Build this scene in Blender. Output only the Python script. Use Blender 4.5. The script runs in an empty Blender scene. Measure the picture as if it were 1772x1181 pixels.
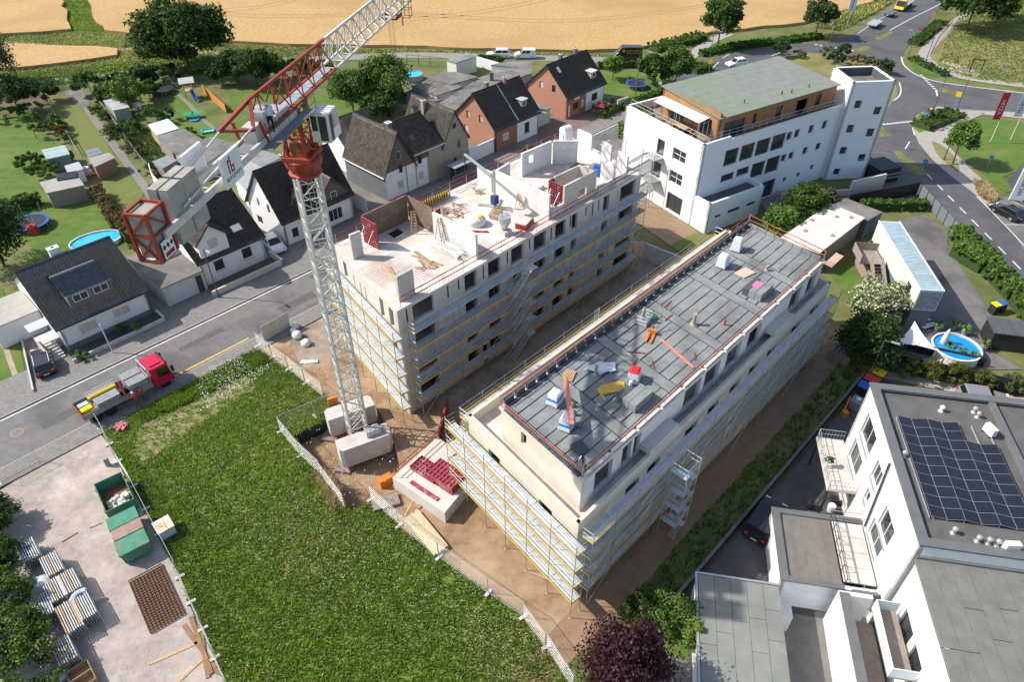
import bpy,bmesh,math,random
import numpy as np
from mathutils import Vector,Matrix
from mathutils.geometry import tessellate_polygon
scene=bpy.context.scene
col=scene.collection
R=math.radians
random.seed(7);rng=np.random.default_rng(7)
CAM_H=48.0;PITCH=R(39.7);FPX=1228.0;PW,PH=1772.0,1181.0
cd=bpy.data.cameras.new('camera');cam=bpy.data.objects.new('camera',cd);col.objects.link(cam)
cd.sensor_width=36.0;cd.lens=36.0*FPX/PW;cd.clip_start=0.5;cd.clip_end=3000
cam.location=(0,0,CAM_H);cam.rotation_euler=(math.pi/2-PITCH,0,0)
scene.camera=cam
SUN_EL=R(42);SHX,SHY=0.994,-0.104
w=bpy.data.worlds.new('World');scene.world=w;w.use_nodes=True
nt=w.node_tree;nt.nodes.clear()
sky=nt.nodes.new('ShaderNodeTexSky');sky.sky_type='NISHITA';sky.sun_disc=False
sky.sun_elevation=SUN_EL;sky.sun_rotation=math.atan2(-SHX,-SHY);sky.air_density=1.0;sky.dust_density=1.6
bg=nt.nodes.new('ShaderNodeBackground');bg.inputs[1].default_value=0.15
wo=nt.nodes.new('ShaderNodeOutputWorld')
nt.links.new(sky.outputs[0],bg.inputs[0]);nt.links.new(bg.outputs[0],wo.inputs[0])
sd=bpy.data.lights.new('sun','SUN');sun=bpy.data.objects.new('sun',sd);col.objects.link(sun)
sd.energy=4.4;sd.angle=R(0.55);sd.color=(1.0,0.94,0.85)
sun.location=(-40,20,90)
sun.rotation_euler=Vector((SHX*math.cos(SUN_EL),SHY*math.cos(SUN_EL),-math.sin(SUN_EL))).to_track_quat('-Z','Y').to_euler()
scene.view_settings.view_transform='Standard';scene.view_settings.look='None'
scene.view_settings.gamma=1.0;scene.view_settings.exposure=0.36;scene.view_settings.use_curve_mapping=False
scene.render.engine='CYCLES'
scene.cycles.use_denoising=True
scene.cycles.max_bounces=6;scene.cycles.diffuse_bounces=3;scene.cycles.glossy_bounces=2
scene.cycles.transparent_max_bounces=6;scene.cycles.caustics_reflective=False;scene.cycles.caustics_refractive=False
_fw=Vector((0,math.cos(PITCH),-math.sin(PITCH)));_up=Vector((0,math.sin(PITCH),math.cos(PITCH)))
def W(x,y,z=0.0):
 """photo pixel -> world point on the level z"""
 d=Vector(((x-PW/2)/FPX,0,0))-_up*((y-PH/2)/FPX)+_fw
 t=(z-CAM_H)/d.z
 return Vector((d.x*t,d.y*t,z))
ANG=R(46.5)
_c,_s=math.cos(ANG),math.sin(ANG)
def S(u,v,z=0.0):
 return Vector((u*_c-v*_s,u*_s+v*_c,z))
def Wl(pts,z=0.0):return[W(x,y,z)for x,y in pts]
MATS={}
def mat(name,c1,c2=None,scale=2.0,rough=0.85,bump=0.0,bscale=40.0,metal=0.0,c3=None,s3=0.25,spec=0.3,detail=6.0,emit=None,coat=0.0,stain=None,wav=None,attr=False,lo=0.38,hi=0.62,alpha=1.0,trans=0.0):
 if name in MATS:return MATS[name]
 m=bpy.data.materials.new(name);m.use_nodes=True;MATS[name]=m
 n=m.node_tree;N=n.nodes;L=n.links;N.clear()
 out=N.new('ShaderNodeOutputMaterial');b=N.new('ShaderNodeBsdfPrincipled')
 L.new(b.outputs[0],out.inputs[0])
 b.inputs['Roughness'].default_value=rough;b.inputs['Metallic'].default_value=metal
 b.inputs['Specular IOR Level'].default_value=spec
 if coat:b.inputs['Coat Weight'].default_value=coat
 if trans:b.inputs['Transmission Weight'].default_value=trans
 c4=lambda c:(c[0],c[1],c[2],1.0)
 geo=N.new('ShaderNodeNewGeometry')
 def noise(sc,dt=detail):
  t=N.new('ShaderNodeTexNoise');t.inputs['Scale'].default_value=sc;t.inputs['Detail'].default_value=dt
  t.inputs['Roughness'].default_value=0.62
  L.new(geo.outputs['Position'],t.inputs['Vector']);return t
 def ramp(src,a,bb):
  r=N.new('ShaderNodeMapRange');r.inputs[1].default_value=a;r.inputs[2].default_value=bb
  L.new(src,r.inputs[0]);return r.outputs[0]
 def mix(f,a,bb):
  x=N.new('ShaderNodeMix');x.data_type='RGBA'
  if isinstance(f,float):x.inputs[0].default_value=f
  else:L.new(f,x.inputs[0])
  for i,v in((6,a),(7,bb)):
   if isinstance(v,tuple):x.inputs[i].default_value=c4(v)
   else:L.new(v,x.inputs[i])
  return x.outputs[2]
 cur=c1
 if c2 is not None:cur=mix(ramp(noise(scale).outputs[0],lo,hi),c1,c2)
 if c3 is not None:cur=mix(ramp(noise(s3,4).outputs[0],0.47,0.66),cur,c3)
 if stain is not None:
  sc,sv,amt=stain
  f=ramp(noise(sv,8).outputs[0],0.52,0.72)
  mm=N.new('ShaderNodeMath');mm.operation='MULTIPLY';mm.inputs[1].default_value=amt;L.new(f,mm.inputs[0])
  cur=mix(mm.outputs[0],cur,sc)
 if attr:
  a=N.new('ShaderNodeAttribute');a.attribute_name='tone'
  hs=N.new('ShaderNodeHueSaturation');r=ramp(a.outputs['Fac'],0,1)
  r.node.inputs[3].default_value=0.45;r.node.inputs[4].default_value=1.55
  L.new(r,hs.inputs['Value'])
  r2=ramp(a.outputs['Fac'],0,1);r2.node.inputs[3].default_value=0.515;r2.node.inputs[4].default_value=0.485
  L.new(r2,hs.inputs['Hue'])
  if isinstance(cur,tuple):hs.inputs['Color'].default_value=c4(cur)
  else:L.new(cur,hs.inputs['Color'])
  cur=hs.outputs[0]
 if isinstance(cur,tuple):b.inputs['Base Color'].default_value=c4(cur)
 else:L.new(cur,b.inputs['Base Color'])
 if bump:
  bn=N.new('ShaderNodeBump');bn.inputs['Strength'].default_value=min(1.0,bump);bn.inputs['Distance'].default_value=0.05*max(1,bump)
  L.new(noise(bscale,5).outputs[0],bn.inputs['Height']);L.new(bn.outputs[0],b.inputs['Normal'])
 if wav:
  kind,sx,sy,c,ms=wav
  uv=N.new('ShaderNodeUVMap');br=N.new('ShaderNodeTexBrick')
  br.inputs['Scale'].default_value=1.0;br.inputs['Brick Width'].default_value=sx;br.inputs['Row Height'].default_value=sy
  br.inputs['Mortar Size'].default_value=ms;br.inputs['Mortar Smooth'].default_value=0.3
  br.offset=0.5 if kind=='brick' else 0.0
  L.new(uv.outputs[0],br.inputs['Vector'])
  for i in('Color1','Color2'):
   if isinstance(cur,tuple):br.inputs[i].default_value=c4(cur)
   else:L.new(cur,br.inputs[i])
  br.inputs['Mortar'].default_value=c4(c)
  hv=N.new('ShaderNodeHueSaturation');hv.inputs['Value'].default_value=0.86
  if isinstance(cur,tuple):hv.inputs['Color'].default_value=c4(cur)
  else:L.new(cur,hv.inputs['Color'])
  L.new(hv.outputs[0],br.inputs['Color2'])
  L.new(br.outputs[0],b.inputs['Base Color'])
  bn=N.new('ShaderNodeBump');bn.inputs['Strength'].default_value=0.4;bn.inputs['Distance'].default_value=0.02;bn.invert=True
  L.new(br.outputs['Fac'],bn.inputs['Height']);L.new(bn.outputs[0],b.inputs['Normal'])
 if emit:
  b.inputs['Emission Color'].default_value=c4(emit[0]);b.inputs['Emission Strength'].default_value=emit[1]
 if alpha<1:b.inputs['Alpha'].default_value=alpha
 return m
def leafmat(name,c1,c2,tr=0.28):
 if name in MATS:return MATS[name]
 m=mat(name,c1,c2,scale=0.9,rough=0.62,attr=True,spec=0.25)
 N=m.node_tree.nodes;L=m.node_tree.links
 b=[x for x in N if x.type=='BSDF_PRINCIPLED'][0];out=[x for x in N if x.type=='OUTPUT_MATERIAL'][0]
 t=N.new('ShaderNodeBsdfTranslucent');mx=N.new('ShaderNodeMixShader');mx.inputs[0].default_value=tr
 for l in list(b.inputs['Base Color'].links):L.new(l.from_socket,t.inputs[0])
 L.new(b.outputs[0],mx.inputs[1]);L.new(t.outputs[0],mx.inputs[2]);L.new(mx.outputs[0],out.inputs[0])
 return m
def prop(o,label=None,cat=None,group=None,kind=None):
 if label:o['label']=label
 if cat:o['category']=cat
 if group:o['group']=group
 if kind:o['kind']=kind
 return o
def thing(name,label,cat,loc=(0,0,0),rz=0.0,group=None):
 o=bpy.data.objects.new(name,None);col.objects.link(o);o.empty_display_size=0.3
 o.location=loc;o.rotation_euler=(0,0,rz)
 prop(o,label,cat,group)
 o['_m']=1;MX[o.name]=Matrix.Translation(Vector(loc))@Matrix.Rotation(rz,4,'Z')
 del o['_m']
 return o
MX={}
def child(name,me,parent,loc=(0,0,0),rot=(0,0,0)):
 o=bpy.data.objects.new(name,me);col.objects.link(o);o.parent=parent;o.location=loc;o.rotation_euler=rot
 return o
def copy_tree(o,loc,rz=0.0,label=None,group=None):
 c=o.copy();col.objects.link(c);c.location=loc;c.rotation_euler=(0,0,rz)
 if label:c['label']=label
 if group:c['group']=group
 for ch in list(o.children):
  d=ch.copy();col.objects.link(d);d.parent=c
  for g2 in list(ch.children):
   e=g2.copy();col.objects.link(e);e.parent=d
 return c
class MB:
 """collects shapes; build() links them as ONE mesh object"""
 def __init__(s):s.v=[];s.f=[];s.m=[];s.mats=[];s.M=Matrix.Identity(4)
 def mi(s,m):
  if m not in s.mats:s.mats.append(m)
  return s.mats.index(m)
 def face(s,pts,m):
  k=len(s.v);s.v+=[tuple(s.M@Vector(p))for p in pts];s.f.append(tuple(range(k,k+len(pts))));s.m.append(s.mi(m))
 def hexa(s,b,t,m):
  k=len(s.v);n=len(b);i=s.mi(m)
  s.v+=[tuple(s.M@Vector(p))for p in b]+[tuple(s.M@Vector(p))for p in t]
  s.f.append(tuple(range(k+n-1,k-1,-1)));s.m.append(i)
  s.f.append(tuple(range(k+n,k+2*n)));s.m.append(i)
  for j in range(n):
   q=(j+1)%n;s.f.append((k+j,k+q,k+n+q,k+n+j));s.m.append(i)
 def box(s,x0,x1,y0,y1,z0,z1,m):
  s.hexa([(x0,y0,z0),(x1,y0,z0),(x1,y1,z0),(x0,y1,z0)],[(x0,y0,z1),(x1,y0,z1),(x1,y1,z1),(x0,y1,z1)],m)
 def prism(s,pts,z0,z1,m):
  pts=[(p[0],p[1])for p in pts]
  a=sum(pts[i][0]*pts[(i+1)%len(pts)][1]-pts[(i+1)%len(pts)][0]*pts[i][1]for i in range(len(pts)))
  if a<0:pts=pts[::-1]
  if len(pts)<=4:s.hexa([(x,y,z0)for x,y in pts],[(x,y,z1)for x,y in pts],m)
  else:
   k=len(s.v);n=len(pts);i=s.mi(m)
   s.v+=[tuple(s.M@Vector((x,y,z0)))for x,y in pts]+[tuple(s.M@Vector((x,y,z1)))for x,y in pts]
   for t in tessellate_polygon([[Vector((x,y,0))for x,y in pts]]):
    A,B,C=[Vector(pts[j])for j in t]
    if(B-A).cross(C-A)<0:t=t[::-1]
    s.f.append(tuple(k+n+j for j in t));s.m.append(i);s.f.append(tuple(k+j for j in t[::-1]));s.m.append(i)
   for j in range(n):
    q=(j+1)%n;s.f.append((k+j,k+q,k+n+q,k+n+j));s.m.append(i)
 def beam(s,a,b,w,h,m,up=(0,0,1)):
  a=Vector(a);b=Vector(b);d=(b-a).normalized();x=d.cross(Vector(up))
  if x.length<1e-4:x=d.cross(Vector((1,0,0)))
  x.normalize();y=x.cross(d);x*=w/2;y*=h/2
  s.hexa([a-x-y,a+x-y,b+x-y,b-x-y],[a-x+y,a+x+y,b+x+y,b-x+y],m)
 def tube(s,a,b,r,m,n=6,r2=None):
  a=Vector(a);b=Vector(b);r2=r if r2 is None else r2
  d=(b-a).normalized();x=d.cross(Vector((0,0,1)))
  if x.length<1e-3:x=Vector((1,0,0))
  x.normalize();y=d.cross(x)
  ca=[(math.cos(2*math.pi*j/n),math.sin(2*math.pi*j/n))for j in range(n)]
  s.hexa([a+(x*p+y*q)*r for p,q in ca],[b+(x*p+y*q)*r2 for p,q in ca],m)
 def path(s,pts,r,m,n=5):
  for a,b in zip(pts,pts[1:]):s.tube(a,b,r,m,n)
 def lathe(s,c,prof,m,n=16):
  k=len(s.v);i=s.mi(m);c=Vector(c)
  for r,z in prof:
   for j in range(n):s.v.append(tuple(s.M@(c+Vector((r*math.cos(2*math.pi*j/n),r*math.sin(2*math.pi*j/n),z)))))
  for a in range(len(prof)-1):
   for j in range(n):
    q=(j+1)%n;s.f.append((k+a*n+j,k+a*n+q,k+(a+1)*n+q,k+(a+1)*n+j));s.m.append(i)
  s.f.append(tuple(k+j for j in range(n))[::-1]);s.m.append(i)
  s.f.append(tuple(k+(len(prof)-1)*n+j for j in range(n)));s.m.append(i)
 def sheet(s,pts,z,m,holes=()):
  loops=[[Vector((p[0],p[1],0))for p in l]for l in(pts,)+tuple(holes)]
  flat=[p for l in loops for p in l];k=len(s.v);i=s.mi(m)
  s.v+=[tuple(s.M@Vector((p.x,p.y,z)))for p in flat]
  for t in tessellate_polygon(loops):
   A,B,C=[flat[j].to_2d()for j in t]
   if(B-A).cross(C-A)<0:t=t[::-1]
   s.f.append(tuple(k+j for j in t));s.m.append(i)
 def mesh(s,name,inv=None,smooth=False,bevel=0.0):
  me=bpy.data.meshes.new(name);v=s.v
  if inv is not None:v=[tuple(inv@Vector(p))for p in v]
  me.from_pydata(v,[],s.f)
  for m in s.mats:me.materials.append(m)
  me.polygons.foreach_set('material_index',s.m)
  if bevel:
   bm=bmesh.new();bm.from_mesh(me);bmesh.ops.remove_doubles(bm,verts=bm.verts,dist=1e-5)
   bmesh.ops.bevel(bm,geom=[e for e in bm.edges if e.is_manifold and e.calc_face_angle(0)>0.5],offset=bevel,segments=2,affect='EDGES',profile=0.6)
   bm.to_mesh(me);bm.free()
  if smooth:
   me.polygons.foreach_set('use_smooth',[True]*len(me.polygons))
  uvs(me)
  return me
 def build(s,name,parent=None,world=False,smooth=False,kind=None,bevel=0.0):
  inv=MX[parent.name].inverted()if(parent is not None and world)else None
  o=bpy.data.objects.new(name,s.mesh(name,inv,smooth,bevel));col.objects.link(o)
  if parent is not None:o.parent=parent
  if kind:o['kind']=kind
  return o
def uvs(me):
 ul=me.uv_layers.new(name='UVMap');n=len(me.loops)
 if n==0:return
 co=np.empty(len(me.vertices)*3);me.vertices.foreach_get('co',co);co=co.reshape(-1,3)
 li=np.empty(n,np.int32);me.loops.foreach_get('vertex_index',li)
 pn=np.empty(len(me.polygons)*3);me.polygons.foreach_get('normal',pn);pn=pn.reshape(-1,3)
 lt=np.empty(len(me.polygons),np.int32);me.polygons.foreach_get('loop_total',lt)
 ln=np.repeat(pn,lt,axis=0);p=co[li]
 t=np.stack([-ln[:,1],ln[:,0],np.zeros(n)],1);l=np.linalg.norm(t,axis=1,keepdims=True);flat=l[:,0]<0.5
 t=t/np.maximum(l,1e-6);u=(p*t).sum(1);vv=p[:,2].copy()
 u[flat]=p[flat,0];vv[flat]=p[flat,1]
 ul.data.foreach_set('uv',np.stack([u,vv],1).ravel())
def npmesh(name,v,f,mats,tone=None,mi=None):
 """quads (or tris) from numpy arrays, one value of 'tone' per face"""
 me=bpy.data.meshes.new(name);k=f.shape[1]
 me.vertices.add(len(v));me.vertices.foreach_set('co',np.ascontiguousarray(v,np.float32).ravel())
 me.loops.add(f.size);me.loops.foreach_set('vertex_index',np.ascontiguousarray(f,np.int32).ravel())
 me.polygons.add(len(f));me.polygons.foreach_set('loop_start',np.arange(0,f.size,k,dtype=np.int32))
 me.polygons.foreach_set('loop_total',np.full(len(f),k,np.int32))
 for m in mats:me.materials.append(m)
 if mi is not None:me.polygons.foreach_set('material_index',np.ascontiguousarray(mi,np.int32))
 me.update(calc_edges=True)
 if tone is not None:
  a=me.attributes.new('tone','FLOAT','FACE');a.data.foreach_set('value',np.ascontiguousarray(tone,np.float32))
 return me
def structure(name,pts,z,m,holes=()):
 b=MB();b.sheet(pts,z,m,holes);o=b.build(name);o['kind']='structure';return o
def slab_struct(name,pts,z0,z1,m):
 b=MB();b.prism(pts,z0,z1,m);o=b.build(name);o['kind']='structure';return o
def single(b,name,label,cat,group=None,smooth=False,bevel=0.0,loc=None):
 """a thing that is one mesh, its origin at its base"""
 v=b.v
 if loc is None:
  loc=Vector((sum(p[0]for p in v)/len(v),sum(p[1]for p in v)/len(v),min(p[2]for p in v)))
 o=bpy.data.objects.new(name,b.mesh(name,Matrix.Translation(-Vector(loc)),smooth,bevel));col.objects.link(o)
 o.location=loc;return prop(o,label,cat,group)
asphalt=mat('asphalt',(.165,.158,.15),(.20,.192,.182),scale=1.2,rough=.9,bump=.25,bscale=60,c3=(.105,.102,.1),s3=.12)
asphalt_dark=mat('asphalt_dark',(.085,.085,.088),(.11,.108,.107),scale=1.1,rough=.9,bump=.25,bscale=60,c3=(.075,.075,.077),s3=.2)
asphalt_road=mat('asphalt_main_road',(.10,.10,.105),(.125,.125,.13),scale=.8,rough=.85,bump=.2,bscale=60,c3=(.085,.085,.088),s3=.15)
paving=mat('paving_grey',(.23,.215,.20),(.29,.27,.25),scale=2.2,rough=.9,bump=.2,wav=('brick',.4,.2,(.14,.13,.12),.012))
paving_red=mat('paving_red',(.23,.155,.135),(.28,.19,.16),scale=2.2,rough=.9,wav=('brick',.4,.2,(.12,.08,.07),.012))
kerbstone=mat('kerbstone',(.34,.33,.31),(.42,.40,.37),scale=3,rough=.85)
paint=mat('road_paint',(.72,.72,.70),(.5,.5,.49),scale=4,rough=.7)
roof_felt=mat('roof_felt_dark',(.105,.105,.098),(.135,.133,.125),scale=.8,rough=.92,bump=.15,bscale=60,stain=((.085,.075,.062),.5,.7))
coping_m=mat('coping_grey',(.125,.13,.13),(.15,.155,.155),scale=1.2,rough=.7)
island=mat('island_grass',(.16,.165,.06),(.22,.2,.085),scale=1,rough=.95,c3=(.1,.13,.035),s3=.4)
gravel=mat('gravel',(.42,.36,.315),(.33,.28,.245),scale=1.6,rough=.95,bump=.7,bscale=18,c3=(.56,.47,.40),s3=.13,stain=((.66,.6,.54),.35,.7))
soil=mat('soil',(.34,.22,.13),(.25,.155,.09),scale=1.3,rough=.95,bump=.9,bscale=7,c3=(.42,.30,.19),s3=.22)
yard_soil=mat('yard_soil',(.30,.235,.175),(.38,.31,.245),scale=.9,rough=.95,bump=.8,bscale=6,c3=(.24,.18,.13),s3=.3)
strip_soil_m=mat('strip_soil',(.26,.16,.10),(.32,.21,.135),scale=.9,rough=.95,bump=.6,bscale=7)  # brown soil of the strip beside the scaffold
lawn=mat('lawn',(.075,.145,.022),(.11,.18,.032),scale=.7,rough=.95,bump=.6,bscale=24,c3=(.15,.185,.045),s3=.16)
lawn_dry=mat('lawn_dry',(.14,.165,.042),(.175,.185,.055),scale=.6,rough=.95,bump=.6,bscale=24,c3=(.14,.19,.045),s3=.2)
meadow_m=mat('meadow_ground',(.105,.19,.026),(.16,.22,.038),scale=.5,rough=.97,bump=.8,bscale=9,c3=(.27,.235,.11),s3=.075)
wild=mat('rough_grass',(.13,.15,.045),(.19,.175,.075),scale=.5,rough=.97,bump=.9,bscale=5,c3=(.08,.12,.03),s3=.12)
drygrass=mat('dry_grass',(.27,.225,.10),(.21,.195,.075),scale=.8,rough=.97,bump=.9,bscale=6,c3=(.11,.145,.038),s3=.07)
wheat=mat('wheat',(.42,.265,.105),(.54,.36,.165),scale=1.5,rough=.95,bump=1.5,bscale=2.2,c3=(.40,.25,.10),s3=.03,detail=10)
track=mat('dirt_track',(.42,.35,.27),(.33,.27,.2),scale=.8,rough=.95,bump=.5,bscale=12)
concrete=mat('concrete',(.50,.475,.44),(.58,.55,.51),scale=1.4,rough=.85,bump=.12,bscale=30,stain=((.36,.33,.29),.8,.5))
concrete_l=mat('concrete_light',(.55,.51,.455),(.63,.59,.53),scale=.9,rough=.85,bump=.1,bscale=30,stain=((.5,.44,.36),.45,.5))
concrete_w=mat('slab_dusty',(.64,.565,.50),(.555,.48,.42),scale=.8,rough=.9,bump=.15,bscale=22,c3=(.8,.74,.69),s3=.3,stain=((.52,.41,.33),.7,.55))
block_w=mat('sand_lime_block',(.78,.76,.745),(.72,.70,.685),scale=1.2,rough=.85,wav=('brick',.5,.25,(.62,.6,.58),.006))
white_r=mat('white_render',(.80,.80,.795),(.76,.76,.755),scale=.6,rough=.8,bump=.04,bscale=90)
white_panel=mat('white_facade',(.80,.82,.85),(.775,.80,.835),scale=.5,rough=.6,spec=.4)
cream_r=mat('cream_render',(.68,.62,.53),(.61,.54,.45),scale=.7,rough=.85,bump=.06,bscale=60,stain=((.62,.52,.40),.5,.4))
beige_r=mat('beige_render',(.38,.34,.27),(.34,.30,.235),scale=.8,rough=.85,bump=.05,bscale=80)
grey_r=mat('grey_plinth',(.15,.155,.165),(.18,.185,.195),scale=.9,rough=.8)
slate=mat('slate_cladding',(.165,.17,.18),(.195,.2,.21),scale=2.2,rough=.6,wav=('brick',.6,.3,(.09,.09,.1),.02))
brownslate=mat('brown_shingle',(.15,.125,.105),(.185,.155,.13),scale=2.2,rough=.75,wav=('brick',.4,.2,(.08,.07,.06),.015))
brick=mat('brick_red',(.43,.175,.105),(.50,.225,.135),scale=5,rough=.85,wav=('brick',.24,.08,(.40,.30,.24),.012))
brick_brown=mat('brick_brown',(.30,.135,.085),(.37,.165,.10),scale=5,rough=.85,wav=('brick',.24,.08,(.30,.22,.18),.012))
tile_black=mat('tile_black',(.035,.035,.038),(.05,.049,.05),scale=3,rough=.5,spec=.35,attr=True)
tile_glaze=mat('tile_glazed',(.05,.055,.065),(.065,.07,.08),scale=3,rough=.17,spec=.9,attr=True)
tile_brown=mat('tile_brown',(.15,.125,.105),(.19,.165,.14),scale=2.2,rough=.8,attr=True,stain=((.26,.24,.17),1.2,.5))
tile_dkbrown=mat('tile_dark_brown',(.075,.062,.055),(.1,.082,.07),scale=2.5,rough=.75,attr=True)
bitumen=mat('bitumen',(.225,.24,.235),(.275,.29,.282),scale=1.3,rough=.92,bump=.2,bscale=80,c3=(.16,.17,.172),s3=.3)
bitumen_dk=mat('bitumen_dark',(.075,.085,.09),(.10,.11,.115),scale=1.6,rough=.8)
bitumen_seam=mat('bitumen_seam',(.035,.037,.04),(.05,.052,.055),scale=3,rough=.75)
bitumen_old=mat('bitumen_weathered',(.195,.185,.17),(.15,.145,.135),scale=.7,rough=.95,bump=.2,bscale=40,stain=((.09,.085,.075),.5,.7),c3=(.26,.24,.21),s3=.3)
galv=mat('galvanised_steel',(.50,.52,.53),(.58,.60,.61),scale=4,rough=.45,metal=.55)
deckm=mat('scaffold_deck',(.52,.545,.55),(.62,.645,.65),scale=2.2,rough=.6,metal=.25,stain=((.50,.42,.33),1.0,.5))
yellow=mat('yellow_board',(.66,.47,.045),(.58,.40,.04),scale=3,rough=.7,stain=((.5,.42,.3),1.2,.5))
redpaint=mat('red_paint',(.36,.055,.04),(.28,.045,.035),scale=3,rough=.55)
crane_red=mat('crane_red',(.34,.052,.032),(.27,.042,.028),scale=2.2,rough=.55,stain=((.25,.1,.07),1.4,.5))
crane_white=mat('crane_white',(.62,.62,.58),(.54,.54,.50),scale=2,rough=.6,stain=((.42,.36,.27),1.2,.6))
form_red=mat('formwork_red',(.36,.055,.08),(.29,.045,.065),scale=3,rough=.6,stain=((.62,.56,.53),1.6,.6))
ply=mat('plywood',(.40,.27,.15),(.32,.21,.12),scale=3,rough=.8,stain=((.5,.44,.38),1.3,.6))
plydark=mat('formwork_skin',(.17,.125,.09),(.22,.17,.125),scale=2,rough=.75,stain=((.4,.35,.3),.9,.5))
timber=mat('timber',(.56,.40,.23),(.47,.32,.175),scale=4,rough=.85)
timber_grey=mat('timber_weathered',(.33,.27,.235),(.26,.215,.19),scale=3,rough=.9,stain=((.18,.14,.12),2,.6))
timber_orange=mat('timber_orange',(.58,.25,.06),(.50,.21,.05),scale=3,rough=.8)
cedar=mat('cedar_cladding',(.46,.235,.115),(.38,.185,.085),scale=1.4,rough=.75,wav=('stack',.12,6.0,(.2,.09,.04),.01))
dark=mat('dark_plastic',(.025,.025,.027),(.035,.035,.037),scale=3,rough=.6)
black=mat('black_metal',(.02,.02,.022),rough=.45)
membrane=mat('black_membrane',(.03,.032,.034),(.045,.047,.05),scale=2,rough=.7,bump=.6,bscale=6)
glass=mat('window_glass',(.03,.04,.045),rough=.06,spec=.8)
glass_car=mat('car_glass',(.012,.014,.016),rough=.05,spec=.9)
frame_w=mat('frame_white',(.78,.78,.77),rough=.5)
frame_d=mat('frame_dark',(.05,.052,.055),rough=.5)
blind=mat('roller_blind',(.55,.53,.48),(.5,.48,.44),scale=4,rough=.7)
rubber=mat('tyre_rubber',(.02,.02,.02),rough=.85)
alloy=mat('alloy',(.55,.56,.57),rough=.35,metal=.8)
white_p=mat('white_plastic',(.78,.78,.78),(.70,.71,.72),scale=2.5,rough=.5)
foil=mat('plastic_foil',(.70,.73,.77),(.55,.59,.65),scale=3.5,rough=.3,bump=.9,bscale=5)
rust=mat('rusty_steel',(.27,.14,.07),(.19,.095,.05),scale=4,rough=.9)
orange_p=mat('orange_paint',(.72,.20,.03),rough=.5)
blue_p=mat('blue_plastic',(.03,.14,.50),(.03,.11,.42),scale=3,rough=.5)
sky_blue=mat('bright_blue',(.03,.30,.62),rough=.5)
signred=mat('sign_red',(.62,.03,.035),rough=.5)
yellow_p=mat('yellow_plastic',(.80,.56,.02),rough=.5)
green_p=mat('green_container',(.055,.22,.14),(.075,.27,.175),scale=1.5,rough=.65,stain=((.27,.17,.12),.9,.75))
green_t=mat('green_plastic',(.03,.30,.18),rough=.5)
skin=mat('skin',(.50,.30,.21),rough=.6)
water=mat('pool_water',(.03,.42,.66),(.06,.52,.74),scale=1.6,rough=.08,spec=.6,bump=.15,bscale=5)
water_deep=mat('pool_water_deep',(.01,.25,.55),(.02,.31,.62),scale=1.2,rough=.08,spec=.6,bump=.15,bscale=5)
bark=mat('bark',(.13,.10,.07),(.09,.07,.05),scale=8,rough=.95,bump=.6,bscale=20)
L_DARK=leafmat('leaf_dark',(.035,.075,.016),(.055,.105,.022),.35)
L_MID=leafmat('leaf_mid',(.065,.135,.022),(.095,.175,.03),.35)
L_LIGHT=leafmat('leaf_light',(.10,.19,.03),(.14,.235,.045))
L_OLIVE=leafmat('leaf_olive',(.10,.13,.05),(.14,.16,.075))
L_PURPLE=leafmat('leaf_purple',(.035,.012,.018),(.06,.022,.028))
L_RUST=leafmat('leaf_rusty',(.20,.085,.03),(.17,.11,.035))
L_CREAM=leafmat('blossom_cream',(.62,.58,.44),(.50,.48,.30),.15)
L_PINK=leafmat('blossom_pink',(.66,.12,.26),(.55,.09,.2),.15)
L_GRASS=leafmat('grass_blade',(.145,.275,.03),(.235,.34,.048),.5)
L_STRAW=leafmat('straw',(.42,.33,.16),(.52,.42,.22))
# ground, fields, roads
def strip_pts(pts,wd):
 L,Rr=[],[]
 for i,p in enumerate(pts):
  a=pts[max(0,i-1)];b=pts[min(len(pts)-1,i+1)]
  d=(Vector(b)-Vector(a)).to_2d().normalized();n=Vector((-d.y,d.x))*wd/2
  L.append((p[0]+n.x,p[1]+n.y));Rr.append((p[0]-n.x,p[1]-n.y))
 return L,Rr
def strip(name,pts,wd,z,m,kind='structure'):
 L,Rr=strip_pts(pts,wd);b=MB()
 for i in range(len(pts)-1):
  b.face([(*Rr[i],z),(*Rr[i+1],z),(*L[i+1],z),(*L[i],z)],m)
 o=b.build(name);o['kind']=kind;return o
def smoothpts(pts,n=4):
 out=[]
 for i in range(len(pts)-1):
  p0=pts[max(0,i-1)];p1=pts[i];p2=pts[i+1];p3=pts[min(len(pts)-1,i+2)]
  for k in range(n):
   t=k/n
   out.append(Vector([0.5*((2*p1[j])+(-p0[j]+p2[j])*t+(2*p0[j]-5*p1[j]+4*p2[j]-p3[j])*t*t+(-p0[j]+3*p1[j]-3*p2[j]+p3[j])*t**3)for j in(0,1)]))
 out.append(Vector((pts[-1][0],pts[-1][1])));return out
def ragged(pts,amp,step=1.5):
 """the same outline with an uneven edge"""
 out=[];n=len(pts)
 for i in range(n):
  a=Vector(pts[i][:2]);b=Vector(pts[(i+1)%n][:2]);k=max(1,min(60,int((b-a).length/step)))
  for j in range(k):
   p=a.lerp(b,j/k);out.append((p.x+random.uniform(-amp,amp),p.y+random.uniform(-amp,amp)))
 return out
PIT=Wl([(506,756),(590,716),(640,690),(676,742),(690,800),(688,850),(640,868),(606,886),(556,818)])
structure('ground',[(-1500,-200),(1500,-200),(1500,2600),(-1500,2600)],-0.06,wild,holes=[[(p.x,p.y)for p in PIT]])
b=MB();PD=-1.4
b.sheet(PIT,PD,soil);o=b.build('excavation_floor');o['kind']='structure'
b=MB()
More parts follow.
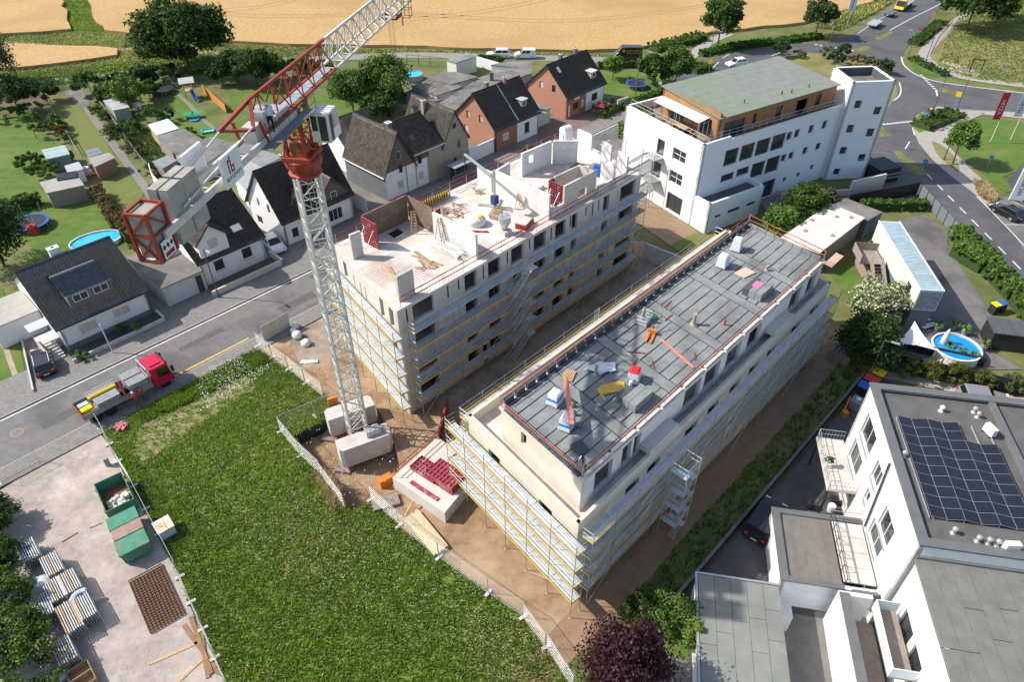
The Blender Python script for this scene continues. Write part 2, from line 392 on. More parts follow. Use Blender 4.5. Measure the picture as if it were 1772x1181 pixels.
for i in range(len(PIT)):
 p,q=PIT[i],PIT[(i+1)%len(PIT)]
 m=membrane if i in(0,6,7,8)else soil
 k=6
 for j in range(k):
  a=p.lerp(q,j/k);c=p.lerp(q,(j+1)/k)
  b.face([(a.x,a.y,0.03),(c.x,c.y,0.03),(c.x,c.y,PD),(a.x,a.y,PD)],m)
o=b.build('excavation_bank');o['kind']='structure'
def field(name,px,far=(),top=0.55,m=wheat,rag=0.5):
 pts=[W(*p)for p in px]+[Vector(p)for p in far]
 pts=ragged([(p.x,p.y)for p in pts],rag,4.0)
 b=MB();b.prism(pts,-0.05,top,m);o=b.build(name);o['kind']='structure';return o
field('wheat_field',[(155,0),(166,32),(186,55),(250,66),(330,72),(500,79),(700,83),(850,88),(1000,91),(1100,87),(1180,72),(1230,59),(1322,49),(1390,43),(1440,27),(1490,12),(1516,0),(1570,-80)],[(420,900,0),(-330,900,0)])
field('wheat_field',[(-200,66),(0,61),(70,59),(124,53),(106,0),(92,-40)],[(-420,700,0),(-700,500,0)])
field('wheat_field',[(-60,84),(28,80),(120,83),(207,87),(203,98),(160,107),(60,119),(-60,124)])
trk=mat('wheel_track',(.40,.27,.12),(.31,.21,.09),scale=2,rough=.95)
for px in([(330,12),(420,28),(540,29),(700,26),(830,33),(960,38),(1100,28),(1240,8)],[(330,17),(420,33),(540,34),(700,31),(830,38),(960,43),(1100,33),(1240,12)],[(640,40),(720,34),(860,17),(960,-6)],[(640,46),(720,39),(860,23),(985,-6)],[(330,24),(460,12),(520,-4)],[(330,29),(460,17),(540,-4)],[(0,5),(60,0)],[(0,9),(66,2)]):
 strip('tramline',smoothpts([W(*p)for p in px]),0.55,0.556,trk)
strip('field_track',smoothpts([W(*p,0)for p in[(-40,70),(28,73),(110,80),(200,84),(265,85),(330,88),(420,94)]]),1.6,-.02,track)
strip('field_lane',smoothpts([W(*p)for p in[(-60,152),(60,143),(140,136),(230,124),(300,117),(420,110),(560,101),(700,95),(850,97),(1000,102),(1120,106),(1195,112),(1240,116)]]),3.6,-.01,mat('lane_asphalt',(.30,.27,.24),(.25,.225,.2),scale=1,rough=.95))
structure('street',[S(-70,60),S(118,60),S(118,66.6),S(-70,66.6)],0.0,asphalt)
for(v0,v1,nm,m)in((66.72,69.4,'pavement',paving),(57.8,59.88,'pavement',paving)):
 slab_struct(nm,[S(-70,v0),S(112,v0),S(112,v1),S(-70,v1)],-.05,.10,m)
for v0,v1 in((66.6,66.72),(59.88,60.0)):
 slab_struct('kerb',[S(-70,v0),S(112,v0),S(112,v1),S(-70,v1)],-.05,.115,kerbstone)
b=MB();b.sheet([S(-70,66.25),S(112,66.25),S(112,66.42),S(-70,66.42)],.004,paint);o=b.build('edge_line');o['kind']='structure'
b=MB();b.sheet([S(23,60.35),S(10.5,60.35),S(10.5,60.55),S(23,60.55)],.004,mat('yellow_line',(.72,.50,.06),(.55,.4,.1),scale=3));o=b.build('edge_line');o['kind']='structure'
b=MB()
for k in range(6):b.sheet([S(82+k*5,63.2),S(84.6+k*5,63.2),S(84.6+k*5,63.34),S(82+k*5,63.34)],.004,paint)
o=b.build('centre_line');o['kind']='structure'
patch=mat('road_patch',(.105,.1,.098),(.125,.12,.115),scale=2,rough=.9)
for u,v,a,c in((3,62.2,3.2,1.1),(17,63.5,5,.8),(28,61.6,4.5,1.3),(34,64.6,2.6,1.0),(-6,64.2,4,.9)):
 b=MB();b.sheet(ragged([S(u,v),S(u+a,v),S(u+a,v+c),S(u,v+c)],.05),.003,patch);o=b.build('asphalt_patch');o['kind']='structure'
b=MB();mh=W(29,749)
b.lathe((mh.x,mh.y,.002),[(.62,0),(.62,.004)],mat('manhole_ring',(.33,.22,.16),(.25,.2,.16),scale=5),20);b.lathe((mh.x,mh.y,.004),[(.36,0),(.36,.008)],mat('manhole_iron',(.2,.17,.15),rough=.7),20)
single(b,'manhole_cover','round brown manhole cover set in the village street asphalt','manhole')
J=Wl([(1772,515),(1700,440),(1640,385),(1598,343),(1480,335),(1470,240),(1480,180),(1440,140),(1330,138),(1240,148),(1160,190),(1120,196),(1150,150),(1172,122),(1188,110),(1235,100),(1300,88),(1350,79),(1400,74),(1440,72),(1462,66),(1500,46),(1560,6),(1580,-8)])+[Vector((112,225,0)),Vector((122,228,0))]+Wl([(1640,0),(1612,30),(1590,58),(1566,86),(1559,100),(1563,112),(1580,126),(1610,138),(1650,145),(1800,163),(1800,196),(1660,189),(1622,184),(1588,201),(1580,224),(1590,248),(1612,275),(1640,300),(1687,336),(1740,389),(1800,452)])
structure('main_road',J,.004,asphalt_road)
sw=Wl([(1800,452),(1740,389),(1687,336),(1640,300),(1612,275),(1590,248),(1580,224),(1588,201),(1622,184),(1660,189),(1800,196)])
def patchpx(name,px,z,m,rag=.12,step=1.2):return structure(name,ragged(Wl(px),rag,step)if rag else Wl(px),z,m)
patchpx('pavement',[(1588,201),(1580,224),(1590,248),(1612,275),(1640,300),(1687,336),(1740,389),(1800,452),(1800,400),(1772,380),(1716,326),(1672,285),(1650,262),(1636,246),(1648,236),(1672,210),(1700,198),(1800,208),(1800,196),(1660,189),(1622,184)],.012,mat('path_asphalt',(.40,.36,.33),(.34,.305,.28),scale=1.2,rough=.95),0)
patchpx('verge',[(1612,243),(1628,250),(1650,268),(1662,292),(1658,300),(1636,282),(1618,264)],.016,drygrass)
patchpx('verge',[(1686,318),(1700,322),(1722,344),(1716,350),(1694,336)],.016,drygrass)
patchpx('lawn',[(1656,262),(1662,238),(1690,212),(1720,206),(1800,214),(1800,300),(1752,298),(1736,308),(1752,330),(1740,334),(1700,300),(1672,276)],.018,lawn)
patchpx('parking_bay',[(1716,346),(1745,340),(1800,392),(1800,470),(1740,389),(1706,354)],.018,asphalt,0)
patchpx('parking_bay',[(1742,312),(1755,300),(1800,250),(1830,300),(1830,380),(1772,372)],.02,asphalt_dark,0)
patchpx('verge',[(1325,118),(1345,97),(1400,91),(1470,96),(1515,108),(1540,122),(1552,150),(1552,168),(1530,190),(1400,180),(1320,150)],.014,drygrass)
patchpx('verge',[(1575,216),(1592,196),(1625,187),(1660,192),(1652,207),(1615,222),(1590,230)],.016,lawn)
patchpx('traffic_island',[(1513,66),(1541,52),(1545,56),(1522,70)],.016,island)
patchpx('traffic_island',[(1476,86),(1500,78),(1508,84),(1492,90)],.016,island)
patchpx('traffic_island',[(1628,152),(1668,160),(1662,166),(1626,158)],.016,island)
patchpx('traffic_island',[(1526,218),(1544,236),(1520,237)],.016,island)
patchpx('traffic_island',[(1546,262),(1560,262),(1606,300),(1592,304),(1572,296)],.016,island)
patchpx('verge',[(1568,97),(1580,100),(1640,128),(1634,134),(1600,128),(1578,114)],.016,lawn)
patchpx('verge',[(1574,74),(1590,58),(1610,42),(1632,34),(1628,50),(1600,78),(1582,82)],.016,lawn)
patchpx('slope',[(1660,30),(1700,0),(1800,-40),(1800,158),(1720,146),(1660,136),(1618,116),(1602,98),(1620,80),(1640,60)],.010,drygrass)
strip('path',smoothpts([W(*p)for p in[(1680,18),(1650,42),(1622,68),(1600,90),(1606,104),(1630,120),(1680,136),(1800,150)]]),2.2,.02,MATS['path_asphalt'])
patchpx('gravel_bed',[(1626,104),(1660,112),(1700,124),(1690,132),(1650,122),(1626,112)],.026,gravel)
patchpx('verge',[(1190,100),(1230,74),(1290,64),(1400,56),(1420,66),(1330,78),(1262,90),(1220,96)],-.012,lawn)
strip('path',smoothpts([W(*p)for p in[(1190,103),(1204,90),(1232,70),(1262,58)]]),2.4,.012,MATS['path_asphalt'])
patchpx('verge',[(1410,46),(1450,24),(1500,4),(1560,-30),(1576,-14),(1530,10),(1500,30),(1478,44),(1440,58)],-.008,wild,.4)
patchpx('lay_by',[(1480,56),(1496,40),(1540,12),(1572,-8),(1560,6),(1500,46)],.008,asphalt,0)
def line(px,wd=.18,z=.0085,name='road_line',n=3):
 return strip(name,smoothpts([W(*p)for p in px],n),wd,z,paint)
line([(1484,58),(1520,34),(1566,10),(1600,-14)])
line([(1540,52),(1580,30),(1620,10),(1650,-8)],.22)
line([(1560,98),(1564,112),(1582,127),(1610,138),(1652,146),(1800,164)],.3)
line([(1580,224),(1588,201),(1600,194)],.3);line([(1580,224),(1583,234)],.25)
line([(1536,178),(1552,170),(1559,158),(1556,142)],.25)
line([(1690,340),(1740,391),(1800,455)],.15,.02);line([(1738,389),(1800,389)],.12,.022)
line([(1748,346),(1800,318)],.12,.024);line([(1752,348),(1800,372)],.12,.024)
for k in range(10):
 y0=96.6-3.35*k
 b=MB();b.sheet([(61.25,y0-1.75),(61.45,y0-1.75),(61.45,y0),(61.25,y0)],.0085,paint);o=b.build('lane_dash');o['kind']='structure'
def dashes(a,c,n,w1,w2):
 A=W(*a);C=W(*c)
 for k in range(n):
  p=A.lerp(C,k/(n-1));d=(C-A).normalized();q=Vector((-d.y,d.x,0))
  b=MB();b.sheet([p-d*w1/2-q*w2/2,p+d*w1/2-q*w2/2,p+d*w1/2+q*w2/2,p-d*w1/2+q*w2/2],.009,paint)
  o=b.build('give_way_mark');o['kind']='structure'
dashes((1530,215),(1576,210),9,.5,.5);dashes((1594,130),(1620,156),9,.5,.5);dashes((1412,77),(1475,87),8,.6,.5)
line([(1620,156),(1622,166)],.3)
for px in([(1335,96),(1350,91)],[(1232,118),(1244,107)],[(1250,100),(1262,94)]):line(px,.2)
patchpx('worn_grass',[(238,742),(300,702),(345,672),(420,645),(446,668),(400,700),(345,735),(290,775),(238,806),(226,780)],.012,mat('worn_grass',(.30,.245,.135),(.13,.17,.035),scale=1.1,rough=.97,bump=.8,bscale=9,lo=.42,hi=.58),.5,.8)
patchpx('gravel_yard',[(-60,870),(0,848),(90,796),(172,748),(190,770),(222,835),(262,905),(300,980),(345,1080),(392,1190),(400,1240),(-100,1240)],.004,gravel,.1)
MEADOW=[(176,744),(262,702),(330,664),(400,625),(446,606),(470,622),(500,640),(545,672),(580,702),(588,715),(506,756),(556,818),(606,886),(640,868),(668,886),(700,918),(760,966),(840,1022),(905,1068),(945,1118),(990,1190),(1010,1240),(420,1240),(392,1185),(345,1075),(300,975),(240,860),(222,825),(190,760)]
structure('meadow',ragged(Wl(MEADOW),.06,1.0),.008,meadow_m)
structure('building_site',[p for p in[*Wl([(446,606),(430,596),(505,552)]),S(26,57.6),S(68,57.6),S(68,13),S(10,13),*Wl([(1010,1240),(990,1190),(945,1118),(905,1068),(840,1022),(760,966),(700,918),(668,886),(640,868),(688,850),(690,800),(676,742),(640,690),(590,716),(545,672),(500,640),(470,622)])]],.002,soil)
structure('yard',ragged([S(30,29.5),S(66,29.5),S(66,38.8),S(30,38.8)],.15),.010,yard_soil)
structure('building_margin',[S(24,51.8),S(66,51.8),S(66,57.7),S(26,57.7)],.010,yard_soil)
structure('site_strip',ragged([S(12,13),S(66,13),S(66,15.6),S(12,15.6)],.12),.012,strip_soil_m)
structure('weed_strip',ragged([S(8,10.6),S(68,10.6),S(68,13.1),S(8,13.1)],.15),.014,wild)
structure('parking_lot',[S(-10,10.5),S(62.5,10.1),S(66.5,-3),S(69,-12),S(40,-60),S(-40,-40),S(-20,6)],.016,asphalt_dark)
patchpx('courtyard',[(1355,1060),(1500,1085),(1520,1240),(1330,1240)],.022,asphalt,0)
patchpx('footpath',[(1140,1128),(1212,1150),(1210,1240),(1120,1240)],.022,paving,0)
patchpx('lawn',[(1128,1080),(1190,1085),(1190,1145),(1138,1130)],.024,lawn,.08)
structure('front_paving',[S(-10,69.4),S(100,69.4),S(100,72.2),S(-10,72.2)],.02,paving)
structure('house_plots',[S(6,72.2),S(89,72.2),S(89,92),S(60,90),S(34,86),S(20,82),S(6,79)],-.006,mat('plot_paving',(.20,.185,.165),(.15,.14,.125),scale=.8,rough=.95,c3=(.25,.23,.2),s3=.2))
patchpx('lawn',[(-80,190),(0,196),(60,205),(105,262),(70,330),(135,345),(110,400),(40,420),(-80,420)],-.02,lawn,.15)
patchpx('lawn',[(82,172),(108,168),(140,186),(152,200),(200,270),(250,335),(232,356),(180,345),(172,300),(130,250),(120,220),(96,196)],-.018,lawn_dry,.1)
patchpx('lawn',[(88,362),(165,338),(186,372),(218,405),(180,425),(130,440),(60,470),(40,460),(60,400)],-.016,lawn,.1)
patchpx('lawn',[(262,170),(300,148),(330,170),(400,235),(420,262),(360,250),(330,235),(290,205)],-.018,lawn,.15)
patchpx('lawn',[(395,160),(440,155),(520,165),(560,155),(600,180),(640,205),(585,235),(480,235),(410,225)],-.016,lawn,.15)
patchpx('lawn',[(1040,130),(1060,115),(1180,116),(1190,150),(1100,178),(1048,180)],-.016,lawn,.15)
patchpx('garden_bed',[(166,168),(230,200),(300,260),(300,310),(260,290),(200,230),(170,190)],-.022,mat('bed_soil',(.12,.09,.06),(.16,.12,.08),scale=2,rough=.95,bump=.8,bscale=10),.1)
patchpx('drive',[(108,158),(140,150),(156,175),(150,190),(136,184)],-.012,bitumen_old,.1)
strip('garden_path',smoothpts([W(*p)for p in[(150,186),(170,215),(195,248),(222,285),(252,325),(268,350)]]),1.2,-.01,paving)
strip('garden_path',smoothpts([W(*p)for p in[(305,160),(325,178),(345,200),(365,218),(380,232)]]),.7,-.01,paving)
patchpx('garden_bed',[(-60,150),(60,142),(80,175),(60,205),(0,195),(-60,200)],-.02,MATS['bed_soil'],.2)
patchpx('dirt_path',[(-10,500),(6,500),(52,672),(60,690),(-40,740),(-60,600)],-.014,lawn,.08)
strip('wheel_rut',smoothpts([W(*p)for p in[(-2,560),(14,615),(30,660),(40,690)]]),.5,-.008,track)
patchpx('driveway',[(30,560),(52,552),(92,600),(118,640),(75,668),(62,680)],.03,paving,0)
patchpx('driveway',[(252,518),(300,505),(340,530),(300,562),(270,570),(250,540)],.03,paving,0)
patchpx('driveway',[(440,430),(470,420),(530,470),(490,492)],.03,paving,0)
patchpx('driveway',[(958,262),(1000,245),(1060,212),(1000,190),(935,205),(930,240)],.03,paving_red,0)
patchpx('driveway',[(812,310),(830,300),(948,235),(960,262),(880,300),(820,330)],.028,paving,0)
patchpx('office_yard',[(1094,336),(1150,356),(1206,402),(1160,425),(1100,385)],.03,mat('clinker_paving',(.30,.215,.14),(.36,.26,.17),scale=2,rough=.9,wav=('brick',.4,.2,(.16,.11,.07),.014)),0)
patchpx('office_lawn',[(1150,388),(1206,402),(1290,400),(1270,430),(1200,450),(1150,420)],.028,lawn_dry,.1)
patchpx('office_walk',[(1300,330),(1340,318),(1420,345),(1480,340),(1600,345),(1560,362),(1420,372),(1330,372)],.03,paving,0)
patchpx('neighbour_yard',[(1555,380),(1598,372),(1640,400),(1640,425),(1700,520),(1720,560),(1700,600),(1770,640),(1640,640),(1540,600),(1560,560),(1600,540),(1620,500),(1560,420)],.03,asphalt,0)
patchpx('neighbour_lawn',[(1440,480),(1468,455),(1500,500),(1505,530),(1470,520)],.03,lawn,.08)
patchpx('planting_bed',[(1520,640),(1772,690),(1772,712),(1700,690),(1530,655)],.034,gravel,.06)
patchpx('parking_line',[(1480,742),(1505,746),(1504,750),(1479,746)],.024,paint,0)
# the two shells under construction
def wall(b,p,q,z0,z1,t,m,op=(),mr=None):
 """wall from p to q (2-D), thickness t to the left, openings (s0, s1, za, zb) left free"""
 p=Vector(p[:2]);q=Vector(q[:2]);d=(q-p);L=d.length;d=d/L;n=Vector((-d.y,d.x))*t
 zs=sorted({z0,z1,*[max(z0,min(z1,o[2]))for o in op],*[max(z0,min(z1,o[3]))for o in op]})
 ss=sorted({0.0,L,*[o[0]for o in op if 0<o[0]<L],*[o[1]for o in op if 0<o[1]<L]})
 for za,zb in zip(zs,zs[1:]):
  run=None
  for sa,sb in zip(ss,ss[1:]):
   mid,mz=(sa+sb)/2,(za+zb)/2
   free=any(o[0]<mid<o[1]and o[2]<mz<o[3]for o in op)
   if not free:run=(run[0],sb)if run else(sa,sb)
   if free or sb==ss[-1]:
    if run:
     A=p+d*run[0];B=p+d*run[1]
     b.hexa([(*A,za),(*B,za),(*(B+n),za),(*(A+n),za)],[(*A,zb),(*B,zb),(*(B+n),zb),(*(A+n),zb)],m)
    run=None
def at(p,q,s,off=0.0):
 p=Vector(p[:2]);q=Vector(q[:2]);d=(q-p).normalized();r=p+d*s+Vector((-d.y,d.x))*off
 return r,d
def window(parent,p,q,o,M=None,fm=None,gm=None,depth=0.12,bars=(1,0),fw=.07,name='window',sill=None,fill=True):
 """frame ring with a pane sub-part in the opening o=(s0,s1,za,zb) of the wall p-q"""
 fm=fm or frame_w;gm=gm or glass
 s0,s1,za,zb=o;r0,d=at(p,q,s0,depth);r1,_=at(p,q,s1,depth)
 b=MB();b.M=M or Matrix.Identity(4);n=Vector((-d.y,d.x))*.06
 def bar(a0,a1,z0,z1):
  A=r0+d*a0;B=r0+d*a1
  b.hexa([(*A,z0),(*B,z0),(*(B+n),z0),(*(A+n),z0)],[(*A,z1),(*B,z1),(*(B+n),z1),(*(A+n),z1)],fm)
 L=s1-s0
 bar(0,L,za,za+fw);bar(0,L,zb-fw,zb);bar(0,fw,za+fw,zb-fw);bar(L-fw,L,za+fw,zb-fw)
 for k in range(bars[0]):
  c=L*(k+1)/(bars[0]+1);bar(c-fw/2,c+fw/2,za+fw,zb-fw)
 for k in range(bars[1]):
  c=za+(zb-za)*(k+1)/(bars[1]+1);bar(fw,L-fw,c-fw/2,c+fw/2)
 f=b.build(name,parent)
 g=MB();g.M=M or Matrix.Identity(4);A=r0+d*.02+n*.5;B=r0+d*(L-.02)+n*.5
 g.face([(*A,za+.02),(*B,za+.02),(*B,zb-.02),(*A,zb-.02)],gm)
 g.face([(*(A+n*.3),za+.02),(*(A+n*.3),zb-.02),(*(B+n*.3),zb-.02),(*(B+n*.3),za+.02)],gm)
 g.build('pane',f)
 if sill:
  g=MB();g.M=M or Matrix.Identity(4);A,_=at(p,q,s0-.06,-.1);B,_=at(p,q,s1+.06,-.1);k=Vector((-d.y,d.x))*(depth+.1)
  g.hexa([(*A,za-.05),(*B,za-.05),(*(B+k),za-.05),(*(A+k),za-.05)],[(*A,za-.003),(*B,za-.003),(*(B+k),za-.003),(*(A+k),za-.003)],sill);g.build('sill',f)
 return f
SH=3.05
TA=thing('apartment_block','unfinished concrete block with open top floor of white block walls beside the street','building',S(45,45),ANG)
MA=Matrix.Translation((-45,-45,0))
A0,A1,A2,A3=(27.5,39.3),(62.2,39.3),(64.4,51.6),(29.8,51.6)
wu=[(29.1,31.5),(35.2,36.7),(38.2,39.8),(41.3,43.0),(44.5,46.3),(47.7,49.3),(50.3,51.2),(55.5,56.5),(58.5,61.2)]
def opsA(level):
 o=[]
 for i,(a,c)in enumerate(wu):
  if level<3 and i in(3,):a,c=a+.3,c-.3
  o.append((a-27.5,c-27.5,level*SH+.95,level*SH+2.72))
 if level==0:o.append((36.6-27.5+1.0-.4,38.6-27.5-.6,.05,2.5))
 return o
for lv in range(4):
 z0=lv*SH;z1=(lv+1)*SH-.22
 b=MB();b.M=MA;wall(b,A0,A1,z0,z1,.3,concrete,[(a,c,d,min(e,z1))for a,c,d,e in opsA(lv)]);b.build('outer_wall',TA)
 fo=[(2.0,2.7,z0+.8,z0+2.5),(9.2,9.9,z0+.6,z0+2.6),(10.9,11.7,z0+.6,z0+2.6)]+([(k,k+.16,z0+.5,z0+2.0)for k in(4.0,5.3,6.3)]if lv==3 else[])
 b=MB();b.M=MA;wall(b,A3,A0,z0,z1,.3,concrete_l,fo);b.build('outer_wall',TA)
 b=MB();b.M=MA;wall(b,A1,A2,z0,z1,.3,concrete,[(3,4.2,z0+.9,z0+2.5),(8,9.4,z0+.9,z0+2.5)]);b.build('outer_wall',TA)
 b=MB();b.M=MA;wall(b,A2,A3,z0,z1,.3,concrete,[(k,k+1.6,z0+.9,z0+2.5)for k in np.arange(2.0,32,4.2)]);b.build('outer_wall',TA)
 b=MB();b.M=MA;b.prism([(A0[0]-.02,A0[1]-.02),(A1[0]+.02,A1[1]-.02),(A2[0]+.02,A2[1]+.02),(A3[0]-.02,A3[1]+.02)],z1,z1+.22,concrete_w if lv==3 else concrete)
 b.build('floor_slab',TA)
 b=MB();b.M=MA
 for u in(34,41,47,54):b.box(u,u+.2,39.9,51.0,z0+.02,z1-.01,concrete)
 b.box(30.5,62,45.2,45.4,z0+.02,z1-.01,concrete);b.build('cross_wall',TA)
ZT=4*SH
for k,u in enumerate((28.4,33.1,34.4,37.5,40.7,43.8,47.0,50.0,52.5,53.6,54.6)):
 b=MB();b.M=MA;b.box(u,u+.13,39.27,39.297,ZT-1.75+.2*(k%3),ZT-.32,dark);b.build('recess_shade_strip',TA)  # flat dark strips on the wall face, recess shade put into the colour
def bw(p,q,z1,m=block_w,t=.24,op=(),name='block_wall'):
 b=MB();b.M=MA;wall(b,p,q,ZT+.003,z1,t,m,op);return b.build(name,TA)
HW=ZT+2.75
bw((29.75,48.2),(30.85,48.1),ZT+2.6,concrete,.25,name='wall_panel');bw((28.5,40.1),(30.2,40.1),ZT+2.55,concrete,.3,name='wall_panel')
bw((37.75,40.1),(37.75,45.9),HW-.1)
bw((47.65,40.0),(47.75,47.6),HW);bw((47.8,47.75),(50.4,48.1),HW-.3);bw((47.9,48.2),(47.9,50.3),HW-.5)
bw((52.4,48.2),(57.0,48.0),HW,op=[(1.0,1.7,ZT+1.3,ZT+2.2)]);bw((57.1,47.9),(59.0,45.9),HW)
bw((47.95,40.0),(49.7,40.0),ZT+.95);bw((54.95,39.75),(57.4,39.6),ZT+.9);bw((57.45,39.55),(57.5,41.3),HW-.15)
bw((57.7,39.5),(59.7,39.45),ZT+.9);bw((59.75,39.5),(60.2,41.1),HW);bw((60.25,41.2),(60.6,42.3),ZT+1.0)
bw((60.65,42.35),(61.0,43.9),HW);bw((61.05,44.0),(61.4,45.6),ZT+1.0);bw((61.45,45.7),(61.7,48.0),HW)
bw((49.8,40.05),(54.8,39.95),HW+.05,concrete_l,.22,[(2.2,3.5,ZT+.5,ZT+1.5)],'core_wall');bw((54.7,40.3),(54.65,42.2),HW,concrete_l,.22,name='core_wall');bw((54.5,42.3),(50.9,42.45),HW-.1,concrete_l,.2,name='core_wall')
b=MB();b.M=MA
for(u0,v0,u1,v1,n,zz,hh)in((51.0,42.4,54.5,42.3,22,HW-.1,.85),(54.6,40.4,54.6,42.1,12,HW,.8),(28.6,40.25,30.1,40.25,9,ZT+2.55,.5),(30,39.5,61,39.5,90,ZT,.7),(50.9,40.6,50.9,42.2,10,HW-.1,.8)):
 for k in range(n):
  t=k/(n-1);b.tube((u0+(u1-u0)*t,v0+(v1-v0)*t,zz),(u0+(u1-u0)*t+random.uniform(-.04,.04),v0+(v1-v0)*t,zz+hh*random.uniform(.8,1)),.012,rust,4)
o=b.build('starter_bars',TA);o['kind']='stuff'
b=MB();b.M=MA
for k in range(16):b.tube((28.8+k*.27,41.0+.3*math.sin(k),ZT+.03),(29.2+k*.27,46.8,ZT+.03),.01,rust,3)
for k in range(20):b.tube((28.7,41.0+k*.29,ZT+.045),(33.2,41.0+k*.29,ZT+.045),.01,rust,3)
o=b.build('steel_mesh',TA);o['kind']='stuff'
def formwork(name,label,p,q,h,flip,z=ZT,nx=None,stacked=False):
 P=S(*p,z);Q=S(*q,z);L=(Q-P).length;rz=math.atan2(Q.y-P.y,Q.x-P.x)
 T=thing(name,label,'formwork',P,rz,'wall formwork panels')
 y=-1 if flip else 1
 b=MB();b.box(0,L,-.01,.01,0,h,plydark);b.build('skin',T)
 b=MB()
 def bx(a,c,d,e):b.box(a,c,*sorted((y*.011,y*.13)),d,e,form_red)
 nz=max(2,int(h/.27));nn=nx or max(2,int(L/.3))
 for k in range(nz+1):bx(0,L,max(0,k*h/nz-.035),min(h,k*h/nz+.035))
 for k in range(nn+1):
  for j in range(nz):bx(max(0,k*L/nn-.03),min(L,k*L/nn+.03),j*h/nz+.035,(j+1)*h/nz-.035)
 b.build('steel_frame',T)
 for k in(0.2,0.8):
  b=MB();b.tube((L*k,y*.14,h*.7),(L*k,y*1.5,.05),.035,galv,6);b.build('push_pull_prop',T)
 return T
formwork('wall_formwork','red grid formwork panel closing the near end of the dark stairwell box',(32.5,47.9),(32.45,50.0),2.7,False)
formwork('wall_formwork','long brown formwork wall along the street side of the stairwell box',(32.55,50.05),(37.9,50.1),2.75,False)
formwork('wall_formwork','pale formwork wall with small door opening across the deck',(37.95,50.0),(37.85,46.3),2.7,False)
formwork('wall_formwork','narrow red formwork panel standing at the end of the pale formwork wall',(37.8,45.95),(38.5,46.0),2.7,True)
formwork('wall_formwork','red formwork panel closing the lift shaft of cream concrete walls',(50.1,42.35),(50.1,40.45),2.6,True)
formwork('wall_formwork','short red formwork panel behind the lift shaft wall',(50.3,42.5),(52.6,42.6),2.5,True)
def edge_rail(name,label,pts,z,h=1.05,post=2.4,m=None,wob=.03,group='red edge guard rails'):
 m=m or redpaint;P0=Vector(pts[0])
 T=thing(name,label,'guard rail',(P0.x,P0.y,z),0,group)
 for a,c in zip(pts,pts[1:]):
  a=Vector(a)-P0;c=Vector(c)-P0;L=(c-a).length;n=max(1,round(L/post))
  for k in range(n+(c==Vector(pts[-1])-P0)):
   p=a.lerp(c,k/n);b=MB();b.tube((p.x,p.y,0),(p.x,p.y,h+.12),.024,galv,5);b.build('post',T)
  for hz,hh in((h,.15),(h*.52,.14)):
   b=MB()
   for k in range(n):
    p=a.lerp(c,k/n-(.03 if k else 0));q=a.lerp(c,(k+1)/n+(.03 if k<n-1 else 0))
    b.beam((p.x,p.y,hz+random.uniform(-wob,wob)),(q.x,q.y,hz+random.uniform(-wob,wob)),.035,hh*.5,m)
   b.build('rail',T)
 return T
edge_rail('edge_guard_rail','red rail along the yard side of the open deck',[S(28.0,39.42,0),S(45,39.42,0),S(61.8,39.42,0)],ZT)
edge_rail('edge_guard_rail','red rail along the street side of the open deck',[S(30.2,51.45,0),S(64.0,51.45,0)],ZT)
TB=thing('apartment_block','unfinished cream block with recessed top storey and grey bitumen roof','building',S(43,22),ANG)
MBm=Matrix.Translation((-43,-22,0))
B0,B1,B2,B3=(23.5,16.25),(61.6,16.25),(63.5,28.75),(25.4,28.75)
SB=2.65
wb=[(28.9,30.6),(31.6,33.2),(36.6,38.4),(39.9,41.6),(43.3,45.0),(46.5,48.2),(49.7,51.2),(54.2,56),(58,59.8)]
for lv in range(3):
 z0=lv*SB;z1=z0+SB-.2
 b=MB();b.M=MBm;wall(b,B0,B1,z0,z1,.3,cream_r,[(a-23.5,c-23.5,z0+.9,z0+2.25)for a,c in wb]);b.build('outer_wall',TB)
 b=MB();b.M=MBm;wall(b,B3,B0,z0,z1,.3,cream_r,[(2.6,4.0,z0+1.0,z0+2.1),(8.6,10.0,z0+1.0,z0+2.1)]);b.build('outer_wall',TB)
 b=MB();b.M=MBm;wall(b,B1,B2,z0,z1,.3,cream_r,[(3,4.6,z0+.9,z0+2.2)]);b.build('outer_wall',TB)
 b=MB();b.M=MBm;wall(b,B2,B3,z0,z1,.3,cream_r,[(k,k+1.7,z0+.5,z0+2.25)for k in np.arange(2,35,4.0)]);b.build('outer_wall',TB)
 b=MB();b.M=MBm;b.prism([(B0[0]+.02,B0[1]+.02),(B1[0]-.02,B1[1]+.02),(B2[0]-.02,B2[1]-.02),(B3[0]+.02,B3[1]-.02)],z1,z1+.2,concrete_w if lv==2 else concrete);b.build('floor_slab',TB)
 b=MB();b.M=MBm;b.box(26.5,61,22.2,22.4,z0+.02,z1-.01,concrete)
 for u in(33,42,51):b.box(u,u+.2,16.9,28.2,z0+.02,z1-.01,concrete)
 b.build('cross_wall',TB)
ZB=3*SB
for p,q,nm in((B0,B1,'parapet'),(B3,B0,'parapet'),(B1,B2,'parapet'),(B2,B3,'parapet')):
 b=MB();b.M=MBm
 op=[(2.6,4.0,ZB-.1,ZB+.45)]if p==B3 else[]
 wall(b,p,q,ZB+.003,ZB+.95,.27,cream_r);b.build(nm,TB)
C0,C1,C2,C3=(24.85,17.25),(60.6,17.25),(61.8,25.8),(26.05,25.8)
ZR=11.4
wp=[(26.3,28.3),(29.4,30.5),(30.8,31.6),(37.3,39.6),(40.2,42.5),(43.5,45.8),(47.0,49.2),(54.5,56.7),(57.9,59.7)]
opw=[(a-24.85,c-24.85,ZB+.55,ZB+2.75)for a,c in wp]
b=MB();b.M=MBm;wall(b,C0,C1,ZB+.004,ZR-.22,.3,block_w,opw);b.build('penthouse_wall',TB)
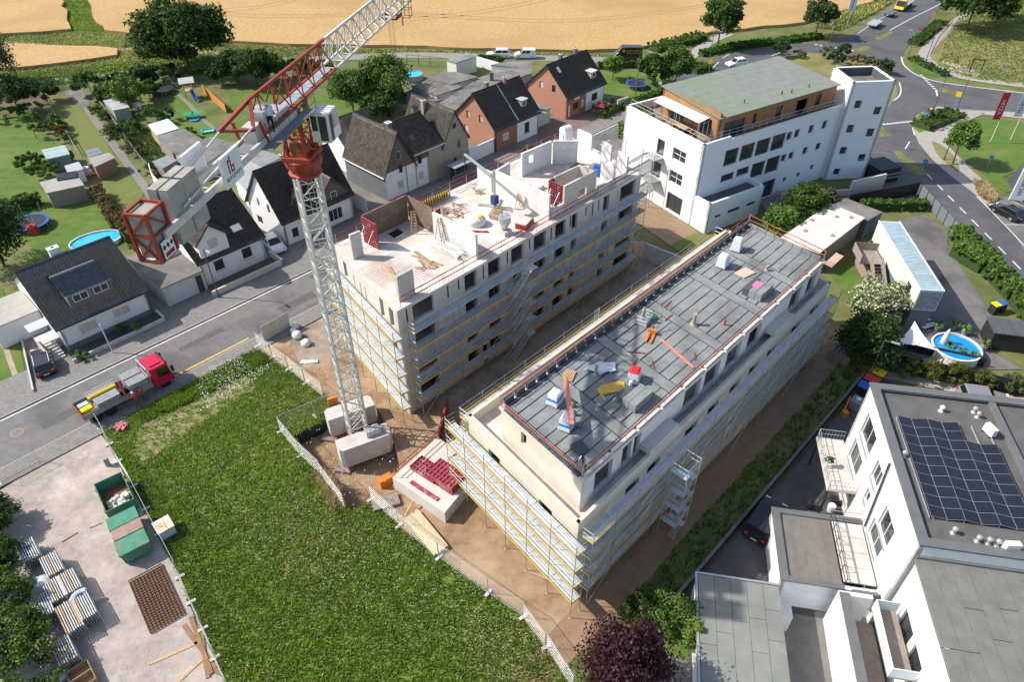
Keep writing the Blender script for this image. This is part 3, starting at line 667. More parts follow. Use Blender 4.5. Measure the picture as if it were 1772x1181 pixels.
b=MB();b.M=MBm;wall(b,C3,C0,ZB+.004,ZR-.22,.3,cream_r,[(2.3,2.9,ZB+1.55,ZB+2.75)]);b.build('penthouse_wall',TB)
b=MB();b.M=MBm;wall(b,C1,C2,ZB+.004,ZR-.22,.3,cream_r);b.build('penthouse_wall',TB)
b=MB();b.M=MBm;wall(b,C2,C3,ZB+.004,ZR-.22,.3,cream_r,[(k,k+1.9,ZB+.3,ZB+2.5)for k in np.arange(2,33,4.0)]);b.build('penthouse_wall',TB)
b=MB();b.M=MBm
for u in(35,46,53):b.box(u,u+.2,17.6,25.4,ZB+.02,ZR-.24,concrete)
b.box(26.4,60,21.5,21.7,ZB+.02,ZR-.24,concrete);b.build('cross_wall',TB)
b=MB();b.M=MBm;b.prism([(24.7,17.12),(60.75,17.12),(61.95,25.92),(25.9,25.92)],ZR-.22,ZR-.05,concrete_l);b.build('roof_slab',TB)
for i,(a,c)in enumerate(wp):
 if i in(1,2):continue
 b=MB();b.M=MBm;b.box(a-.1,c+.1,17.14,17.247,ZB+.47,ZB+.55,concrete_l);b.build('sill',TB)
for a,c in((31.6,35.3),(50.2,53.8)):
 b=MB();b.M=MBm;b.box(a,c,16.28,17.245,ZB+.955,ZB+1.45,concrete_l);b.build('terrace_block',TB)
b=MB();b.M=MBm;b.prism([(25.0,17.4),(60.55,17.4),(61.7,25.65),(26.2,25.65)],ZR-.045,ZR-.02,bitumen_seam);b.build('roof_underlay',TB)
def skew(u,v):return u+(v-17.25)*.14
bands=[24.95,30.0,36.1,42.8,49.2,55.1,60.5]
for k in range(len(bands)-1):
 u0=bands[k]+(.55 if k else.25);u1=bands[k+1]-(.6 if k<5 else.25)
 v=17.5
 while v<25.4:
  v2=min(v+.98,25.55);jog=random.uniform(-.05,.05);cut=u0+random.uniform(.35,.65)*(u1-u0)
  segs=[(u0,u1)]if random.random()<.55 else[(u0,cut-.02),(cut+.02,u1)]
  for a,c in segs:
   b=MB();b.M=MBm;zz=ZR+random.uniform(0,.012);tl=random.uniform(-.006,.006)
   e=random.uniform(.05,.11)
   b.hexa([(skew(a,v),v+e,ZR-.018),(skew(c,v),v+e*.6,ZR-.018),(skew(c,v2),v2-.03,ZR-.018),(skew(a,v2),v2-.05,ZR-.018)],[(skew(a,v),v+e,zz),(skew(c,v),v+e*.6,zz+tl),(skew(c,v2),v2-.03,zz+tl),(skew(a,v2),v2-.05,zz)],bitumen)
   b.build('membrane_sheet',TB)
  v=v2
 if k:
  b=MB();b.M=MBm;uu=bands[k]
  for(v0,v1)in((17.55,21.4),(21.45,25.5)):
   b=MB();b.M=MBm;b.hexa([(skew(uu-.5,v0),v0,ZR-.018),(skew(uu+.45,v0),v0,ZR-.018),(skew(uu+.45,v1),v1,ZR-.018),(skew(uu-.5,v1),v1,ZR-.018)],[(skew(uu-.5,v0),v0,ZR+.016),(skew(uu+.45,v0),v0,ZR+.016),(skew(uu+.45,v1),v1,ZR+.016),(skew(uu-.5,v1),v1,ZR+.016)],bitumen);b.build('membrane_sheet',TB)
def upst(p,q,h,t,m,n):
 p=Vector(p);q=Vector(q)
 for k in range(n):
  a=p.lerp(q,k/n+.004);c=p.lerp(q,(k+1)/n-.004);b=MB();b.M=MBm
  wall(b,a,c,ZR-.02,ZR+h+random.uniform(-.02,.02),t,m);b.build('upstand',TB)
upst((26.2,25.62),(61.6,25.62),.5,.2,bitumen_dk,30);upst((60.4,17.5),(61.5,25.5),.38,.2,bitumen,8)
upst((25.05,17.45),(60.3,17.45),.07,-.25,concrete_l,12);upst((26.05,25.4),(25.0,17.55),.09,-.18,bitumen_dk,8)
edge_rail('edge_guard_rail','red rail along the driveway side of the grey bitumen roof',[S(24.9,17.3,0),S(60.5,17.3,0)],ZR,.95)
edge_rail('edge_guard_rail','red rail along the yard side of the grey bitumen roof',[S(26.0,25.85,0),S(61.8,25.85,0)],ZR,.95)
edge_rail('edge_guard_rail','pinkish red boards as guard rail on the meadow end of the bitumen roof',[S(25.0,17.4,0),S(26.0,25.7,0)],ZR,.6,m=mat('faded_red',(.50,.22,.17),(.42,.15,.11),scale=3,rough=.7))
edge_rail('edge_guard_rail','orange red guard rail on the office end of the bitumen roof',[S(60.6,17.4,0),S(61.8,25.8,0)],ZR,1.0,m=mat('orange_red',(.46,.13,.055),(.38,.1,.05),scale=3,rough=.6))
b=MB();b.prism([S(20.9,33.6),S(21.5,27.8),S(26.5,28.9),S(26.6,34.3)],-.03,1.35,concrete_l)
single(b,'concrete_podium','pale concrete podium slab between the two shells, stacked with red formwork','podium')
b=MB();wall(b,S(64.5,39),S(65.2,29),0,2.2,.3,concrete);single(b,'retaining_wall','grey concrete retaining wall closing the yard between the shells','wall')
def scaffold(label,P,Q,levels,side,top_rail=True,lm=deckm,gap=.28,wd=.9,bay=2.57,miss=(),lift=.0,group='facade scaffolds'):
 """side +1: the scaffold stands to the right of P->Q"""
 P=Vector(P[:2]);Q=Vector(Q[:2]);d=Q-P;L=d.length;rz=math.atan2(d.y,d.x);n=max(1,round(L/bay));bl=L/n
 T=thing('facade_scaffold',label,'scaffold',(P.x,P.y,lift),rz,group)
 y0,y1=-side*gap,-side*(gap+wd);top=levels[-1]+1.15
 b=MB()
 for y in(y0,y1):b.tube((0,y,0),(0,y,top if y==y1 else levels[-1]+.1),.03,mat('standard_steel',(.26,.27,.28),(.34,.35,.36),scale=3,rough=.55,metal=.4),5)
 for z in levels:b.tube((0,y0,z-.03),(0,y1,z-.03),.022,galv,4)
 b.box(-.08,.08,*sorted((y0-.08,y0+.08)),0,.03,timber);b.box(-.08,.08,*sorted((y1-.08,y1+.08)),0,.03,timber)
 fm=b.mesh('standard_frame')
 for k in range(n+1):child('standard_frame',fm,T,(k*bl,0,0))
 dm=[]
 for var in range(3):
  b=MB();ya,yb=sorted((y0,y1))
  for j in range(3):
   a=ya+(yb-ya)*j/3+.015;c=ya+(yb-ya)*(j+1)/3-.015
   b.box(.03,bl-.03,a,c,-.03,.02+(.004*((var+j)%3)),lm)
   for k in range(2):b.box(.06,bl-.06,a+.07+k*.1,a+.085+k*.1,.02+(.004*((var+j)%3)),.03+(.004*((var+j)%3)),lm)
  dm.append(b.mesh('deck'))
 b=MB();b.box(.02,bl-.02,*sorted((y1-side*.0,y1-side*.03)),.02,.17,yellow);tm=b.mesh('toe_board')
 b=MB()
 for z in(.5,1.0):b.tube((0,y1,z),(bl,y1,z),.019,galv,4)
 rm=b.mesh('guard_rail')
 b=MB();b.tube((0,y1-side*.03,0),(bl,y1-side*.03,2.0),.018,galv,4);xm=b.mesh('brace')
 for li,z in enumerate(levels):
  for k in range(n):
   if(k,li)in miss:continue
   child('deck',dm[(k*3+li)%3],T,(k*bl,0,z))
   child('guard_rail',rm,T,(k*bl,0,z))
   if not(li==len(levels)-1 and top_rail=='plain'):child('toe_board',tm,T,(k*bl,0,z))
   if(k*2+li)%5<2 and li<len(levels)-1:child('brace',xm,T,(k*bl,0,z))
 for k in range(0,n,4):child('brace',xm,T,(k*bl,0,0))
 b=MB()
 for ye,xe in((0,-.02),(0,L+.02)):
  for z in levels:
   for h in(.5,1.0):b.tube((xe,y0,z+h),(xe,y1,z+h),.019,galv,4)
   b.box(xe-.015,xe+.015,*sorted((y0,y1)),z+.02,z+.17,yellow)
 b.build('end_rail',T)
 return T
LV=[2.0,4.0,6.0,8.0,10.0]
scaffold('grey scaffold with yellow toe boards on the yard side of the open-topped block',S(28.2,39.3),S(62.0,39.3),LV,1,'plain')
scaffold('sunlit scaffold on the meadow end of the open-topped block behind the crane mast',S(29.9,51.9),S(27.3,38.2),LV,1)
scaffold('scaffold on the street side of the open-topped block',S(64.2,51.6),S(30.0,51.6),LV,1,'plain')
LB=[1.9,3.8,5.7,7.6]
scaffold('shaded scaffold with yellow toe boards on the driveway side of the bitumen-roofed block',S(23.7,16.25),S(61.4,16.25),LB,1)
scaffold('sunlit scaffold with yellow boards on the meadow end of the bitumen-roofed block',S(25.3,29.9),S(23.3,15.1),LB,1)
scaffold('scaffold on the yard side of the bitumen-roofed block',S(63.3,28.75),S(25.6,28.75),[1.9,3.8,5.7,7.75],1)
def stair_flights(label,P,rz,levels,run=2.4,wd=.62):
 T=thing('scaffold_stair',label,'stairs',P,rz,'scaffold stairs');zp=0
 for i,z in enumerate(levels):
  b=MB();x0,x1=(0,run)
  for y in(0,wd):b.beam((x0,y,zp),(x1,y,z),.05,.14,galv)
  n=9
  for k in range(1,n):
   t=k/n;b.box(x0+(x1-x0)*t-.11,x0+(x1-x0)*t+.11,.02,wd-.02,zp+(z-zp)*t-.02,zp+(z-zp)*t+.02,galv)
  b.build('flight',T)
  b=MB()
  for y in(0,wd):
   for h in(.55,1.0):b.tube((x0,y,zp+h),(x1,y,z+h),.018,galv,4)
   for t in(0,.5,1):b.tube((x0+(x1-x0)*t,y,zp+(z-zp)*t),(x0+(x1-x0)*t,y,zp+(z-zp)*t+1),.018,galv,4)
  b.build('handrail',T)
  b=MB();b.box(run,run+1.0,0,wd,z-.04,z,deckm);b.build('landing',T);zp=z
 return T
stair_flights('zigzag alloy stair flights hung on the yard scaffold of the open-topped block',S(39.6,37.35),ANG,[2,4,6,8,10])
def stair_tower(label,P,rz,levels,a=1.7,c=1.4):
 T=thing('stair_tower',label,'stairs',P,rz,'scaffold stairs')
 for x in(0,a):
  for y in(0,c):
   b=MB();b.tube((x,y,0),(x,y,levels[-1]+1.1),.03,galv,5);b.build('standard',T)
 zp=0
 for z in levels:
  b=MB();b.box(0,.5,0,c,z-.05,z,deckm);b.build('landing',T)
  b=MB();b.box(a-.5,a,0,c,z-1.0,z-.95,deckm);b.build('landing',T)
  for(xa,xb,za,zb,y)in((.5,a-.5,zp,z-.95,.05),(a-.5,.5,z-.95,z,c*.52)):
   b=MB()
   for k in range(6):
    t=k/5;b.box(xa+(xb-xa)*t-.09,xa+(xb-xa)*t+.09,y,y+.6,za+(zb-za)*t-.02,za+(zb-za)*t+.02,galv)
   b.build('flight',T)
  b=MB()
  for h in(.5,1.0):
   for(p,q)in(((0,0),(a,0)),((a,0),(a,c)),((a,c),(0,c)),((0,c),(0,0))):b.tube((*p,z+h),(*q,z+h),.018,galv,4)
  b.build('guard_rail',T);zp=z
 return T
stair_tower('square scaffold stair tower standing in the shaded strip beside the driveway',S(32.5,13.5),ANG,[1.9,3.8,5.7,7.6])
def ladder_gate(label,P,rz):
 T=thing('access_gate',label,'gate',P,rz,'scaffold access gates');b=MB()
 for x in(0,.6):b.tube((x,0,0),(x,0,2.0),.025,galv,5)
 for z in(.1,.7,1.3,2.0):b.tube((0,0,z),(.6,0,z),.022,galv,5)
 b.build('frame',T);b=MB();b.tube((0,0,1.2),(.6,0,2.0),.018,galv,4);b.build('brace',T)
 b=MB()
 for y in(-.3,-1.6):pass
 for x in(0,.6):b.beam((x,0,0),(x-1.8,0,-1.9),.05,.12,galv)
 b.build('ladder',T);return T
ladder_gate('alloy access gate and ladder on the yard scaffold by the bitumen roof',S(41.5,29.2,7.8),ANG)
# tower crane
JA=R(79.7);MAST=Vector((-14.05,44.54,0))
TC=thing('tower_crane','tower crane with pale lattice mast, red slewing head and white jib','crane',(MAST.x,MAST.y,PD),JA)
MC=Matrix.Translation((0,0,-PD))
def CB():b=MB();b.M=MC;return b
ma=[R(a)-JA for a in(252.5,342.5,72.5,162.5)];mr=1.05
cor=[Vector((mr*math.cos(a),mr*math.sin(a),0))for a in ma]
nsec=11;zs=np.linspace(PD+.35,26.0,nsec+1)
for k in range(nsec):
 b=CB();z0,z1=zs[k],zs[k+1];U=Vector((0,0,1))
 for c in cor:b.beam(c+U*z0,c+U*z1,.17,.17,crane_white,up=(c.x,c.y,0))
 for j in range(4):
  p,q=cor[j],cor[(j+1)%4];zm=(z0+z1)/2;h2=(z1-z0)/2
  for(za,zb)in((z0,zm),(zm,z1)):
   if(j+k)%2:b.tube(p+U*za,q+U*zb,.05,crane_white,5)
   else:b.tube(q+U*za,p+U*zb,.05,crane_white,5)
  b.tube(p+U*z1,q+U*z1,.045,crane_white,5);b.tube(p+U*zm,q+U*zm,.03,crane_white,4)
 b.build('mast_section',TC)
 b=CB();lx=.25
 for y in(-.2,.2):b.tube((lx,y,z0),(lx,y,z1),.02,crane_white,4)
 for i in range(8):b.tube((lx,-.2,z0+(i+.5)*(z1-z0)/8),(lx,.2,z0+(i+.5)*(z1-z0)/8),.012,crane_white,4)
 b.build('ladder',TC)
b=CB()
for a in(ma[0],ma[1]):
 d=Vector((math.cos(a),math.sin(a),0))*3.1;b.beam(-d+Vector((0,0,PD+.5)),d+Vector((0,0,PD+.5)),.4,.45,crane_red)
b.build('base_cross',TC)
for i in range(4):
 d=Vector((math.cos(ma[i]),math.sin(ma[i]),0))*3.0;b=CB();b.box(d.x-.7,d.x+.7,d.y-.7,d.y+.7,PD+.003,PD+.28,timber_grey);b.build('base_pad',TC)
bd=[R(27.5)-JA+i*math.pi/2 for i in range(4)]
def ballast(side,n,ln,off,z0):
 a=R(297.5)-JA if side else R(117.5)-JA
 nx=Vector((math.cos(a),math.sin(a),0));tx=Vector((-nx.y,nx.x,0))
 for k in range(n):
  b=CB();z=z0+k*.44;c=nx*(1.95+off)
  pts=[c-tx*ln-nx*.75,c+tx*ln-nx*.75,c+tx*ln+nx*.55,c+tx*(ln-.3)+nx*.8,c-tx*(ln-.3)+nx*.8,c-tx*ln+nx*.55]
  b.prism([(p.x,p.y)for p in pts],z,z+.425,concrete);b.build('ballast_block',TC)
ballast(True,5,2.35,.1,PD+.75);ballast(False,5,2.2,.1,PD+.75)
b=CB();b.lathe((0,0,0),[(1.1,25.9),(1.15,26.1),(1.0,26.2),(1.0,26.45),(1.22,26.6),(1.28,27.1),(1.1,27.2)],crane_red,12);b.build('slewing_ring',TC)
b=CB();b.box(-1.15,1.15,-.95,.95,27.15,27.45,crane_red);b.build('slewing_platform',TC)
b=CB();hc=[Vector((x,y,0))for x,y in((.75,.6),(-.75,.6),(-.75,-.6),(.75,-.6))]
for c in hc:b.beam(c+U*27.5,c+U*30.9,.17,.17,crane_red)
for j in range(4):
 p,q=hc[j],hc[(j+1)%4]
 for za,zb in((27.6,29.2),(29.2,30.8)):
  b.tube(p+U*za,q+U*zb,.05,crane_red,5);b.tube(q+U*za,p+U*zb,.05,crane_red,5)
 b.tube(p+U*29.2,q+U*29.2,.05,crane_red,5)
b.build('tower_head',TC)
ZJ,ZU,HWJ=30.9,32.85,.58
def jib(x0,x1,m,n,top0=None):
 b=CB()
 for y in(-HWJ,HWJ):b.beam((x0,y,ZJ),(x1,y,ZJ),.15,.15,m)
 b.beam((x0,0,ZU),(x1,0,ZU),.17,.17,m)
 st=(x1-x0)/n
 for k in range(n):
  a,c=x0+k*st,x0+(k+1)*st;mdl=(a+c)/2
  for y in(-HWJ,HWJ):
   b.tube((a,y,ZJ),(mdl,0,ZU),.05,m,5);b.tube((mdl,0,ZU),(c,y,ZJ),.05,m,5)
  b.tube((a,-HWJ,ZJ),(a,HWJ,ZJ),.04,m,4);b.tube((a,-HWJ,ZJ),(c,HWJ,ZJ),.035,m,4)
 b.tube((x1,-HWJ,ZJ),(x1,HWJ,ZJ),.05,m,4);b.build('jib_section',TC)
jib(-4.8,6.2,crane_red,6)
for k in range(5):jib(6.35+k*6.4,12.6+k*6.4,crane_white,4)
b=CB();b.beam((-4.8,0,ZU),(-7.4,.75,31.95),.2,.2,crane_red);b.beam((-4.8,0,ZU),(-6.4,-.75,31.7),.2,.2,crane_red);b.beam((-7.4,.75,31.95),(-6.4,-.75,31.7),.14,.14,crane_red);b.beam((-6.0,.7,31.9),(-5.6,.7,30.3),.14,.14,crane_red);b.beam((-5.5,-.7,31.8),(-5.0,-.7,30.3),.14,.14,crane_red);b.build('tie_bracket',TC)
for y0,y1,x in((.75,.62,-7.4),(-.75,-.62,-6.4)):
 b=CB();b.tube((x,y0,31.9),(-14.0,y1,31.0),.06,crane_white,6);b.build('tie_rod',TC)
b=CB();b.box(-1.0,6.0,-.35,.35,30.95,30.99,galv);b.build('jib_walkway',TC)
for y in(-.62,.62):
 b=CB();b.beam((-.9,y,30.55),(-15.9,y,30.55),.16,.42,crane_white);b.build('counter_jib_beam',TC)
b=CB()
for k in range(11):b.tube((-2-k*1.3,-.6,30.5),(-2-k*1.3,.6,30.5),.05,crane_white,4);b.tube((-2-k*1.3,-.6,30.5),(-3.3-k*1.3,.6,30.5),.035,crane_white,4)
b.build('counter_jib_bracing',TC)
b=CB();b.box(-7.2,-.9,-.53,.53,30.6,30.64,mat('grating',(.17,.175,.18),(.24,.245,.25),scale=8,rough=.7));b.box(-6.0,.3,-1.45,-.72,30.36,30.4,MATS['grating']);b.build('service_deck',TC)
b=CB()
for y in(-1.75,):
 for h in(.5,1.0):b.tube((-6.0,y+.3,30.4+h),(.3,y+.3,30.4+h),.025,mat('rail_dark',(.12,.13,.135),rough=.5),4)
 for k in range(6):b.tube((-6+k*1.26,y+.3,30.4),(-6+k*1.26,y+.3,31.4),.025,MATS['rail_dark'],4)
for h in(.5,1.0):b.tube((-7.2,1.25,30.4+h),(-2.4,1.25,30.4+h),.02,galv,4)
b.build('hand_rail',TC)
for x0,x1 in((-13.4,-12.1),(-14.75,-13.5)):
 for y0,y1 in((-.52,-.06),(.06,.52)):
  b=CB();b.hexa([(x0,y0,29.3),(x1,y0,29.3),(x1,y1,29.3),(x0,y1,29.3)],[(x0+.1,y0,32.2),(x1,y0,32.2),(x1,y1,32.2),(x0+.1,y1,32.2)],mat('weight_concrete',(.34,.325,.29),(.41,.39,.35),scale=1.4,rough=.9,stain=((.22,.2,.17),.9,.6)));b.build('counterweight',TC)
b=CB();b.box(-16.5,-15.3,-.45,.45,29.6,31.85,MATS['weight_concrete']);b.build('counterweight',TC)
b=CB();X0,X1,Y0,Y1,Z0,Z1=-16.6,-15.25,-.54,.54,29.45,31.95
for x in(X0,X1):
 for y in(Y0,Y1):b.beam((x,y,Z0),(x,y,Z1),.14,.14,crane_red)
for z in(Z0,Z1,30.8):
 for(p,q)in(((X0,Y0),(X1,Y0)),((X1,Y0),(X1,Y1)),((X1,Y1),(X0,Y1)),((X0,Y1),(X0,Y0))):b.beam((*p,z),(*q,z),.11,.11,crane_red)
for y in(Y0,Y1):b.beam((X0,y,Z0),(X1,y,30.8),.07,.07,crane_red);b.beam((X1,y,30.8),(X0,y,Z1),.07,.07,crane_red)
for x in(X0,):b.beam((x,Y0,Z1),(x,Y1,30.8),.08,.08,crane_red);b.beam((x,Y0,30.8),(x,Y1,Z0),.08,.08,crane_red);b.beam((x,Y1,30.8),(x,Y0,Z0),.08,.08,crane_red)
b.build('counterweight_cage',TC)
mar=mat('maroon_print',(.22,.02,.05),rough=.5)
b=CB();yy=Y0-.09;b.box(X0+.2,X1-.25,yy-.02,yy,29.5,30.4,frame_w);pl=b.build('maker_plate',TC)
b=CB();yy-=.024
for(x0,x1,z0,z1)in((-16.3,-15.6,29.58,29.8),):b.face([(x0,yy,z0),(x1,yy,z0),(x1,yy,z1),(x0,yy,z1)],mar)
for cx in(-16.25,-15.95,-15.65):b.face([(cx-.13,yy,30.08),(cx,yy,29.92),(cx+.13,yy,30.08),(cx,yy,30.24)],dark)
b.build('plate_print',pl)
def text_part(txt,size,M,m,parent,name='lettering',ex=.004,al='CENTER'):
 cu=bpy.data.curves.new(name,'FONT');cu.body=txt;cu.size=size;cu.extrude=ex;cu.align_x=al;cu.align_y='CENTER'
 o=bpy.data.objects.new(name,cu);col.objects.link(o)
 dg=bpy.context.evaluated_depsgraph_get();me=bpy.data.meshes.new_from_object(o.evaluated_get(dg))
 bpy.data.objects.remove(o);me.materials.clear();me.materials.append(m);me.transform(M)
 q=bpy.data.objects.new(name,me);col.objects.link(q);q.parent=parent;return q
for y,sg in((-1.0,-1),(.95,1)):
 b=CB();b.box(-10.9,-9.0,min(y,y+.16*sg),max(y,y+.16*sg),30.35,32.05,white_p);p=b.build('banner_box',TC)
 yy=y+.166*sg
 rot=Matrix.Translation((-9.95,yy,30.78-PD))@Matrix.Rotation(0 if sg<0 else math.pi,4,'Z')@Matrix.Rotation(math.pi/2,4,'X')
 text_part('BLATZHEIM',.3,rot,mat('navy_print',(.03,.04,.12),rough=.5),p)
 b=CB();x=-10.15
 for(x0,x1,z0,z1)in((-10.35,-10.23,31.0,31.62),(-10.35,-10.1,31.62,31.74),(-10.13,-10.01,31.0,31.9),(-10.01,-9.85,31.0,31.1),(-10.01,-9.85,31.26,31.36),(-9.87,-9.76,31.0,31.36)):
  b.face([(x0,yy,z0),(x1,yy,z0),(x1,yy,z1),(x0,yy,z1)],mar)
 b.build('emblem',p)
b=CB()
for sx in(-1,1):
 for sy in(-1,1):b.beam((sx*.95,sy*.8,27.45),(sx*.3,sy*.55,30.6),.1,.1,crane_red)
 b.tube((sx*.6,-.7,28.6),(sx*.6,.7,28.6),.05,crane_red,5)
b.box(-.5,.5,-.5,.5,27.45,28.3,rust);b.lathe((.95,-.5,27.45),[(.3,0),(.3,.5),(.18,.55),(.18,.9)],crane_red,10);b.build('slewing_gear',TC)
b=CB();cb=[(.25,-2.15,28.1),(2.1,-2.15,28.1),(2.1,-.85,28.1),(.25,-.85,28.1)];ct=[(.25,-2.15,30.1),(1.75,-2.15,30.1),(1.75,-.85,30.1),(.25,-.85,30.1)]
b.hexa(cb,ct,white_p);cab=b.build('drivers_cab',TC,bevel=.06)
b=CB();b.face([(2.13,-2.05,28.3),(2.13,-.95,28.3),(1.83,-.95,29.95),(1.83,-2.05,29.95)],glass);b.build('windscreen',cab)
b=CB();b.face([(.9,-2.165,28.9),(1.95,-2.165,28.9),(1.72,-2.165,29.95),(.9,-2.165,29.95)],glass);b.face([(.4,-2.165,28.2),(.85,-2.165,28.2),(.85,-2.165,29.95),(.4,-2.165,29.95)],frame_d);b.build('side_window',cab);b=CB();b.face([(.236,-2.0,28.25),(.236,-1.45,28.25),(.236,-1.45,29.9),(.236,-2.0,29.9)],frame_d);b.face([(.236,-1.35,28.9),(.236,-.95,28.9),(.236,-.95,29.9),(.236,-1.35,29.9)],glass);b.build('rear_window',cab)
for(x0,x1,y0,y1,z0,z1,m)in((-4.6,-3.4,-.5,.4,30.64,32.0,galv),(-5.9,-5.0,-.5,.3,30.64,31.6,concrete),(-2.9,-1.6,-.5,.5,30.64,31.3,galv)):
 b=CB();b.box(x0,x1,y0,y1,z0,z1,m);b.build('cabinet',TC,bevel=.03)
b=CB();b.M=MC@Matrix.Translation((-3.05,-.1,31.0))@Matrix.Rotation(math.pi/2,4,'X');b.lathe((0,0,-.45),[(.42,0),(.42,.06),(.3,.07),(.3,.83),(.42,.84),(.42,.9)],galv,14);b.build('winch_drum',TC)
b=CB()
for y in(-.75,.75):b.box(19.6,21.1,y-.06,y+.06,30.5,30.75,crane_red);b.lathe((19.9,y,30.6),[(.14,0),(.14,.1)],dark,10)
for x in(19.7,21.0):b.beam((x,-.75,30.55),(x,.75,30.55),.12,.12,crane_red)
for(x,y)in((21.2,-.75),(22.0,-.75),(21.2,-1.4),(22.0,-1.4)):b.tube((x,y,30.3),(x,y,31.6),.03,rust,4)
for z in(30.3,30.95,31.6):
 for p,q in(((21.2,-.75),(22.0,-.75)),((22,-.75),(22,-1.4)),((22,-1.4),(21.2,-1.4)),((21.2,-1.4),(21.2,-.75))):b.tube((*p,z),(*q,z),.025,rust,4)
b.build('trolley',TC)
for x,y in((20.1,-.2),(20.5,-.2),(20.1,.2),(20.5,.2)):
 b=CB();b.tube((x,y,30.5),(20.3,0,12.5),.012,dark,4);b.build('hoist_rope',TC)
b=CB();b.box(20.1,20.5,-.15,.15,12.0,12.5,yellow_p);b.tube((20.3,0,12.0),(20.3,0,11.6),.05,dark,6);b.build('hook_block',TC)
# houses along the street
def slope_tiles(name,e0,e1,r0,r1,m,tw=.30,tl=.36,lift=.03,amp=.055,seg=4,parent=None):
 e0,e1,r0,r1=[np.array(p,float)for p in(e0,e1,r0,r1)]
 L=np.linalg.norm(e1-e0);H=(np.linalg.norm(r0-e0)+np.linalg.norm(r1-e1))/2
 nx=max(2,int(round(L/tw)));nz=max(2,int(round(H/tl)))
 n=np.cross(e1-e0,r0-e0);n/=np.linalg.norm(n);n*=np.sign(n[2])
 s=np.linspace(0,1,nx*seg+1);prof=amp*(0.5-0.5*np.cos(2*np.pi*(np.arange(nx*seg+1)%seg)/seg))
 rows=[]
 for k in range(nz):
  for t,h in((k/nz,.045),((k+1)/nz,.006)):rows.append((t,h))
 V=np.concatenate([(((1-s)[:,None]*e0+s[:,None]*e1)*(1-t)+((1-s)[:,None]*r0+s[:,None]*r1)*t)+n*(lift+h+prof)[:,None]for t,h in rows])
 c=nx*seg+1;i=np.arange(nx*seg);F=[];tone=[]
 tt=rng.random((nz,nx))*.5+.25
 for r in range(2*nz-1):
  a=r*c+i;F.append(np.stack([a,a+1,a+1+c,a+c],1));tone.append(np.repeat(tt[min(nz-1,(r+1)//2 if r%2 else r//2)],seg))
 F=np.concatenate(F)
 q=V[F[0]];
 if np.dot(np.cross(q[1]-q[0],q[2]-q[1]),n)<0:F=F[:,::-1]
 me=npmesh(name,V,F,[m],np.concatenate(tone));uvs(me)
 o=bpy.data.objects.new(name,me);col.objects.link(o);o.parent=parent;o['kind']='stuff';return o
def chimney(T,roof,x,y,z0,z1,a=.45,c=.45,m=None,cap=None):
 b=MB();b.box(x-a/2,x+a/2,y-c/2,y+c/2,z0,z1,m or slate);b.box(x-a/2-.06,x+a/2+.06,y-c/2-.06,y+c/2+.06,z1,z1+.07,cap or concrete)
 b.box(x-.1,x+.1,y-.1,y+.1,z1+.07,z1+.16,dark);return b.build('chimney',roof)
def gutter(T,p,q,m=None):
 b=MB();b.tube(p,q,.07,m or galv,6);b.build('gutter',T)
def downpipe(T,x,y,z,m=None):b=MB();b.tube((x,y,0),(x,y,z),.045,m or galv,6);b.build('downpipe',T)
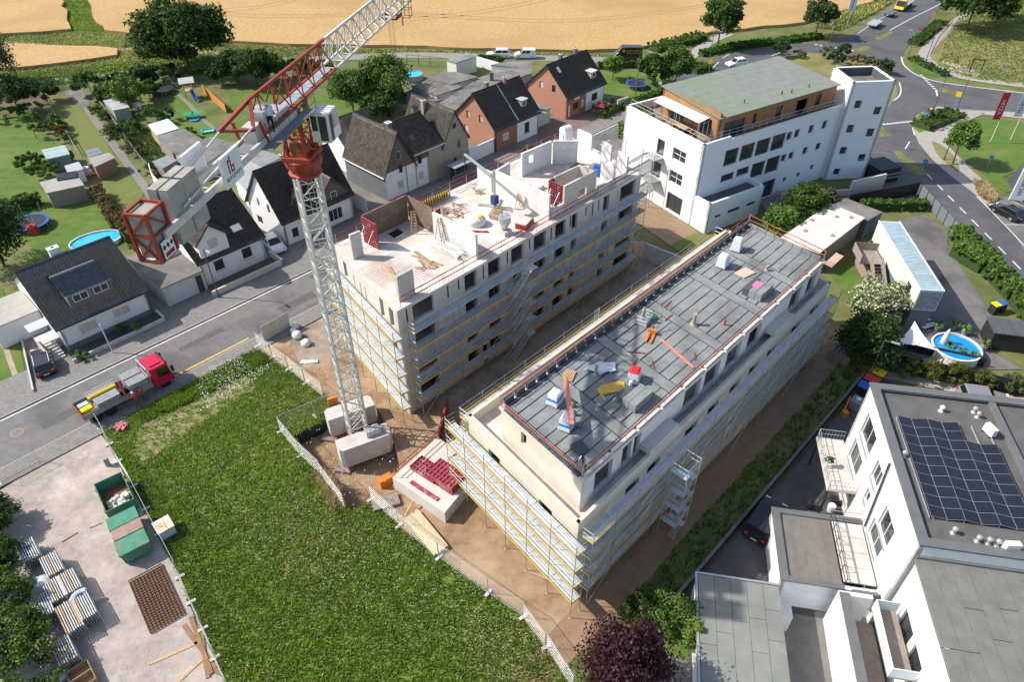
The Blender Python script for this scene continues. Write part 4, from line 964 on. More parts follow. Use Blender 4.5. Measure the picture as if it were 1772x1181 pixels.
class House:
 """local frame: x along the street from the left gable, y away from the street, ridge along x unless rdir='y'"""
 def __init__(s,name,label,u,v,L,D,ze,zr,wm,rm,rdir='x',ov=.35,tiles=True,tw=.3,tl=.36,plinth=None,ry=None,wins=(),gwins=(),cat='house',base=0.0,gm=None,splits=None):
  s.T=thing(name,label,cat,S(u,v),ANG);s.L,s.D,s.ze,s.zr=L,D,ze,zr;T=s.T
  ry=ry if ry is not None else(D/2 if rdir=='x' else L/2);s.ry=ry
  t=.3
  segs=splits or[(0,L,wm)]
  if rdir=='x':
   for(a,c,m)in segs:
    b=MB();wall(b,(a,0),(c,0),0,ze,t,m,[(w0-a,w1-a,za,zb)for(w0,w1,za,zb,*_)in wins if a<=w0<c]);b.build('wall',T)
   for x,side in((0,0),(L,1)):
    gmm=gm or wm
    if isinstance(gmm,tuple):gmm=gmm[side]
    b=MB()
    gw=[w for w in gwins if w[0]==side]
    pp,qq=((0,D),(0,0))if side==0 else((L,0),(L,D))
    def ss(y):return D-y if side==0 else y
    op=[(min(ss(y0),ss(y1)),max(ss(y0),ss(y1)),za,zb)for(_,y0,y1,za,zb,*r)in gw]
    wall(b,pp,qq,0,ze,t,gmm,op)
    nsl=14
    for k in range(nsl):
     za=ze+(zr-ze)*k/nsl;zb=ze+(zr-ze)*(k+1)/nsl
     f0=(za-ze)/(zr-ze);f1=(zb-ze)/(zr-ze)
     ya0,ya1=ry*f0,D-(D-ry)*f0;yb0,yb1=ry*f1,D-(D-ry)*f1
     cuts=sorted([(y0,y1)for(_,y0,y1,wa,wb,*r)in gw if wa<(za+zb)/2<wb])
     xa,xb=(0,t)if side==0 else(L-t,L)
     edges=[];cur=None;lo=(ya0,yb0)
     for(y0,y1)in cuts:edges.append((lo,(y0,y0)));lo=(y1,y1)
     edges.append((lo,(ya1,yb1)))
     for(l,r)in edges:b.hexa([(xa,l[0],za),(xb,l[0],za),(xb,r[0],za),(xa,r[0],za)],[(xa,l[1],zb),(xb,l[1],zb),(xb,r[1],zb),(xa,r[1],zb)],gmm)
    b.build('gable_wall',T)
    for(_,y0,y1,za,zb,*r)in gw:
     window(T,pp,qq,(min(ss(y0),ss(y1)),max(ss(y0),ss(y1)),za,zb),fm=r[0]if r else None,gm=r[1]if len(r)>1 else None,bars=(0,0)if y1-y0<.9 else(1,0),sill=frame_d if len(r)>2 else None)
   b=MB();wall(b,(L,D),(0,D),0,ze,t,wm);b.build('wall',T)
   k=(zr-ze)/ry;zf=ze-ov*k;kb=(zr-ze)/(D-ry);zbk=ze-ov*kb
   s.F=[(-ov,-ov,zf),(L+ov,-ov,zf),(-ov,ry,zr),(L+ov,ry,zr)];s.B=[(L+ov,D+ov,zbk),(-ov,D+ov,zbk),(L+ov,ry,zr),(-ov,ry,zr)]
  else:
   ex=ry
   b=MB();wall(b,(0,0),(L,0),0,ze,t,wm,[(w0,w1,za,zb)for(w0,w1,za,zb,*_)in wins if zb<=ze]);b.build('wall',T)
   for y,m in((0,gm or wm),(D,wm)):
    b=MB();ya,yb=(0,t)if y==0 else(D-t,D);gw=[w for w in wins if w[3]>ze]if y==0 else[]
    nsl=12
    for k in range(nsl):
     za=ze+(zr-ze)*k/nsl;zb=ze+(zr-ze)*(k+1)/nsl;f0=k/nsl;f1=(k+1)/nsl
     lo=(ex*f0,ex*f1);hi=(L-(L-ex)*f0,L-(L-ex)*f1)
     cuts=sorted([(w[0],w[1])for w in gw if w[2]<(za+zb)/2<w[3]]);ed=[]
     for(x0,x1)in cuts:ed.append((lo,(x0,x0)));lo=(x1,x1)
     ed.append((lo,hi))
     for(l,r)in ed:b.hexa([(l[0],ya,za),(r[0],ya,za),(r[0],yb,za),(l[0],yb,za)],[(l[1],ya,zb),(r[1],ya,zb),(r[1],yb,zb),(l[1],yb,zb)],m)
    b.build('gable_wall',T)
   for x0,x1,m in((0,t,s_left_mat.get(name,wm)if False else wm),(L-t,L,wm)):
    b=MB();b.box(x0,x1,t,D-t,0,ze,m);b.build('wall',T)
   b=MB();wall(b,(L,D),(0,D),0,ze,t,wm);b.build('wall',T)
   k=(zr-ze)/ex;zl=ze-ov*k;k2=(zr-ze)/(L-ex);z2=ze-ov*k2
   s.F=[(-ov,D+.2,zl),(-ov,-.25,zl),(ex,D+.2,zr),(ex,-.25,zr)];s.B=[(L+ov,-.25,z2),(L+ov,D+.2,z2),(ex,-.25,zr),(ex,D+.2,zr)]
  for(w0,w1,za,zb,*r)in wins:
   window(T,(0,0),(L,0),(w0,w1,za,zb),fm=r[0]if r else None,gm=r[1]if len(r)>1 else None,bars=r[2]if len(r)>2 else((1,0)if w1-w0>.9 else(0,0)),sill=r[3]if len(r)>3 else None)
  s.roofs=[]
  for q in(s.F,s.B):
   b=MB();e0,e1,r0,r1=[Vector(p)for p in q];th=Vector((0,0,-.16))
   b.hexa([e0+th,e1+th,r1+th,r0+th],[e0,e1,r1,r0],frame_d if not hasattr(s,'edge')else s.edge);ro=b.build('roof',T);s.roofs.append(ro)
   if tiles:slope_tiles('roof_tiles',*q,rm,tw,tl,parent=ro)
  b=MB();b.tube(Vector(s.F[2])+Vector((0,0,.07)),Vector(s.F[3])+Vector((0,0,.07)),.13,rm,8);b.build('ridge_tiles',s.roofs[0])
  if plinth:
   b=MB();b.box(-.02,L+.02,-.035,-.003,0,plinth[0],plinth[1]);b.build('plinth',T)
s_left_mat={}
def skylight(H,roof,fx,fy,w=.8,h=1.1,m=None):
 e0,e1,r0,r1=[Vector(p)for p in(H.F if roof==0 else H.B)]
 c=e0.lerp(e1,fx).lerp(r0.lerp(r1,fx),fy);ux=(e1-e0).normalized();uy=(r0-e0).normalized();n=ux.cross(uy).normalized()
 if n.z<0:n=-n
 b=MB();Mt=Matrix(((ux.x,uy.x,n.x,c.x),(ux.y,uy.y,n.y,c.y),(ux.z,uy.z,n.z,c.z),(0,0,0,1)));b.M=Mt
 b.box(-w/2,w/2,-h/2,h/2,.05,.2,frame_d);f=b.build('skylight',H.roofs[roof]);b=MB();b.M=Mt;b.face([(-w/2+.08,-h/2+.08,.204),(w/2-.08,-h/2+.08,.204),(w/2-.08,h/2-.08,.204),(-w/2+.08,h/2-.08,.204)],m or glass);b.build('pane',H.T)if False else b.build('skylight_pane',H.roofs[roof])
h1=House('detached_house','white house with glossy dark tiled roof and wide shed dormer above the street',9.0,71.9,9.0,12.4,3.35,7.15,white_r,tile_glaze,ry=6.2,tw=.33,tl=.42,plinth=(.75,grey_r),wins=[(5.2,7.0,1.35,2.45,frame_w,blind,(1,0)),(1.7,3.5,1.2,2.4,frame_w,blind,(0,0))],gwins=[(0,8.5,9.5,1.2,2.3)])
b=MB();b.hexa([(2.1,.9,4.0),(6.5,.9,4.0),(6.5,4.6,4.0),(2.1,4.6,4.0)],[(2.1,.9,5.55),(6.5,.9,5.55),(6.5,4.6,6.3),(2.1,4.6,6.3)],grey_r);dm=b.build('dormer',h1.T)
slope_tiles('dormer_tiles',(1.95,.6,5.5),(6.65,.6,5.5),(1.95,4.3,6.28),(6.65,4.3,6.28),tile_glaze,.33,.42,parent=dm)
for x0 in(2.55,4.6):window(h1.T,(0,.9),(9,.9),(x0,x0+1.5,4.55,5.4),depth=-.07,bars=(1,0),name='dormer_window')
chimney(h1.T,h1.roofs[0],3.9,6.9,6.3,7.9,1.0,.6,white_r,frame_w)
gutter(h1.T,(-.35,-.4,3.1),(9.35,-.4,3.1),frame_d);downpipe(h1.T,.05,-.08,3.2);downpipe(h1.T,8.95,-.08,3.2,frame_d)
b=MB()
for k in range(6):b.box(-1.9,-.5,-.5+k*.34+.02,-.5+(k+1)*.34,.003,.17*(k+1),concrete_l)
b.build('entrance_steps',h1.T)
b=MB();b.box(-2.0,-1.9,-.5,2.6,0,1.5,concrete);b.box(-1.9,0,1.6,3.4,.003,1.1,concrete_l);b.build('entrance_landing',h1.T)
b=MB();b.box(-2.2,-.1,1.6,3.2,2.9,2.97,mat('canopy_pale',(.5,.52,.53),rough=.4));b.tube((-2.1,1.7,1.1),(-2.1,1.7,2.9),.04,galv);b.build('porch_roof',h1.T)
b=MB();b.box(-4.6,-.1,5.5,10.5,.003,2.6,white_r);b.box(-4.7,-.1,5.4,10.6,2.6,2.72,mat('flat_roof_grey',(.42,.4,.36),(.36,.34,.31),scale=1.5));b.build('side_annex',h1.T)
b=MB();b.box(0,4.7,0,9,0,2.5,concrete);b.box(-.1,4.8,-.1,9.1,2.5,2.62,bitumen_old)
TG=thing('garage','low garage with weathered flat roof between the two white houses','garage',S(19.8,71.9),ANG)
b.build('walls',TG);b=MB();b.box(.5,3.4,-.03,-.003,.05,2.2,mat('garage_door_pale',(.55,.57,.57),rough=.5));b.build('garage_door',TG);b=MB();b.box(3.7,4.4,-.03,-.003,.05,2.2,frame_d);b.build('side_door',TG)
b=MB();b.box(1.5,4.8,5.2,9.0,2.63,3.1,mat('annex_grey',(.46,.47,.46),rough=.7));b.build('roof_box',TG)
h2=House('detached_house','white house with black roof and white wall gable behind the lamp post',24.6,72.5,8.1,11,3.45,7.4,white_r,tile_black,ry=5.5,tw=.3,tl=.34,wins=[(1.6,2.9,1.2,2.65,frame_w,glass,(0,0),concrete_l),(5.2,6.5,1.2,2.65,frame_w,glass,(0,0),concrete_l)])
b=MB();b.prism([(.5,.03),(4.0,.03),(4.0,.32),(.5,.32)],3.45,5.6,white_r)
for k in range(8):
 f0,f1=k/8,(k+1)/8;b.hexa([(.5+1.75*f0,.03,5.6+1.7*f0),(4-1.75*f0,.03,5.6+1.7*f0),(4-1.75*f0,.32,5.6+1.7*f0),(.5+1.75*f0,.32,5.6+1.7*f0)],[(.5+1.75*f1,.03,5.6+1.7*f1),(4-1.75*f1,.03,5.6+1.7*f1),(4-1.75*f1,.32,5.6+1.7*f1),(.5+1.75*f1,.32,5.6+1.7*f1)],white_r)
for x in(.5,3.8):b.box(x,x+.2,.32,3.2,4.2,5.6,white_r)
g2=b.build('wall_gable',h2.T)
window(h2.T,(0,.03),(8,.03),(1.6,2.9,4.3,5.6),depth=-.06,bars=(0,0),gm=blind,name='gable_window')
for q in(((.2,-.2,5.35),(.2,4.8,5.35),(2.25,-.2,7.35),(2.25,4.8,7.35)),((4.3,-.2,5.35),(4.3,4.8,5.35),(2.25,-.2,7.35),(2.25,4.8,7.35))):
 b=MB();e0,e1,r0,r1=[Vector(p)for p in q];th=Vector((0,0,-.14));b.hexa([e0+th,e1+th,r1+th,r0+th],[e0,e1,r1,r0],frame_d);ro=b.build('gable_roof',g2);
 slope_tiles('gable_tiles',*q,tile_dkbrown if q[0][0]<1 else tile_black,.3,.34,parent=g2)
skylight(h2,0,.72,.33,1.3,1.0,blind);gutter(h2.T,(-.3,-.42,3.2),(8.4,-.42,3.2),frame_d)
b=MB();wall(b,(-.4,-2.6),(8.8,-2.6),0,.75,.25,concrete_l);wall(b,(8.8,-2.6),(8.8,.2),0,.9,.25,concrete_l);wb2=b.build('front_garden_wall',h2.T)
b=MB();b.box(0,8.5,-2.3,-.1,.03,.12,MATS['bed_soil']);b.build('front_bed',h2.T)
h3=House('detached_house','white gable house with black roof and brown shingled cross gable behind the crane mast',36.1,73.3,10.3,8.0,3.7,8.9,white_r,tile_black,ry=3.9,tw=.3,tl=.36,wins=[(1.0,1.9,.7,2.0,frame_d),(6.6,8.7,.5,2.2,frame_w,glass,(2,0))],gwins=[(0,2.5,3.1,3.6,5.0,frame_d),(0,4.9,5.4,3.8,5.0,frame_d),(0,5.2,6.5,.9,2.0,frame_d)])
def cross_gable(T,x0,x1,y0,y1,z0,ze,zr,m,rm,name='cross_gable'):
 b=MB();b.box(x0,x1,y0,y0+.25,z0,ze,m);c=(x0+x1)/2
 for k in range(8):
  f0,f1=k/8,(k+1)/8;w=(x1-x0)/2
  b.hexa([(x0+w*f0,y0,ze+(zr-ze)*f0),(x1-w*f0,y0,ze+(zr-ze)*f0),(x1-w*f0,y0+.25,ze+(zr-ze)*f0),(x0+w*f0,y0+.25,ze+(zr-ze)*f0)],[(x0+w*f1,y0,ze+(zr-ze)*f1),(x1-w*f1,y0,ze+(zr-ze)*f1),(x1-w*f1,y0+.25,ze+(zr-ze)*f1),(x0+w*f1,y0+.25,ze+(zr-ze)*f1)],m)
 for x in(x0,x1-.2):b.box(x,x+.2,y0+.25,y1,z0,ze,m)
 g=b.build(name,T);k=(zr-ze)/((x1-x0)/2);o=.25
 for q in(((x0-o,y0-.2,ze-o*k),(x0-o,y1,ze-o*k),(c,y0-.2,zr),(c,y1,zr)),((x1+o,y0-.2,ze-o*k),(x1+o,y1,ze-o*k),(c,y0-.2,zr),(c,y1,zr))):
  b=MB();e0,e1,r0,r1=[Vector(p)for p in q];th=Vector((0,0,-.14));b.hexa([e0+th,e1+th,r1+th,r0+th],[e0,e1,r1,r0],frame_d);b.build('gable_roof',g)
  slope_tiles('gable_tiles',*q,rm,.3,.34,parent=g)
 return g
cross_gable(h3.T,5.2,10.2,-.03,4.2,2.85,3.9,6.7,brownslate,tile_brown)
window(h3.T,(0,-.03),(10,-.03),(7.3,8.2,3.6,4.7),depth=-.07,bars=(0,0),name='gable_window')
cross_gable(h3.T,2.3,4.4,.8,3.4,4.2,5.0,6.2,brownslate,tile_brown,'gable_dormer')
b=MB();b.box(9.0,10.9,1.0,1.15,3.9,4.05,black);b.box(9.6,10.9,2.2,2.35,5.4,5.5,black)
for k in range(10):b.beam((9.7,1.2+k*.22,5.3+k*.3),(10.5,1.2+k*.22,5.3+k*.3),.05,.05,black)
b.build('roof_ladder',h3.T)
chimney(h3.T,h3.roofs[0],4.2,4.4,8.0,9.5,.5,.5);downpipe(h3.T,.02,-.07,3.6,frame_d)
h4=House('terraced_house','house with grey brown tiles, slate-clad side and dark shingled gable over white front',52.2,73.3,5.3,9.2,3.95,9.1,white_r,tile_brown,rdir='y',ry=2.65,tw=.3,tl=.34,gm=brownslate,wins=[(2.0,3.0,.9,2.2,frame_w,blind,(0,0)),(2.4,3.1,5.2,6.4,frame_w)],ov=.3)
b=MB();b.box(-.035,-.003,-.01,9.2,0,3.85,slate);b.build('slate_cladding',h4.T)
for x,z in((2.5,3.35),):b=MB();b.box(x,x+.55,-.06,-.004,z,z+1.0,black);b.build('shutter_box',h4.T)
gutter(h4.T,(-.4,-.2,3.5),(-.4,9.3,3.5),frame_w)
chimney(h4.T,h4.roofs[1],3.6,2.8,7.2,9.4,.7,.7,slate,frame_w)
h5=House('terraced_house','low link house with ribbed dark brown roof and skylight between two gables',57.5,73.3,5.3,8.6,5.3,8.3,white_r,tile_dkbrown,ry=4.7,tw=.3,tl=.4,ov=.25,wins=[(.5,1.4,.9,2.2,frame_w,blind,(0,0))])
b=MB();b.box(0,2.6,-.05,-.004,4.0,5.2,brownslate);b.build('shingle_band',h5.T)
b=MB();b.box(.6,1.2,-.1,-.052,3.5,4.6,black);b.build('shutter_box',h5.T)
b=MB();b.box(2.3,5.3,-.04,-.003,0,4.9,beige_r);b.build('beige_front',h5.T)
skylight(h5,0,.28,.42,.7,1.0);gutter(h5.T,(-.2,-.32,5.1),(5.5,-.32,5.1),frame_w)
chimney(h5.T,h5.roofs[0],4.7,4.9,7.4,9.2,.9,.6,slate,black)
h6=House('terraced_house','beige rendered house with steep gable to the street and mottled brown tiles',62.85,73.3,4.95,8.9,4.7,9.05,beige_r,tile_brown,rdir='y',ry=2.4,tw=.3,tl=.34,ov=.25,wins=[(1.9,2.5,.9,2.1,frame_d,glass,(0,0)),(3.7,4.5,1.2,2.3,frame_d,blind,(0,0)),(2.9,3.3,3.4,4.5,frame_d,glass,(0,0)),(2.0,2.8,6.6,7.3,frame_d)])
chimney(h6.T,h6.roofs[0],1.6,5.6,7.0,9.3,.55,.55,beige_r,concrete);downpipe(h6.T,3.6,-.06,4.6)
h7=House('semi_detached_house','brick double house with black tiles, half brown brick, half white, beside the beige house',73.6,73.4,9.9,9.0,3.85,8.1,brick_brown,tile_black,ry=4.5,tw=.33,tl=.45,gm=(brick,white_r),splits=[(0,4.95,brick_brown),(4.95,9.9,white_r)],wins=[(1.7,3.2,1.2,2.5,frame_w,blind,(0,0)),(6.7,7.8,1.0,2.7,frame_d,glass,(1,0),frame_d)],gwins=[(0,2.6,3.5,3.9,5.2,frame_d,timber),(0,5.4,6.3,3.9,5.2,frame_d,timber),(0,6.0,7.0,1.2,2.6,frame_w,blind)])
b=MB();b.beam((4.95,-.3,3.75),(4.95,4.5,8.25),.12,.1,galv);b.build('verge_strip',h7.roofs[0])
chimney(h7.T,h7.roofs[0],3.0,4.7,7.6,9.0,.55,.5);chimney(h7.T,h7.roofs[0],6.6,4.4,7.7,8.9,.45,.45,brick)
def small_dormer(H,x0,x1,y0,y1,z0,z1,m,cap,gl=glass):
 b=MB();b.hexa([(x0,y0,z0),(x1,y0,z0),(x1,y1,z0),(x0,y1,z0)],[(x0,y0,z1),(x1,y0,z1),(x1,y1,z1+.05),(x0,y1,z1+.05)],m);d=b.build('dormer',H.T)
 b=MB();b.box(x0-.15,x1+.15,y0-.2,y1,z1+.06,z1+.14,cap);b.build('dormer_roof',d)
 window(H.T,(0,y0),(9,y0),(x0+.2,x1-.2,z0+.6,z1-.12),depth=-.07,bars=(0,0),name='dormer_window')
small_dormer(h7,7.0,8.2,1.0,3.2,4.4,5.9,mat('dormer_grey',(.3,.3,.29),rough=.7),mat('dormer_cap',(.5,.5,.48),rough=.6))
gutter(h7.T,(-.2,-.42,3.5),(10.1,-.42,3.5),frame_d);downpipe(h7.T,.05,-.06,3.7,black)
b=MB();wall(b,(-5.4,.2),(-.1,.2),0,2.2,.2,white_r);b.build('yard_wall',h7.T)
b=MB();b.box(9.95,14.5,1.5,4.5,.003,2.5,concrete);b.box(9.9,14.6,1.4,4.6,2.5,2.6,bitumen_old);b.build('side_shed',h7.T)
h8=House('semi_detached_house','salmon brick double house with black tiles and white right half beside the lawn with trampoline',91.0,73.6,10.0,9.2,3.9,8.1,brick_brown,tile_black,ry=4.6,tw=.33,tl=.45,gm=(brick,white_r),splits=[(0,5.0,brick_brown),(5.0,10.0,white_r)],wins=[(1.9,3.4,2.75,3.6,frame_w,white_p,(2,0)),(1.6,3.0,1.2,2.3,frame_d,glass,(1,0)),(.35,1.0,.3,2.3,frame_w,white_p,(0,0)),(3.9,4.5,1.0,2.4,frame_w,white_p,(0,0)),(6.6,8.2,1.3,2.6,frame_d,glass,(1,0))],gwins=[(0,2.7,3.5,3.9,5.2,frame_d,glass),(0,5.5,6.3,3.9,5.2,frame_d,blind)])
chimney(h8.T,h8.roofs[0],3.6,4.9,7.6,8.9,.55,.5);chimney(h8.T,h8.roofs[0],7.2,4.7,7.6,9.1,.6,.55)
skylight(h8,0,.17,.78,.8,1.2,blind);small_dormer(h8,7.2,8.5,.9,3.0,4.4,5.9,mat('dormer_tan',(.42,.36,.28),rough=.7),frame_w)
gutter(h8.T,(-.2,-.42,3.55),(10.2,-.42,3.55),frame_d)
# office with roof terrace and stair tower
OA=R(32);OX,OY=76.0,64.0
def rot(a,x,y,z=0.0):return Vector((x*math.cos(a)-y*math.sin(a),x*math.sin(a)+y*math.cos(a),z))
TO=thing('office_building','white office block with timber-clad roof storey and planted terrace','building',rot(OA,OX,OY),OA)
MO=Matrix.Translation((-OX,-OY,0))
def OB():b=MB();b.M=MO;return b
x0,x1,y0,y1=63.2,91.0,56.9,71.9;ZP=11.2
up=[(67.3,69.7),(70.1,72.6),(72.9,75.5),(75.8,78.4)];nar=[78.6,80.1,82.9,85.6]
ow=[(a-x0,c-x0,7.2,9.4)for a,c in up]+[(a-x0,a+1.0-x0,8.1,9.25)for a in nar]+[(67.4-x0,69.7-x0,4.95,6.0),(70.2-x0,72.5-x0,5.0,6.1),(73.0-x0,75.5-x0,4.0,6.15),(75.8-x0,78.4-x0,3.9,6.2)]+[(a-x0,a+1.0-x0,5.0,6.05)for a in(78.6,80.1,82.9,85.6)]+[(75.9-x0,78.6-x0,.05,2.7)]+[(80.2-x0,80.9-x0,1.6,2.3),(83.0-x0,83.7-x0,1.6,2.3),(85.7-x0,86.4-x0,2.0,2.8)]
b=OB();wall(b,(x0,y0),(x1,y0),0,ZP-.35,.35,white_panel,ow);wall(b,(x0,y0),(x0+4.6,y0),ZP-.35,ZP,.35,white_panel);b.build('wall',TO)
lf=[(6.9,8.3,6.9,9.1),(9.9,12.3,7.4,9.0),(9.9,12.3,4.2,5.9),(6.4,8.2,3.7,5.9),(10.1,13.0,.3,2.8)]
b=OB();wall(b,(x0,y1),(x0,y0),0,ZP,.35,white_r,lf);b.build('wall',TO)
b=OB();wall(b,(x1,y1),(x0,y1),0,ZP,.35,white_r);b.build('wall',TO);b=OB();wall(b,(x1,y0),(x1,y1),0,ZP-.35,.35,white_r);b.build('wall',TO)
b=OB();b.box(x0+.35,x1-.35,y0+.35,y1-.35,10.0,10.15,paving);b.build('terrace_floor',TO)
b=OB();b.box(x0+.4,x1-.4,y0+2.4,y1-.4,0,9.95,concrete);b.build('core',TO)
for o in ow:window(TO,(x0,y0),(x1,y0),o,MO,frame_d,bars=(1,1)if o[1]-o[0]>2 and o[3]-o[2]>1.5 else((1,0)if o[1]-o[0]>2 else(0,0)),depth=.2)
for o in lf:window(TO,(x0,y1),(x0,y0),o,MO,frame_w if o[3]-o[2]<2 and o[1]-o[0]>2 else frame_d,bars=(1,1)if o[1]-o[0]>2 else(0,0),depth=.22)
b=OB()
for k in range(4):b.box(x0+1.0,x1-1,y0-.004,y0-.001,3.15*(k)+.02,3.15*k+.05,mat('panel_joint',(.6,.62,.66),rough=.6))if k else None
for k in range(9):b.box(x0+2.9*k+1.4,x0+2.9*k+1.42,y0-.004,y0-.001,9.5,10.8,MATS['panel_joint'])
b.build('panel_joints',TO)
b=OB();xa,xb,ya,yb=66.7,88.6,58.3,68.8
wall(b,(xa,ya),(xb,ya),10.15,13.3,.3,cedar,[(1.0,4.6,10.4,12.5),(6.0,6.7,11.2,12.6),(10.3,11.4,10.9,12.6),(14.2,16.4,10.2,12.6),(18.0,19.0,11,12.6)]);b.build('timber_wall',TO)
for o in[(1.0,4.6,10.4,12.5),(6.0,6.7,11.2,12.6),(10.3,11.4,10.9,12.6),(18.0,19.0,11,12.6)]:window(TO,(xa,ya),(xb,ya),o,MO,frame_d,bars=(1,1)if o[1]-o[0]>2 else(0,0),depth=.1)
b=OB();wall(b,(xa,yb),(xa,ya),10.15,13.9,.3,cedar,[(1.6,4.4,10.2,12.6),(7.2,9.3,10.2,12.6)]);wall(b,(xb,yb),(xa,yb),10.15,13.9,.3,cedar);wall(b,(xb,ya),(xb,yb),10.15,13.3,.3,cedar);b.build('timber_wall',TO)
for o in[(1.6,4.4,10.2,12.6),(7.2,9.3,10.2,12.6)]:window(TO,(xa,yb),(xa,ya),o,MO,frame_w,bars=(2,0),depth=.15)
rm=mat('roof_membrane_green',(.21,.22,.20),(.25,.26,.235),scale=.8,rough=.9,c3=(.19,.27,.15),s3=.11,stain=((.17,.25,.13),.3,.6))
n=7
for k in range(n):
 f0,f1=k/n,(k+1)/n;b=OB()
 ya2,yb2=ya-.3+(yb-ya+.6)*f0,ya-.3+(yb-ya+.6)*f1;za,zb=13.35+.75*f0,13.35+.75*f1
 b.hexa([(xa-.25,ya2+.012,za-.12),(xb+.3,ya2+.012,za-.12),(xb+.3,yb2-.012,zb-.12),(xa-.25,yb2-.012,zb-.12)],[(xa-.25,ya2+.012,za),(xb+.3,ya2+.012,za),(xb+.3,yb2-.012,zb),(xa-.25,yb2-.012,zb)],rm);b.build('roof_sheet',TO)
for x,y in((72.5,60),(79,59.6),(80.5,59.3),(84,59.4)):
 b=OB();zz=13.35+.75*(y-ya+.3)/(yb-ya+.6);b.tube((x,y,zz-.05),(x,y,zz+.45),.07,dark,6);b.build('roof_vent',TO)
for k in range(4):
 b=OB();yq=60.0+k*2.15;b.hexa([(64.9,yq,12.45),(66.65,yq,12.75),(66.65,yq+2.08,12.75),(64.9,yq+2.08,12.45)],[(64.9,yq,12.5),(66.65,yq,12.8),(66.65,yq+2.08,12.8),(64.9,yq+2.08,12.5)],mat('canopy_glass',(.62,.74,.80),rough=.25));b.build('canopy_panel',TO)
for yq in(60.1,64.2,68.4):b=OB();b.tube((65.1,yq,10.15),(65.1,yq,12.47),.05,galv);b.build('canopy_post',TO)
b=OB()
for z in(11.6,12.05):b.tube((x0+.45,y1-.5,z),(x0+.45,y0+.5,z),.03,mat('rail_brass',(.5,.46,.28),rough=.5),5);b.tube((x0+.45,y0+.5,z-.1),(x1-3,y0+.5,z-.5),.025,galv,5)
for k in range(12):b.tube((x0+.45,y0+.5+k*1.28,11.1),(x0+.45,y0+.5+k*1.28,12.05),.022,galv,4)
for k in range(18):b.tube((x0+.6+k*1.35,y0+.5,10.6),(x0+.6+k*1.35,y0+.5,12.0-k*.02),.022,galv,4)
b.build('terrace_railing',TO)
b=OB();wall(b,(63.2,54.2),(73.0,54.2),0,4.35,.3,white_panel,[(1.3,2.4,1.9,2.3),(3.6,5.8,1.9,2.4),(7.0,8.6,1.9,2.4)]);wall(b,(73.0,54.2),(73.0,56.9),0,4.35,.3,white_panel);wall(b,(63.2,56.9),(63.2,54.2),0,4.35,.3,white_r);b.build('annex_wall',TO)
for o in[(1.3,2.4,1.9,2.3),(3.6,5.8,1.9,2.4),(7.0,8.6,1.9,2.4)]:window(TO,(63.2,54.2),(73,54.2),o,MO,frame_d,bars=(0,0),depth=.15)
b=OB();b.box(63.5,72.7,54.5,56.89,3.5,3.65,bitumen_dk);b.build('annex_roof',TO)
b=OB();wall(b,(78.8,55.5),(87.6,51.2),0,.9,.25,concrete_l);wall(b,(87.6,51.0),(93.5,49.9),0,2.3,.3,concrete_l);wall(b,(79.4,56.6),(84.5,54.2),0,.7,.25,concrete_l);b.build('ramp_wall',TO)
TS=thing('escape_stair','galvanised steel escape stair on the end wall of the white office','stairs',rot(OA,62.2,66,0),OA)
MS=Matrix.Translation((-62.2,-66,0))
def SBt():b=MB();b.M=MS;return b
for(za,ya_,yb_)in((6.9,67.8,63.4),(3.7,67.8,63.4)):
 b=SBt();b.box(61.5,63.1,min(ya_,yb_),max(ya_,yb_)-1.9,za-.08,za,galv);b.build('landing',TS)
 b=SBt()
 for h in(.55,1.05):b.tube((61.55,63.4,za+h),(61.55,67.6,za+h),.025,galv,5);b.tube((61.55,63.4,za+h),(63.1,63.4,za+h),.025,galv,5)
 for k in range(8):b.tube((61.55,63.4+k*.55,za),(61.55,63.4+k*.55,za+1.05),.02,galv,4)
 b.build('railing',TS)
for(za,zb)in((3.7,6.9),(.0,3.7)):
 b=SBt()
 for k in range(15):
  t=k/14;b.box(61.55,62.6,69.4-3.6*t-.14,69.4-3.6*t+.14,za+(zb-za)*t-.03,za+(zb-za)*t,galv)
 for x in(61.55,62.6):b.beam((x,69.5,za),(x,65.8,zb),.05,.2,galv);b.tube((x,69.5,za+1),(x,65.8,zb+1),.025,galv,5)
 b.build('flight',TS)
for x,y in((61.6,65.8),(61.6,63.5),(61.6,69.3)):b=SBt();b.tube((x,y,0),(x,y,7.6),.06,galv,6);b.build('post',TS)
TA_=R(5.43)
TW=thing('stair_tower_building','tall white stair tower with small square windows and open parapet top','tower',rot(TA_,57.2,93.0),TA_)
MT=Matrix.Translation((-57.2,-93.0,0));tx0,tx1,ty0,ty1=54.2,60.2,89.95,96.0;ZTW=14.2
wins=[(1.15,2.1,10.6,11.7),(4.2,5.2,9.6,10.7),(1.1,2.1,7.1,8.25),(4.2,5.25,6.4,7.6),(1.1,2.1,3.9,5.0),(4.2,5.25,2.7,3.8),(1.15,2.1,.7,1.7)]
b=MB();b.M=MT;wall(b,(tx0,ty0),(tx1,ty0),0,ZTW,.35,white_panel,wins);b.build('wall',TW)
b=MB();b.M=MT;wall(b,(tx0,ty1),(tx0,ty0),0,ZTW,.35,white_r,[(.6,1.6,10.2,12.4)]);b.build('wall',TW)
b=MB();b.M=MT;wall(b,(tx1,ty0),(tx1,ty1),0,ZTW,.35,white_r);b.build('wall',TW);b=MB();b.M=MT;wall(b,(tx1,ty1),(tx0,ty1),0,ZTW,.35,white_r);b.build('wall',TW)
b=MB();b.M=MT;b.box(tx0+.35,tx1-.35,ty0+.35,ty1-.35,12.9,13.0,bitumen_old);b.build('roof',TW)
